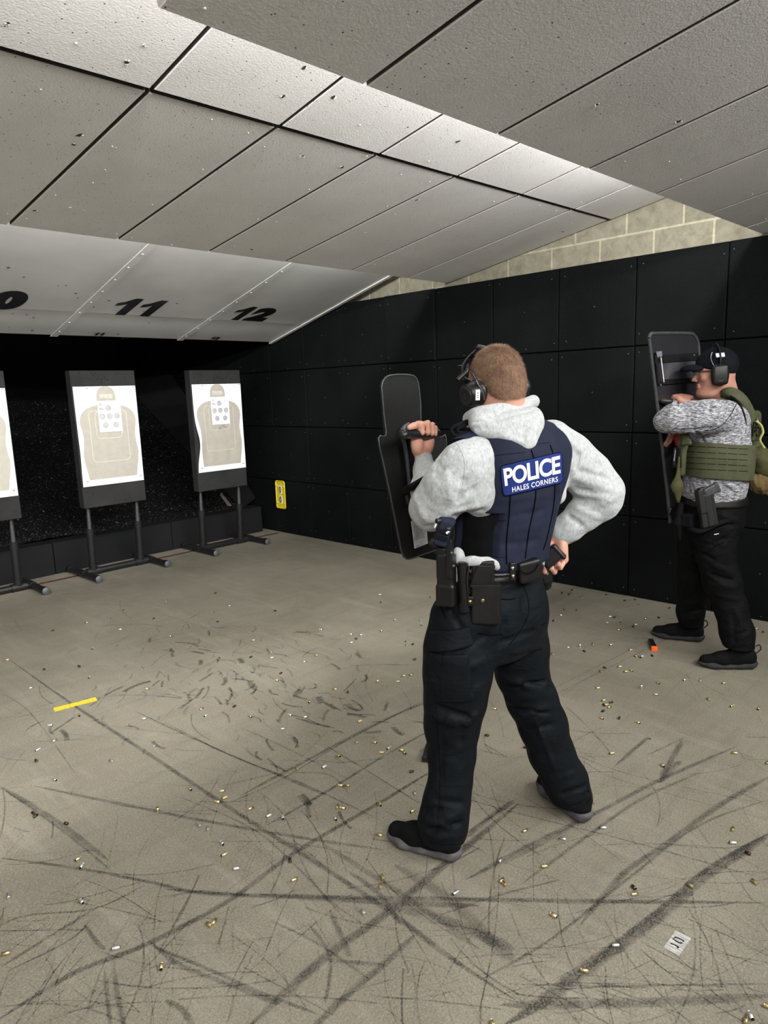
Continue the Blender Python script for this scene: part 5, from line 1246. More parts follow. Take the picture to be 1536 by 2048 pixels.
# the back patch: a stitched rectangle laid on the vest, lettered in white thread
q00, q10, q11, q01 = (1005, 993), (1124, 965), (1122, 903), (998, 932)
NX, NY = 28, 16; grid = np.zeros((NY+1, NX+1, 3)); okc = []
for j in range(NY+1):
    for i in range(NX+1):
        s, t = i/NX, j/NY
        x = (1-s)*(1-t)*q00[0]+s*(1-t)*q10[0]+s*t*q11[0]+(1-s)*t*q01[0]; y = (1-s)*(1-t)*q00[1]+s*(1-t)*q10[1]+s*t*q11[1]+(1-s)*t*q01[1]
        h_, n_ = on(bv_, x, y, 0.0)
        if h_ is None: h_ = on(bv_, x-6, y, 0.0)[0] or Vector(P(x, y, 2.2))
        grid[j, i] = h_
# smooth the sheet so it lies stiffly, then lift it clear
for _ in range(12):
    g2 = grid.copy(); g2[1:-1, 1:-1] = (grid[:-2, 1:-1]+grid[2:, 1:-1]+grid[1:-1, :-2]+grid[1:-1, 2:])/4; grid = g2
ctrN = Vector(np.cross(grid[NY//2, -1]-grid[NY//2, 0], grid[-1, NX//2]-grid[0, NX//2])).normalized()
if ctrN.dot(V3) > 0: ctrN = -ctrN
def patch(s, t, off_=0.0):
    """s, t in 0..1"""
    a = min(max(s, 0), 1)*NX; b_ = min(max(t, 0), 1)*NY; i, j = min(int(a), NX-1), min(int(b_), NY-1); fa, fb = a-i, b_-j
    p_ = (grid[j, i]*(1-fa)+grid[j, i+1]*fa)*(1-fb)+(grid[j+1, i]*(1-fa)+grid[j+1, i+1]*fa)*fb
    return Vector(p_)+ctrN*(0.003+off_)
m = MB(); rr_ = 0.10; vs_ = []
def rsq(s, t):       # rounded corners
    W_, H_ = 0.205, 0.112; x, y = (s-0.5)*W_, (t-0.5)*H_; r = 0.014; cx, cy = W_/2-r, H_/2-r
    if abs(x) > cx and abs(y) > cy:
        dx, dy = abs(x)-cx, abs(y)-cy; mx = max(dx, dy)/r; L = math.hypot(dx, dy)
        if L > 1e-9: k_ = mx*r/L; x = math.copysign(cx+dx*k_, x); y = math.copysign(cy+dy*k_, y)
    return x/W_+0.5, y/H_+0.5
n1, n2 = 40, 24
for off_ in (0.0015, -0.003):
    for j in range(n2+1):
        for i in range(n1+1): vs_.append(patch(*rsq(i/n1, j/n2), off_))
nn = (n1+1)*(n2+1); tf = [(j*(n1+1)+i, j*(n1+1)+i+1, (j+1)*(n1+1)+i+1, (j+1)*(n1+1)+i) for j in range(n2) for i in range(n1)]
bord = [j*(n1+1) for j in range(n2+1)]; edge = [i for i in range(n1)]+[j*(n1+1)+n1 for j in range(n2)]+[n2*(n1+1)+n1-i for i in range(n1)]+[(n2-j)*(n1+1) for j in range(n2)]
m.add(vs_, tf+[tuple(reversed([q+nn for q in f])) for f in tf]+[(edge[k], edge[k]+nn, edge[(k+1) % len(edge)]+nn, edge[(k+1) % len(edge)]) for k in range(len(edge))], 0, True)
pt_ = m.build('name_patch', M['patch'], vest); pt_['label'] = 'bright blue patch lettered POLICE HALES CORNERS in white'
m = MB(); m.tube([patch(*rsq((e_ % (n1+1))/n1, (e_//(n1+1))/n2), 0.0012) for e_ in edge+[edge[0]]], 0.0012, 5); m.build('patch_border', M['seam'], pt_)
def ptxt(txt, cs, ct, w_, h_, offs, nm, space=1.0):
    m = MB(); fit_text(m, txt, lambda x, y: patch(cs+x, ct+y, 0.0032), w_, h_, offs, sub=0, space=space)
    me = m.build(nm, M['thread'], pt_)
    return me
def fit_patch(txt, cs, ct, w_, h_, offs, nm, space=1.0):
    vs_, fs_ = text_mesh(txt, 1.0, offs, space=space); e = vs_.max(0)-vs_.min(0)
    me = bpy.data.meshes.new('t'); sx, sy = w_/e[0], h_/e[1]
    me.from_pydata([(x*sx*0.205, y*sy*0.112, 0) for x, y, _ in vs_], [], fs_); bm = bmesh.new(); bm.from_mesh(me); bmesh.ops.triangulate(bm, faces=bm.faces)
    for _ in range(3):
        es = [e_ for e_ in bm.edges if e_.calc_length() > 0.006]
        if es: bmesh.ops.subdivide_edges(bm, edges=es, cuts=1); bmesh.ops.triangulate(bm, faces=bm.faces)
    bm.verts.index_update(); m = MB(); m.add([patch(cs+v_.co.x/0.205, ct+v_.co.y/0.112, 0.0032) for v_ in bm.verts], [tuple(v_.index for v_ in f.verts) for f in bm.faces]); bm.free(); bpy.data.meshes.remove(me)
    return m.build(nm, M['thread'], pt_)
fit_patch('POLICE', 0.5, 0.615, 0.92, 0.58, 0.028, 'lettering', 0.93)
fit_patch('HALES CORNERS', 0.53, 0.165, 0.76, 0.165, 0.012, 'lettering', 1.1)

# --- hair
S = Solid(); A3 = (hl, hf, hu)
S.ell(at1(0, -0.016, 0.044), (0.0775*.96, 0.0965*.96, 0.0925*.96), A3); S.ell(at1(0, -0.045, -0.01), (0.066*.96, 0.062*.96, 0.075*.96), A3, 0.03)
S.box(at1(0, 0.13, -0.02), (0.12, 0.075, 0.10), A3, 0.01, 0.01, 's'); S.box(at1(0, 0.0, -0.135), (0.2, 0.2, 0.07), A3, 0.01, 0.01, 's')
def mat_hair(name, a, b):
    t = NT(name); co = t.coords(); t.col(t.ramp(t.noise(34, 5, 0.7, co), [(0.3, a), (0.7, b)])); return t.set(0.7, 0, 0.15)
M['hair'] = mat_hair('short_sandy_hair', (0.12, 0.064, 0.042), (0.20, 0.115, 0.075)); M['hairs'] = mat_hair('hair_strands', (0.15, 0.085, 0.055), (0.34, 0.22, 0.145))
hair = S.build('hair', 0.0035, M['hair'], off)
V_ = np.empty(len(hair.data.vertices)*3); hair.data.vertices.foreach_get('co', V_); V_ = V_.reshape(-1, 3); N_ = np.empty(len(V_)*3); hair.data.vertices.foreach_get('normal', N_); N_ = N_.reshape(-1, 3)
rs = np.random.RandomState(1); hc_ = vnp(hc); crown = vnp(at1(0.004, -0.062, 0.118))
vs_, fs_ = [], []
idx = rs.randint(0, len(V_), 26000); Nn = N_[idx].copy(); rel = V_[idx]-hc_
Nn[(Nn*rel).sum(1) < 0] *= -1
fl = V_[idx]-crown; fl -= Nn*((fl*Nn).sum(1))[:, None]; fl /= np.maximum(np.linalg.norm(fl, axis=1), 1e-6)[:, None]
low = np.clip((rel@vnp(hu)+0.06)/0.13, 0.12, 1)
d = Nn*0.42+fl*0.9+rs.normal(0, 0.16, Nn.shape); d /= np.linalg.norm(d, axis=1)[:, None]
ln = (0.006+0.009*low)*rs.uniform(0.6, 1.2, len(idx)); side = np.cross(d, Nn); side /= np.maximum(np.linalg.norm(side, axis=1), 1e-6)[:, None]
b0 = V_[idx]+rs.normal(0, 0.0014, Nn.shape); w0 = 0.00045
A_ = b0-side*w0; B_ = b0+side*w0; T_ = b0+d*ln[:, None]
allv = np.stack([A_, B_, T_], 1).reshape(-1, 3); me = bpy.data.meshes.new('hair_strands'); me.from_pydata(allv.tolist(), [], np.arange(len(allv)).reshape(-1, 3).tolist())
link_mesh('hair_strands', me, M['hairs'], hair)['kind'] = 'stuff'

# --- ear defenders
em = empty('ear_defenders', hc); place(em, off); em.location = (0, 0, 0); em.matrix_parent_inverse = Matrix.Identity(4); em.location = hc-off.location
def pl2(o):            # parent under ear defenders, mesh already in world space
    o.parent = em; o.matrix_parent_inverse = Matrix.Translation(hc).inverted()
def cup(c, ax, up, name):
    c, ax, up = Vector(c), Vector(ax).normalized(), Vector(up); up = (up-ax*up.dot(ax)).normalized(); fw = up.cross(ax)
    S = Solid(); S.cone(c-ax*0.020, c+ax*0.006, 0.040, 0.038, 0.006, flat=(up, 1.0)); S.add(lambda P_: (P_-vnp(c+ax*0.030))@vnp(ax), [-99]*3, [99]*3, 0.012, 'i'); S.add(lambda P_: -(P_-vnp(c-ax*0.016))@vnp(ax), [-99]*3, [99]*3, 0.006, 'i')
    o = S.build(name, 0.003, M['blackplastic']); pl2(o)
    m = MB(); m.lathe(c+ax*0.0285, ax, [(0, 0.029), (0.002, 0.028), (0.001, 0.022), (0.002, 0.0)], 28); q = m.build('cup_face', M['polymer']); q.parent = o
    m = MB(); m.lathe(c-ax*0.032, ax, [(0, 0.030), (0.002, 0.038), (0.010, 0.041), (0.016, 0.039), (0.018, 0.03)], 28); q = m.build('ear_cushion', M['polymer']); q.parent = o
    return o
lc = P(944, 788, 2.19); rc_ = P(1043, 776, 2.325)
lax = (-U3*0.80-V3*0.55-Z3*0.22).normalized(); rax = (U3*0.86+V3*0.48+Z3*0.0).normalized()
cL = cup(lc, lax, hu, 'ear_cup'); cR = cup(rc_-rax*0.012, rax, hu, 'ear_cup')
m = MB(); bd = crv([lc-lax*0.005+hu*0.035, P(922, 752, 2.20), P(928, 725, 2.235), P(950, 702, 2.31), at1(0, 0.035, 0.155), at1(-0.06, 0.03, 0.125), at1(-0.088, 0.02, 0.06), rc_+hu*0.03], 6)
m.tube(bd, 0.012, 8, flat=hf.cross(hl) if False else (Vector(at1(0,0,0.05))-P(922,752,2.2)).normalized()); pl2(m.build('headband', M['blackplastic']))
m = MB(); m.box(P(921, 745, 2.195), (0.005, 0.010, 0.022), Matrix((lax, (hu*0.3+hf*0.9).normalized(), (hu*0.9-hf*0.3).normalized())).transposed()); m.tube([P(936, 728, 2.20), P(934, 742, 2.19), P(915, 760, 2.18)], [0.004, 0.007, 0.008], 8); pl2(m.build('band_slider', M['blackplastic']))
m = MB(); m.tube(crv([P(934, 734, 2.185), P(946, 742, 2.165), P(952, 756, 2.155), P(948, 768, 2.15), P(936, 770, 2.15)], 6), 0.0013, 6); pl2(m.build('cable', M['lace']))
m = MB(); m.tube(crv([P(945, 745, 2.17), P(956, 768, 2.16), P(966, 785, 2.165), P(968, 800, 2.17)], 6), 0.0022, 6); m.tube(crv([P(958, 774, 2.16), P(966, 771, 2.17), P(973, 775, 2.18)], 4), 0.002, 6); pl2(m.build('cup_arm', M['rod']))
cb_ = bvh_of(cL); a_, n_ = on(cb_, 955, 790, 0.0012)
if a_ is not None:
    ux = (hu*0.98+U3*0.15); ux = (ux-n_*ux.dot(n_)).normalized(); uy = n_.cross(ux)
    m = MB(); m.box(a_, (0.016, 0.0075, 0.0008), Matrix((ux, uy, n_)).transposed()); q = m.build('cup_sticker', M['sticker']); q.parent = cL
    m = MB()
    for k_ in (-0.008, -0.002, 0.006): m.box(a_+n_*0.001+ux*k_, (0.0018, 0.0035, 0.0003), Matrix((ux, uy, n_)).transposed())
    m.build('sticker_print', M['ink']).parent = cL
# --- belt and what hangs on it
def belt_base(g):
    S = Solid(); S.loft(lsecs(PELV, g), XW, YW, 0.03); return S
zt, zb = P(1003, 1138, 2.14).z, P(1003, 1163, 2.14).z
S = belt_base(0.006); S.box((1.9, 1.25, (zt+zb)/2), (0.5, 0.5, (zt-zb)/2), None, 0.002, 0.003, 'i'); belt = S.build('duty_belt', 0.004, M['leather'], off)
bb = bvh_of(belt)
def rbx(name, c, h, ex, ez, mat, parent, rd=0.006, res=0.003, extra=None):
    """rounded block; ex to its right as seen, ez up, third axis towards the viewer"""
    ex = Vector(ex).normalized(); ez = Vector(ez); ez = (ez-ex*ez.dot(ex)).normalized(); en = ex.cross(ez)
    S = Solid(); S.box(c, h, (ex, ez, en), rd)
    if extra: extra(S, c, ex, ez, en)
    return S.build(name, res, mat, parent), (ex, ez, en)
# radio pouch
lat = (U3*0.97-V3*0.18)
c0 = P(972, 1207, 2.085)
rp, (ex, ez, en) = rbx('radio_pouch', c0, (0.047, 0.066, 0.020), lat, Z3-U3*0.03, M['leather'], belt, 0.009)
rbx('pouch_back', P(966, 1152, 2.10), (0.036, 0.050, 0.008), lat, Z3, M['leather'], belt, 0.005)
m = MB(); A = P(944, 1135, 2.085); B = P(952, 1180, 2.078)
m.box(P(962, 1160, 2.082), (0.028, 0.050, 0.003), Matrix((ex, (ez*0.93+ex*0.35).normalized(), en)).transposed()); m.build('pouch_strap', M['leather'], belt, 0.002)
m = MB(); m.box(c0+en*0.021+ez*0.062, (0.046, 0.004, 0.002), Matrix((ex, ez, en)).transposed()); m.build('pouch_lip', M['leather'], belt, 0.001)
m = MB(); m.lathe(P(965.5, 1201, 2.06), en, [(0, 0.0055), (0.003, 0.005), (0.002, 0.003), (0.003, 0)], 12); m.build('snap', M['brassstud'], rp)
rbx('pouch_tab', P(941, 1202, 2.075), (0.011, 0.016, 0.006), lat, Z3, M['leather'], belt, 0.003); m = MB(); m.lathe(P(940, 1203, 2.062), en, [(0, 0.006), (0.004, 0.005), (0.005, 0)], 12); m.build('snap', M['brassstud'], belt)
# baton holder
m = MB(); pa, pb = P(924, 1127, 2.085), P(930, 1222, 2.085); m.tube([pa, pb], 0.0165, 18); m.tube([pa, pa+(pb-pa)*0.06], 0.0185, 18); m.tube([pb-(pb-pa)*0.04, pb], 0.018, 18); bh_ = m.build('baton_holder', M['blackplastic'], belt)
m = MB(); m.tube([pa+Vector((0, 0, 0.001)), pa+Z3*0.004], 0.012, 16); m.build('baton_end', M['polymer'], bh_)
m = MB(); m.tube([P(938, 1132, 2.075), P(934, 1160, 2.068), P(937, 1210, 2.075)], 0.004, 6); m.build('holder_rib', M['leather'], bh_)
# left hip holster with its drop plate
def hx(S, c, ex, ez, en):
    S.box(c+ex*0.016+ez*0.045+en*0.012, (0.010, 0.062, 0.014), (ex, ez, en), 0.003); S.box(c-ez*0.075, (0.030, 0.035, 0.024), (ex, ez, en), 0.006)
    S.box(c-ex*0.012+ez*0.03, (0.016, 0.05, 0.02), (ex, ez, en), 0.006)
hl1, ax_ = rbx('left_holster', P(893, 1143, 2.09), (0.026, 0.055, 0.022), U3*0.9-V3*0.4, Z3+U3*0.03, M['blackplastic'], belt, 0.005, 0.003, hx)
m = MB()
for (x, y) in ((903, 1106), (907, 1132)): m.lathe(P(x, y, 2.055), -V3, [(0, 0.005), (0.003, 0.004), (0.003, 0)], 10)
m.build('holster_screw', M['greyplastic'], hl1)
# navy strapped device under the elbow
def dx(S, c, ex, ez, en):
    S.cone(c+ez*0.035-ex*0.016, c+ez*0.042+ex*0.014, 0.013, 0.013, 0.006)
sd_, (ex, ez, en) = rbx('strapped_radio', P(886, 1066, 2.075), (0.021, 0.040, 0.016), U3*0.93-Z3*0.33, Z3*0.9+U3*0.36, M['navy'], belt, 0.005, 0.003, dx)
m = MB(); m.lathe(P(875, 1042, 2.06), (-U3-V3*.6), [(-0.008, 0.008), (0.004, 0.008), (0.005, 0.004), (0.002, 0.0)], 12); m.lathe(P(899, 1058, 2.055), (U3-V3*.6), [(-0.008, 0.008), (0.004, 0.008), (0.005, 0.004), (0.002, 0.0)], 12); m.build('strap_knob', M['polymer'], sd_)
m = MB(); m.tube([P(872, 1048, 2.065), P(869, 1056, 2.06)], 0.005, 8); m.tube([P(899, 1062, 2.055), P(892, 1068, 2.05)], 0.006, 8); m.build('metal_clip', M['chrome'], sd_)
m = MB()
for t in (-0.012, 0.008): m.box(P(884, 1068, 2.055)+ez*t, (0.022, 0.006, 0.0018), Matrix((ex, ez, en)).transposed())
m.build('strap', M['sideblack'], sd_)
rbx('radio_foot', P(868, 1085, 2.08), (0.012, 0.012, 0.014), U3*0.8-Z3*0.5, Z3*0.9+U3*0.36, M['blackplastic'], belt, 0.004)
# cuff pouch and keeper
cn = (U3*0.94+V3*0.33)
cpo, (ex, ez, en) = rbx('cuff_pouch', P(1057, 1141, 2.135), (0.041, 0.036, 0.018), cn+Z3*0.12, Z3, M['leather'], belt, 0.010)
m = MB(); arc = [P(1034, 1128, 2.09), P(1040, 1141, 2.092), P(1053, 1147, 2.10), P(1068, 1142, 2.11), P(1077, 1128, 2.125)]; m.tube(crv(arc, 5), 0.0018, 6); m.build('flap_edge', M['seam'], cpo)
kp, (ex, ez, en) = rbx('belt_keeper', P(1025, 1143, 2.10), (0.010, 0.030, 0.006), U3, Z3-U3*0.05, M['leather'], belt, 0.003)
m = MB()
for (x, y) in ((1025, 1136), (1026, 1152)): m.lathe(P(x, y, 2.093), en, [(0, 0.0062), (0.004, 0.005), (0.005, 0)], 12)
m.build('keeper_snap', M['chrome'], kp)
# right holster, mostly hidden by the hip
S = Solid(); S.cone(P(1088, 1132, 2.37), P(1092, 1170, 2.38), 0.024, 0.02, 0.01); S.box(P(1092, 1148, 2.37), (0.018, 0.03, 0.03), (U3, V3, Z3), 0.006); S.build('right_holster', 0.0035, M['blackplastic'], belt)
# shoulder microphone bundle in front of the left shoulder
m = MB(); m.tube(crv([P(936, 842, 2.17), P(915, 850, 2.13), P(903, 858, 2.12), P(908, 870, 2.12), P(925, 868, 2.13), P(940, 858, 2.16)], 6), 0.0065, 8); m.tube(crv([P(934, 848, 2.16), P(918, 856, 2.12), P(915, 864, 2.12), P(930, 864, 2.14)], 6), 0.005, 8)
m.build('microphone_cord', M['sideblack'], off)

# --- pistol in the right hand, half drawn from the holster
pg = empty('pistol', P(1100, 1115, 2.34), 'black pistol grip in the officer\'s right hand at the hip', 'pistol')
gx = (P(1121, 1098, 2.33)-P(1090, 1124, 2.345)).normalized(); gn = (-V3*0.93-U3*0.3); gn = (gn-gx*gn.dot(gx)).normalized(); gy = gn.cross(gx)
R = (gx, gy, gn)
S = Solid(); S.box(P(1102, 1113, 2.325), (0.040, 0.029, 0.016), R, 0.012); S.build('grip', 0.0025, M['polymer'], pg)
S = Solid(); cB = P(1118, 1103, 2.318); S.box(cB, (0.007, 0.031, 0.018), R, 0.005); S.box(cB+gx*0.008, (0.006, 0.019, 0.010), R, 0.003, 0.002, 's'); S.build('magazine_well', 0.002, M['blackplastic'], pg)
S = Solid(); S.box(P(1091, 1130, 2.345), (0.018, 0.05, 0.014), ((gx*0.7-Z3*0.7).normalized(), (gx*0.7+Z3*0.7).normalized().cross(Vector((0, 0, 1))) if False else gn.cross((gx*0.7-Z3*0.7).normalized()), gn), 0.004); S.build('slide', 0.0025, M['polymer'], pg)

# ================================================================== the officer's ballistic shield
def shield_plate(outline, P0, ew, ez, th=0.010, bow=0.05, xc=0.0):
    """outline in metres (across, up) on the plate; bow = how far the middle stands off"""
    me = bpy.data.meshes.new('t'); n = len(outline); bm = bmesh.new(); vsb = [bm.verts.new((x, y, 0)) for x, y in outline]; bm.faces.new(vsb)
    xs_ = [q[0] for q in outline]; x0, x1 = min(xs_), max(xs_)
    nc = 14
    for k in range(1, nc):
        x = x0+(x1-x0)*k/nc; g = bm.verts[:]+bm.edges[:]+bm.faces[:]; bmesh.ops.bisect_plane(bm, geom=g, plane_co=(x, 0, 0), plane_no=(1, 0, 0))
    bm.verts.index_update(); V_ = [v_.co.copy() for v_ in bm.verts]; F_ = [tuple(v_.index for v_ in f.verts) for f in bm.faces]; BE = [(e.verts[0].index, e.verts[1].index) for e in bm.edges if e.is_boundary]; bm.free(); bpy.data.meshes.remove(me)
    en = ew.cross(ez).normalized(); xm = (x0+x1)/2; hw = (x1-x0)/2
    def w_(x, y, off_=0.0): return P0+ew*x+ez*y-en*(bow*(1-((x-xm)/hw)**2))+en*off_
    m = MB(); m.add([w_(q.x, q.y, 0) for q in V_]+[w_(q.x, q.y, -th) for q in V_], F_+[tuple(reversed([i+len(V_) for i in f])) for f in F_]+[(a, b_, b_+len(V_), a+len(V_)) for a, b_ in BE], 0)
    return m, w_, en
def mat_shield():
    t = NT('textured_black_shield'); co = t.coords(); t.col(t.ramp(t.noise(500, 2, 0.5, co), [(0.35, (0.003, 0.003, 0.0033)), (0.7, (0.013, 0.013, 0.014))])); t.bump(t.noise(420, 3, 0.6, co), 0.9, 0.003); return t.set(0.55, 0, 0.25)
M['shield'] = mat_shield()
# plate roughly across the range, leaning a little
Y0 = 1.66
lean = (AY(810, 1100, Y0-0.03)-AY(765, 770, Y0)); 
ezs = (Z3*1.0+YW*0.02).normalized(); ews = (XW*0.985+YW*0.10).normalized()
P0 = AY(775, 940, Y0)
en_ = ews.cross(ezs).normalized()
def on_plate(px, py):
    d = ray(px, py); t = (P0-CO).dot(en_)/d.dot(en_); q = CO+d*t-P0; return q.dot(ews), q.dot(ezs)
opx = [(763,775),(766,762),(776,752),(800,749),(824,751),(834,760),(838,778),(841,810),(846,872),(884,874),(892,880),(902,1000),(908,1060),(906,1080),(895,1092),(850,1108),(820,1118),(810,1115),(803,1100),(795,1060),(783,1000),(770,940),(757,876),(772,871),(768,830)]
OUT = [on_plate(x, y) for x, y in opx]
m, wfn, ens = shield_plate(OUT, P0, ews, ezs, 0.009, 0.0)
shd = empty('ballistic_shield', P0-Z3*0.3, 'black notched ballistic shield held up in front of the officer in the grey hoodie', 'shield')
m.build('shield_plate', M['shield'], shd)
back = -1 if ens.dot(V3) > 0 else 1          # towards the holder
def onp(px, py, off_): x, y = on_plate(px, py); return P0+ews*x+ezs*y+ens*back*off_
m = MB(); pts = [P0+ews*x+ezs*y-ens*back*(-0.0) for x, y in OUT]; m.tube(crv(pts+[pts[0]], 3), 0.0028, 6); m.build('edge_trim', M['greyplastic'], shd)
# handle bracket
S = Solid()
br = crv([onp(812, 848, 0.012), onp(800, 856, 0.016), onp(795, 868, 0.020), onp(797, 878, 0.020), onp(802, 895, 0.018), onp(807, 930, 0.018), onp(811, 968, 0.018), onp(808, 976, 0.018), onp(806, 990, 0.018), onp(811, 1006, 0.016), onp(820, 1008, 0.012)], 4)
S.chain(br, [0.007]*len(br), 0.004); S.cone(onp(797, 862, 0.02), onp(797, 876, 0.02), 0.011, 0.011, 0.006)
S.build('handle_bracket', 0.003, simple('grey_painted_bracket', (0.06, 0.07, 0.074), 0.4, 0.2), shd)
S = Solid(); S.tri(onp(806, 880, 0.020), onp(834, 872, 0.020), onp(838, 968, 0.022), 0.010); S.tri(onp(806, 880, 0.020), onp(838, 968, 0.022), onp(814, 975, 0.022), 0.010); S.build('arm_pad', 0.004, M['sideblack'], shd)
hx1 = hat(0.070, -0.0, -0.030)                # centre of the fist
gdir = (XW*0.97-Z3*0.02+YW*0.05).normalized()
gl = P(800, 869, 2.235)
m = MB(); m.tube(crv([onp(800, 866, 0.010), onp(800, 868, 0.06), gl*0.55+onp(800, 868, 0.06)*0.45, gl+gdir*0.012, gl+gdir*0.05, hx1, hx1+gdir*0.055], 5), 0.0165, 18); m.build('grip_tube', M['polymer'], shd)
m = MB(); m.tube([onp(813, 848, 0.014), onp(817, 858, 0.016)], 0.006, 8); m.tube([onp(818, 1004, 0.02), onp(826, 996, 0.022)], 0.004, 8); m.build('bracket_bolt', M['chrome'], shd)
# forearm strap
m = MB(); st_ = crv([onp(809, 986, 0.02), P(822, 975, 2.18), P(838, 964, 2.185), P(850, 958, 2.21), P(862, 956, 2.26)], 6)
m.tube(st_, 0.026, 10, flat=(-V3)); m.build('forearm_strap', M['sideblack'], shd)
# printed label low on the plate
m = MB(); lq = [onp(820, 1042, 0.0055), onp(849, 1036, 0.0055), onp(854, 1087, 0.0055), onp(827, 1097, 0.0055)]; m.hexa(lq, [q-ens*back*0.0012 for q in lq]); lb = m.build('maker_label', M['sticker'], shd)
m = MB(); rnd = random.Random(3)
def lab(s, t, off_=0.0008): return lerp(lerp(lq[0], lq[1], s), lerp(lq[3], lq[2], s), t)+ens*back*off_
for k in range(15):
    t0 = 0.06+0.045*k; s1 = rnd.uniform(0.6, 0.92); m.add([lab(0.10, t0), lab(s1, t0), lab(s1, t0+0.016), lab(0.10, t0+0.016)], [(0, 1, 2, 3)])
m.add([lab(0.08, 0.02), lab(0.25, 0.02), lab(0.25, 0.045), lab(0.08, 0.045)], [(0, 1, 2, 3)]); m.add([lab(0.08, 0.92), lab(0.35, 0.92), lab(0.35, 0.94), lab(0.08, 0.94)], [(0, 1, 2, 3)]); m.build('label_print', M['ink'], lb)
# ================================================================== the second officer, in profile at the right
far = empty('person', (4.10, 1.32, 0), 'person in profile wearing heather shirt, olive plate carrier and black cap', 'person')
F2 = (-U3*0.975+V3*0.20).normalized(); L2 = (-U3*0.20-V3*0.975).normalized()
T2 = [((1424,1000,3.8),.175,.150),((1428,975,3.8),.185,.160),((1431,945,3.8),.192,.158),((1434,910,3.8),.198,.158),((1438,870,3.81),.192,.148),((1444,838,3.81),.175,.125),((1449,812,3.82),.13,.092),((1451,797,3.82),.085,.066)]
PV2 = [((1424,1075,3.81),.165,.125),((1427,1040,3.80),.178,.150),((1428,1005,3.80),.176,.158),((1427,975,3.8),.165,.145)]
LL2 = [(1430,1050,3.73,40),(1430,1100,3.72,37),(1444,1165,3.71,34),(1462,1215,3.69,30),(1474,1265,3.66,31),(1481,1310,3.635,27)]
RL2 = [(1408,1045,3.88,44),(1397,1100,3.94,38),(1390,1150,3.97,32),(1388,1185,4.0,28),(1381,1222,4.03,25),(1384,1262,4.05,22)]
LA2 = [(1448,833,3.67,33),(1418,833,3.63,32),(1385,834,3.615,30),(1350,838,3.63,27),(1332,842,3.66,23)]
LF2 = [(1332,842,3.67,22),(1338,826,3.76,15),(1344,808,3.83,10)]
RA2 = [(1440,835,3.97,30),(1408,862,4.0,26),(1390,872,3.97,22),(1370,852,3.88,16),(1357,836,3.82,12)]
S = Solid(); hc2 = P(1431, 750, 3.80)
at2, (l2, f2, u2) = head_solid(S, hc2, F2-Z3*0.04, L2, 0.97, 1.12, P(1452, 806, 3.82), 0.068)
S.ell(at2(0, 0.04, -0.10), (0.05, 0.05, 0.03), (l2, f2, u2), 0.03)
S.loft([(P(*q[0]), q[1]-0.02, q[2]-0.02) for q in T2], L2, F2, 0.03); S.loft([(P(*q[0]), q[1]-0.02, q[2]-0.02) for q in PV2], L2, F2, 0.03)
for rows, f in ((LL2[:-1], .75), (RL2[:-1], .75), (LA2, .75), (LF2, .78), (RA2, .75)):
    pts, rad = px_chain(rows); S.chain(pts, [max(0.024, r*f) for r in rad], 0.015)
w1 = P(1350, 797, 3.86); hand_solid(S, w1, U3*0.85+V3*0.35+Z3*0.06, Z3*0.95-V3*0.2, -V3*0.8+U3*0.4, [(35, 62, 40), (38, 64, 40), (40, 66, 40), (42, 66, 40)], 1.0)
w2 = P(1356, 834, 3.81); hand_solid(S, w2, -Z3*1.0-U3*0.16, U3*0.35-V3*0.9, -U3*0.9+Z3*0.1, [(10, 18, 12), (16, 24, 14), (34, 50, 30), (38, 55, 30)], 0.98, [w2-Z3*0.05-U3*0.045-V3*0.01, w2-Z3*0.08-U3*0.050-V3*0.015, w2-Z3*0.105-U3*0.048-V3*0.02], 0.06)
S.build('body', 0.0035, M['skin2'], far)
# trousers
S = Solid(); S.loft([(P(*q[0]), q[1], q[2]) for q in PV2], L2, F2, 0.05, e=2.1)
for rows in (LL2, RL2):
    pts, rad = px_chain(rows); S.chain(pts, rad, 0.03)
S.ell(P(1452, 1035, 3.80), (0.12, 0.09, 0.11), (L2, F2, Z3), 0.04)
for (px, py, v) in ((1480, 1305, 3.56), (1384, 1256, 3.99)): S.box(P(px, py, v)-Z3*0.09, (0.13, 0.13, 0.09), None, 0.002, 0.004, 's')
V_, F_ = S.mesh(0.014); b2 = BVHTree.FromPolygons([tuple(x) for x in V_.tolist()], F_.tolist())
folds(S, b2, [(1440,1030,1475,1042,.014,.012),(1425,1045,1468,1052,.012,-.014),(1420,1090,1455,1075,.014,-.01),(1425,1130,1465,1145,.016,.016),(1420,1148,1468,1163,.013,-.016),(1415,1165,1470,1175,.015,.012),(1380,1110,1420,1140,.014,.010),(1385,1095,1430,1120,.013,-.010),(1405,1140,1440,1165,.015,.012),
    (1360,1212,1405,1200,.013,.010),(1360,1228,1405,1218,.012,-.010),(1360,1240,1400,1235,.012,.010),(1450,1280,1495,1262,.013,-.009),(1452,1292,1505,1285,.012,.010),(1465,1225,1470,1290,.014,-.007),(1480,1230,1488,1290,.012,.006),(1430,1190,1480,1200,.014,.006),(1380,1075,1450,1090,.016,.007)], 1.3)
S.mod(rough_noise(0.0022, 22, 22, 16, 15)); tr2 = S.build('trousers', 0.005, M['blackpants'], far); b2 = bvh_of(tr2)
m = MB(); a_, n_ = on(b2, 1433, 1068, 0.001)
if a_ is not None:
    ex = (U3-n_*U3.dot(n_)).normalized(); m.box(a_, (0.012, 0.0022, 0.0008), Matrix(((ex*0.95+Z3*0.3).normalized(), n_.cross(ex), n_)).transposed()); m.build('pocket_tab', M['sticker'], tr2)
seam(b2, 'pocket_edge', [(1380,1090),(1400,1104),(1412,1106),(1432,1092),(1448,1085)], 0.002, M['seam'], tr2)
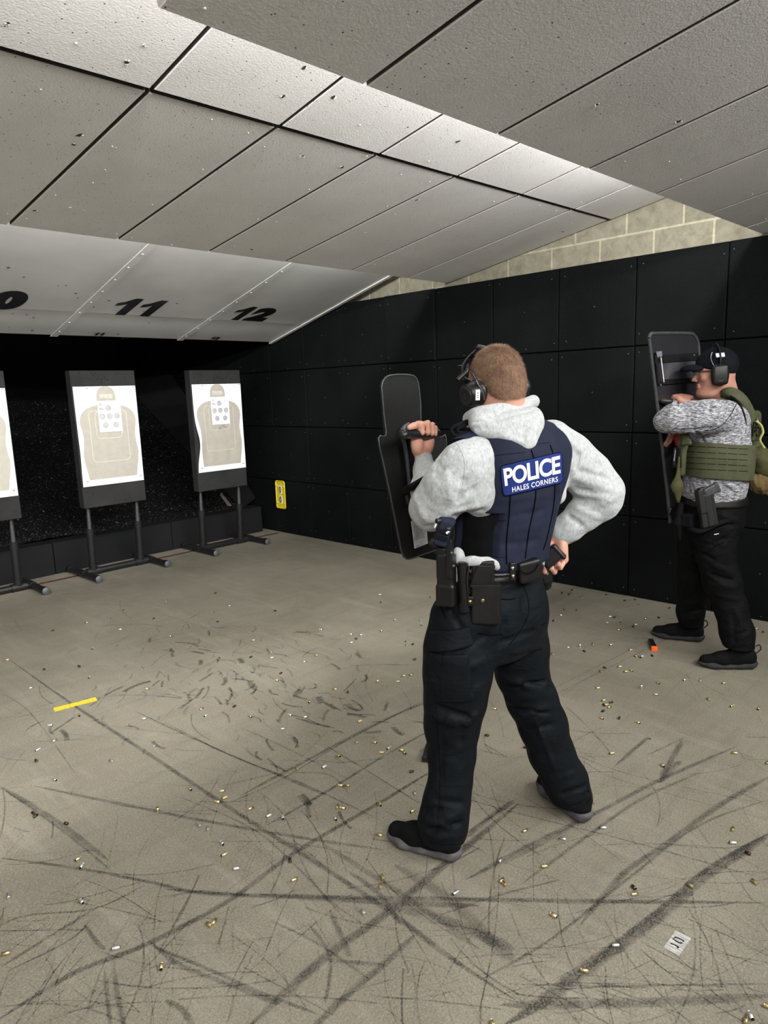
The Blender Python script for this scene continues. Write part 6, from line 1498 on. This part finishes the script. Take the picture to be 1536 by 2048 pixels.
shoe(far, FL(1513, 1337), FL(1402, 1333), M['shoe'], M['soledark'], 0.31)
shoe(far, FL(1408, 1284), FL(1310, 1272), M['shoe'], M['soledark'], 0.31)
# shirt
S = Solid(); S.loft([(P(*q[0]), q[1]+.006, q[2]+.006) for q in T2], L2, F2, 0.03)
for rows in (LA2, LF2, RA2):
    pts, rad = px_chain(rows); S.chain(pts, rad, 0.03 if rows is LA2 else 0.015)
S.cone(P(1448, 800, 3.82), P(1450, 790, 3.82), 0.074, 0.070, 0.02)
S.cone(P(1449, 785, 3.815), P(1449, 770, 3.81), 0.062, 0.062, 0.01, 's'); S.box(P(1424, 1000, 3.8)-Z3*0.05, (0.5, 0.5, 0.05), None, 0.002, 0.006, 's')
V_, F_ = S.mesh(0.014); b3 = BVHTree.FromPolygons([tuple(x) for x in V_.tolist()], F_.tolist())
folds(S, b3, [(1385,862,1400,885,.010,.008),(1392,862,1410,888,.009,-.008),(1402,862,1420,888,.010,.008),(1430,856,1360,862,.010,-.010),(1415,800,1425,825,.012,-.006),(1400,808,1410,850,.012,.005),(1375,808,1385,855,.012,-.005),(1350,815,1355,855,.012,.004),(1385,950,1395,990,.010,.008),(1400,950,1405,990,.010,-.007),(1415,955,1440,985,.012,.009),(1430,955,1465,985,.011,-.009),(1375,950,1378,985,.009,-.006),(1445,965,1480,985,.012,.008)], 1.3)
S.mod(rough_noise(0.002, 28, 28, 25, 12)); M['knit'] = mat_knit(); sh2 = S.build('shirt', 0.0045, M['knit'], far); b3 = bvh_of(sh2)
seam(b3, 'raglan_seam', [(1473,808),(1462,828),(1446,848),(1430,858),(1410,861)], 0.0022, M['seam'], sh2)
# plate carrier
M['olive'] = mat_cloth('olive_webbing', (0.060, 0.064, 0.036), (0.085, 0.090, 0.052), 0.12, 0.8, 20); M['olive2'] = mat_cloth('dark_olive_pouch', (0.048, 0.048, 0.022), (0.075, 0.074, 0.034), 0.5, 0.8, 18); M['tan2'] = mat_cloth('tan_pouch', (0.10, 0.070, 0.030), (0.16, 0.115, 0.055), 0.6, 0.8, 16)
S = Solid(); S.loft([(P(*q[0]), q[1]+.022, q[2]+.022) for q in T2[1:6]], L2, F2, 0.03, e=2.6)
ex2, ez2 = (U3*0.996-Z3*0.085).normalized(), (Z3*0.996+U3*0.085).normalized()
S.box(P(1433, 918, 3.8), (0.5, 0.094, 0.5), (ex2, ez2, V3), 0.004, 0.004, 'i'); pc = S.build('plate_carrier', 0.004, M['olive'], far); b4 = bvh_of(pc)
m = MB()
for r in range(5):
    for k in range(6):
        x0 = 1372+21*k; y0_ = 892+11.2*r+0.05*(x0-1372); A = [on(b4, x0+i*4.5, y0_+0.225*i, 0.0004)[0] for i in range(5)]; A = [q for q in A if q is not None]
        if len(A) > 2: m.tube(A, 0.0014, 5)
o = m.build('webbing_slots', M['seam'], pc)
S = Solid(); stp = [P(1444, 790, 3.79), P(1456, 786, 3.73), P(1470, 787, 3.70), P(1487, 800, 3.71), P(1499, 822, 3.73), P(1506, 850, 3.74), P(1510, 885, 3.75)]
S.chain(crv(stp, 3), [0.034]*19, 0.01, flat=((-V3*0.8+Z3*0.5+U3*0.3), 0.35)); S.tri(P(1499, 830, 3.75), P(1512, 830, 3.95), P(1512, 930, 3.78), 0.022, 0.02); S.tri(P(1512, 830, 3.95), P(1512, 930, 3.95), P(1508, 925, 3.76), 0.022, 0.02)
S.build('shoulder_strap', 0.004, M['olive'], pc)
m = MB(); m.tube(crv([P(1460, 792, 3.66), P(1475, 803, 3.65), P(1486, 824, 3.64), P(1491, 850, 3.64), P(1486, 886, 3.63)], 5), 0.006, 8); m.build('strap_edge', M['sideblack'], pc)
S = Solid(); S.tri(P(1370, 868, 3.68), P(1380, 886, 3.63), P(1366, 888, 3.66), 0.010); S.chain([P(1369, 862, 3.70), P(1365, 890, 3.70), P(1362, 945, 3.72)], [0.018, 0.024, 0.022], 0.02); S.build('front_panel', 0.004, M['olive'], pc)
S = Solid(); S.chain([P(1503, 895, 3.70), P(1503, 925, 3.66), P(1493, 952, 3.62), P(1478, 962, 3.62)], [0.019, 0.018, 0.02, 0.02], 0.01, flat=(V3, 0.3)); S.build('side_strap', 0.004, M['olive'], pc)
m = MB(); pa_ = P(1512, 863, 3.675); Rm = (U3*0.93+V3*0.3+Z3*-0.06).normalized(); Rz = (Z3+U3*0.10).normalized(); Rz = (Rz-Rm*Rz.dot(Rm)).normalized(); Rn = Rm.cross(Rz)
m.box(pa_, (0.026, 0.050, 0.002), Matrix((Rm, Rz, Rn)).transposed()); ip = m.build('id_patch', M['olive2'], pc, 0.001)
m = MB(); c4 = [pa_+Rm*a*0.026+Rz*b_*0.050+Rn*0.003 for a, b_ in ((-1, -1), (1, -1), (1, 1), (-1, 1), (-1, -1))]; m.tube(c4, 0.0022, 5); m.build('patch_border', M['seam'], ip)
m = MB(); fit_text(m, 'PO', lambda x, y: pa_+Rm*x+Rz*y+Rn*0.0035, 0.040, 0.055, 0.01); m.build('lettering', M['seam'], ip)
S = Solid(); S.ell(P(1520, 920, 3.74), (0.050, 0.05, 0.080), (U3, V3, Z3)); S.cone(P(1508, 905, 3.72), P(1530, 940, 3.74), 0.03, 0.04, 0.02); S.mod(rough_noise(0.004, 40, 40, 30, 3)); S.build('rear_pouch', 0.004, M['olive2'], pc)
S = Solid(); S.ell(P(1518, 965, 3.76), (0.058, 0.06, 0.060), (U3, V3, Z3)); S.cone(P(1502, 955, 3.74), P(1535, 985, 3.76), 0.025, 0.022, 0.03); S.mod(rough_noise(0.007, 45, 45, 40, 6)); S.build('dump_pouch', 0.004, M['tan2'], pc)
m = MB(); m.tube(crv([P(1512, 842, 3.66), P(1522, 850, 3.65), P(1526, 865, 3.65), P(1520, 880, 3.65), P(1529, 896, 3.65)], 5), 0.006, 6); m.build('cord', simple('yellow_green_cord', (0.35, 0.36, 0.12), 0.7), pc)
m = MB(); m.tube([P(1514, 838, 3.67), P(1517, 850, 3.66)], 0.010, 8); m.build('buckle', M['polymer'], pc)
S = Solid(); S.chain([P(1356, 946, 3.66), P(1354, 972, 3.66), P(1357, 1003, 3.66)], [0.010, 0.030, 0.010], 0.02, flat=(V3, 0.6)); S.chain([P(1358, 915, 3.67), P(1356, 946, 3.66)], [0.006, 0.008], 0.005); S.build('hanging_pouch', 0.0035, M['olive2'], pc)
m = MB(); m.box(P(1355, 915, 3.70), (0.014, 0.02, 0.055)); m.tube([P(1350, 895, 3.68), P(1348, 930, 3.68)], 0.008, 8); m.build('front_pouch', M['blackplastic'], pc, 0.003); m = MB(); m.tube([P(1351, 900, 3.67), P(1348, 922, 3.67)], 0.004, 6); m.build('buckle', M['chrome'], pc)
# gun belt, holster
S = Solid(); S.loft([(P(*q[0]), q[1]+.012, q[2]+.012) for q in PV2], L2, F2, 0.03); zz2 = P(1400, 1012, 3.6).z; S.box((4.1, 1.3, zz2), (0.6, 0.6, 0.022), None, 0.002, 0.003, 'i'); bl2 = S.build('gun_belt', 0.005, M['leather'], far)
hz = (P(1409, 985, 3.57)-P(1420, 1053, 3.57)).normalized(); hxx = (U3*0.97+V3*0.12); hxx = (hxx-hz*hxx.dot(hz)).normalized(); hn = hxx.cross(hz)
S = Solid(); hcn = P(1414, 1020, 3.565); S.box(hcn, (0.044, 0.090, 0.016), (hxx, hz, hn), 0.006); S.box(hcn+hxx*0.006+hn*0.014, (0.020, 0.088, 0.010), (hxx, hz, hn), 0.006); S.box(hcn-hxx*0.028+hz*0.055, (0.016, 0.065, 0.020), (hxx, hz, hn), 0.005); S.build('thigh_holster', 0.003, simple('grey_holster_shell', (0.012, 0.0122, 0.0128), 0.5, 0, 0.4, bump=0.2, bscale=300), bl2)
gpx = empty('pistol', P(1418, 985, 3.56), 'dark pistol seated in the thigh holster of the person at the right wall', 'pistol')
S = Solid(); ga, gb = P(1410, 986, 3.56), P(1434, 974, 3.56); gx_ = (gb-ga).normalized(); gn_ = -V3; gy_ = gn_.cross(gx_); S.box((ga+gb)/2, (0.042, 0.024, 0.014), (gx_, gy_, gn_), 0.008); S.box(gb, (0.008, 0.027, 0.016), (gx_, gy_, gn_), 0.004); S.build('grip', 0.003, M['greyplastic'], gpx)
S = Solid(); S.box(P(1405, 986, 3.56), (0.020, 0.03, 0.014), (hxx, hz, hn), 0.004); S.build('slide', 0.003, M['polymer'], gpx)
m = MB(); m.bbox(*[tuple(x) for x in ((P(1376, 1040, 3.62)-Vector((.03, .03, .035))), (P(1376, 1040, 3.62)+Vector((.03, .03, .035))))]); m.build('belt_pouch', M['sideblack'], bl2, 0.008)
S = Solid(); S.chain([P(1362, 1010, 3.64), P(1356, 1045, 3.64), P(1360, 1078, 3.64)], [0.016, 0.024, 0.008], 0.01); S.build('hanging_strap', 0.004, M['sideblack'], bl2)
m = MB(); m.tube(crv([P(1378, 1055, 3.60), P(1400, 1062, 3.56), P(1440, 1045, 3.57), P(1460, 1040, 3.62)], 5), 0.014, 8, flat=V3); m.build('thigh_strap', M['sideblack'], bl2)
# cap
M['capcloth'] = mat_cloth('black_cap_cloth', (0.004, 0.0045, 0.007), (0.007, 0.008, 0.011), 0.1)
S = Solid(); A2 = (l2, f2, u2); S.ell(at2(0, -0.012, 0.050), (0.083, 0.106, 0.096), A2, 0.01); S.ell(at2(0, 0.0, 0.05), (0.081, 0.10, 0.098), A2, 0.02)
S.half(at2(0, 0.09, 0.046), (-u2+f2*0.30)*1.0); S.ell(at2(0, -0.012, 0.02), (0.073, 0.092, 0.10), A2, 0.004, 's'); S.ell(at2(0, -0.105, 0.012), (0.035, 0.03, 0.024), A2, 0.004, 's')
cap = S.build('cap', 0.003, M['capcloth'], far)
S = Solid(); S.ell(at2(0, 0.118, 0.040), (0.072, 0.066, 0.026), A2, 0.01); S.ell(at2(0, 0.110, 0.014), (0.085, 0.090, 0.022), A2, 0.006, 's'); S.build('cap_bill', 0.003, M['capcloth'], cap)
m = MB(); m.lathe(at2(0, -0.005, 0.146), u2, [(0, 0.008), (0.003, 0.006), (0.004, 0)], 10); m.build('cap_button', M['capcloth'], cap)
# glasses
gl_ = empty('glasses', (0, 0, 0)); gl_.parent = far; gl_.location = (hc2-far.location)
def pl3(o, par=None):
    o.parent = par or gl_; o.matrix_parent_inverse = Matrix.Translation(hc2).inverted()
m = MB()
for sx in (-1, 1):
    m.tube(crv([at2(sx*0.076, 0.0, 0.022), at2(sx*0.074, 0.05, 0.024), at2(sx*0.064, 0.090, 0.026), at2(sx*0.050, 0.104, 0.026)], 4), 0.003, 6)
m.tube(crv([at2(0.05, 0.104, 0.027), at2(0.02, 0.114, 0.029), at2(0, 0.114, 0.024), at2(-0.02, 0.114, 0.029), at2(-0.05, 0.104, 0.027)], 4), 0.0028, 6); pl3(m.build('glasses_frame', M['polymer']))
for sx in (-1, 1):
    m = MB(); ring = [at2(sx*(0.033+0.024*cos(t)), 0.108-0.006*abs(0.033+0.024*cos(t))/0.05, 0.010+0.020*sin(t)) for t in [2*pi*k/16 for k in range(16)]]; m.add(ring+[q+f2*0.0015 for q in ring], [tuple(range(16)), tuple(reversed(range(16, 32)))]+[(i, (i+1) % 16, 16+(i+1) % 16, 16+i) for i in range(16)])
    t = NT('clear_lens'); t.col((0.9, 0.92, 0.95)); t.b.inputs['Transmission Weight'].default_value = 0.9; t.b.inputs['IOR'].default_value = 1.3; pl3(m.build('lens', t.set(0.05, 0, 0.6)))
# ear defenders on the cap
e2 = empty('ear_defenders', (0, 0, 0)); e2.parent = far; e2.location = hc2-far.location
for sx in (1, -1):
    c_ = at2(sx*0.098, 0.002, 0.0); ax_ = l2*sx
    S = Solid(); S.ell(c_, (0.020, 0.045, 0.058), A2); S.box(c_, (0.017, 0.040, 0.053), A2, 0.015, 0.01); o = S.build('ear_cup', 0.003, M['blackplastic']); pl3(o, e2)
    if sx == 1:
        m = MB()
        for k in range(3): m.tube([c_+l2*0.0195-u2*0.028+f2*a-u2*0.003*k for a in (-0.012, 0.012)], 0.0009, 4)
        m.tube(crv([c_+l2*0.0195-u2*0.020+f2*0.008, c_+l2*0.020-u2*0.012, c_+l2*0.0195-u2*0.020-f2*0.008], 4), 0.001, 4); q = m.build('cup_mark', M['greyplastic']); q.parent = e2; q.matrix_parent_inverse = Matrix.Translation(hc2).inverted()
m = MB(); m.tube(crv([at2(0.100, 0.004, 0.05), at2(0.098, 0.0, 0.09), at2(0.070, 0.0, 0.135), at2(0, 0.0, 0.160), at2(-0.070, 0.0, 0.135), at2(-0.098, 0, 0.09), at2(-0.10, 0.004, 0.05)], 6), 0.017, 10, flat=u2); pl3(m.build('headband', M['blackplastic']), e2)
m = MB(); m.box(at2(0.093, 0.0, 0.105), (0.003, 0.021, 0.012), Matrix(((l2*0.8+u2*0.6).normalized(), f2, (u2*0.8-l2*0.6).normalized())).transposed()); pl3(m.build('silver_plate', M['sticker']), e2)
m = MB(); m.tube(crv([at2(0.098, 0.03, 0.045), at2(0.09, 0.042, 0.075), at2(0.080, 0.044, 0.10), at2(0.07, 0.035, 0.125)], 4), 0.002, 5); pl3(m.build('band_wire', M['chrome']), e2)

# red item by the lowered hand
m = MB(); rp_ = P(1355, 880, 3.80); S = Solid(); S.box(rp_, (0.014, 0.014, 0.034), ((U3+Z3*0.2).normalized(), V3, (Z3-U3*0.2).normalized()), 0.004); o = S.build('red_pouch_tab', 0.003, simple('bright_red', (0.42, 0.012, 0.016), 0.5)); tag(o, 'small red item beside the lowered hand of the person in the black cap', 'red item')

# ------------------------------------------------------------------ far shield with window
A_, B_, C_ = P(1299, 668, 3.74), P(1396, 668, 4.12), P(1341, 1040, 3.86)
ezf = (A_-C_).normalized(); ewf = (B_-A_); ewf = (ewf-ezf*ewf.dot(ezf)).normalized(); enf = ewf.cross(ezf).normalized(); Pf = (A_+C_)/2+ewf*0.25
def onf(px, py, off_=0.0):
    d = ray(px, py); t = (Pf-CO).dot(enf)/d.dot(enf); q = CO+d*t; s_ = -1 if enf.dot(V3) > 0 else 1; return q+enf*s_*off_
def cf(px, py): q = onf(px, py)-Pf; return q.dot(ewf), q.dot(ezf)
OF = [cf(x, y) for x, y in [(1298,676),(1301,669),(1312,667),(1378,667),(1388,671),(1394,680),(1397,695),(1402,760),(1410,850),(1420,960),(1424,1010),(1420,1022),(1408,1030),(1345,1043),(1340,1038),(1336,1000),(1325,900),(1312,790)]]
fs = empty('ballistic_shield', Pf-Z3*0.4, 'tall black shield with a viewing window held before the person in the cap', 'shield')
m, wf2, _ = shield_plate(OF, Pf, ewf, ezf, 0.010, 0.0); m.build('shield_plate', simple('smooth_black_shield', (0.018, 0.018, 0.021), 0.45, 0, 0.4, bump=0.1), fs)
m = MB(); pts = [Pf+ewf*x+ezf*y for x, y in OF]; m.tube(crv(pts+[pts[0]], 3), 0.0095, 8); m.build('edge_trim', simple('grey_edge_trim', (0.045, 0.046, 0.05), 0.5, 0, 0.3), fs)
def quadbox(name, pp, th, off_, mat):
    m = MB(); lo = [onf(x, y, off_) for x, y in pp]; hi = [onf(x, y, off_+th) for x, y in pp]; m.hexa(lo, hi); return m.build(name, mat, fs, 0.002)
quadbox('window_pane', [(1319, 727), (1387, 722), (1388, 756), (1322, 760)], 0.010, 0.002, simple('tinted_window', (0.075, 0.076, 0.085), 0.2, 0, 0.6, 0.3, 12))
for pp in ([(1306,711),(1391,706),(1391,721),(1307,728)], [(1311,762),(1391,756),(1391,764),(1312,770)], [(1306,711),(1318,710),(1322,768),(1312,770)], [(1387,708),(1391,708),(1391,762),(1388,762)]): quadbox('window_frame', pp, 0.012, 0.006, M['polymer'])
quadbox('label', [(1305, 704), (1316, 703), (1317, 714), (1307, 715)], 0.002, 0.02, simple('grey_label', (0.16, 0.17, 0.19), 0.5))
m = MB()
for (x, y) in ((1310, 715), (1382, 711), (1315, 771), (1386, 766)): m.lathe(onf(x, y, 0.018), -enf if enf.dot(V3) > 0 else enf, [(0, 0.007), (0.004, 0.006), (0.005, 0)], 10)
m.build('frame_bolt', M['greyplastic'], fs)
m = MB(); m.tube([onf(1314, 716, 0.022), onf(1320, 765, 0.022)], 0.0028, 6); m.build('white_wire', M['sticker'], fs)
m = MB(); m.tube([onf(1318, 803, 0.02), onf(1318, 803, 0.05), P(1345, 806, 3.85), P(1366, 808, 3.87), P(1382, 810, 3.90)], 0.016, 12); m.tube([P(1352, 807, 3.83), P(1353, 814, 3.82)], 0.012, 8); m.build('grip_tube', M['polymer'], fs)
quadbox('arm_pad', [(1322, 800), (1345, 798), (1352, 870), (1335, 875)], 0.03, 0.012, M['sideblack'])
S = Solid(); S.chain([onf(1338, 1015, 0.02), onf(1330, 1018, 0.03), onf(1328, 1024, 0.03), onf(1336, 1030, 0.02)], [0.008]*4, 0.004); S.build('lower_buckle', 0.003, M['polymer'], fs)
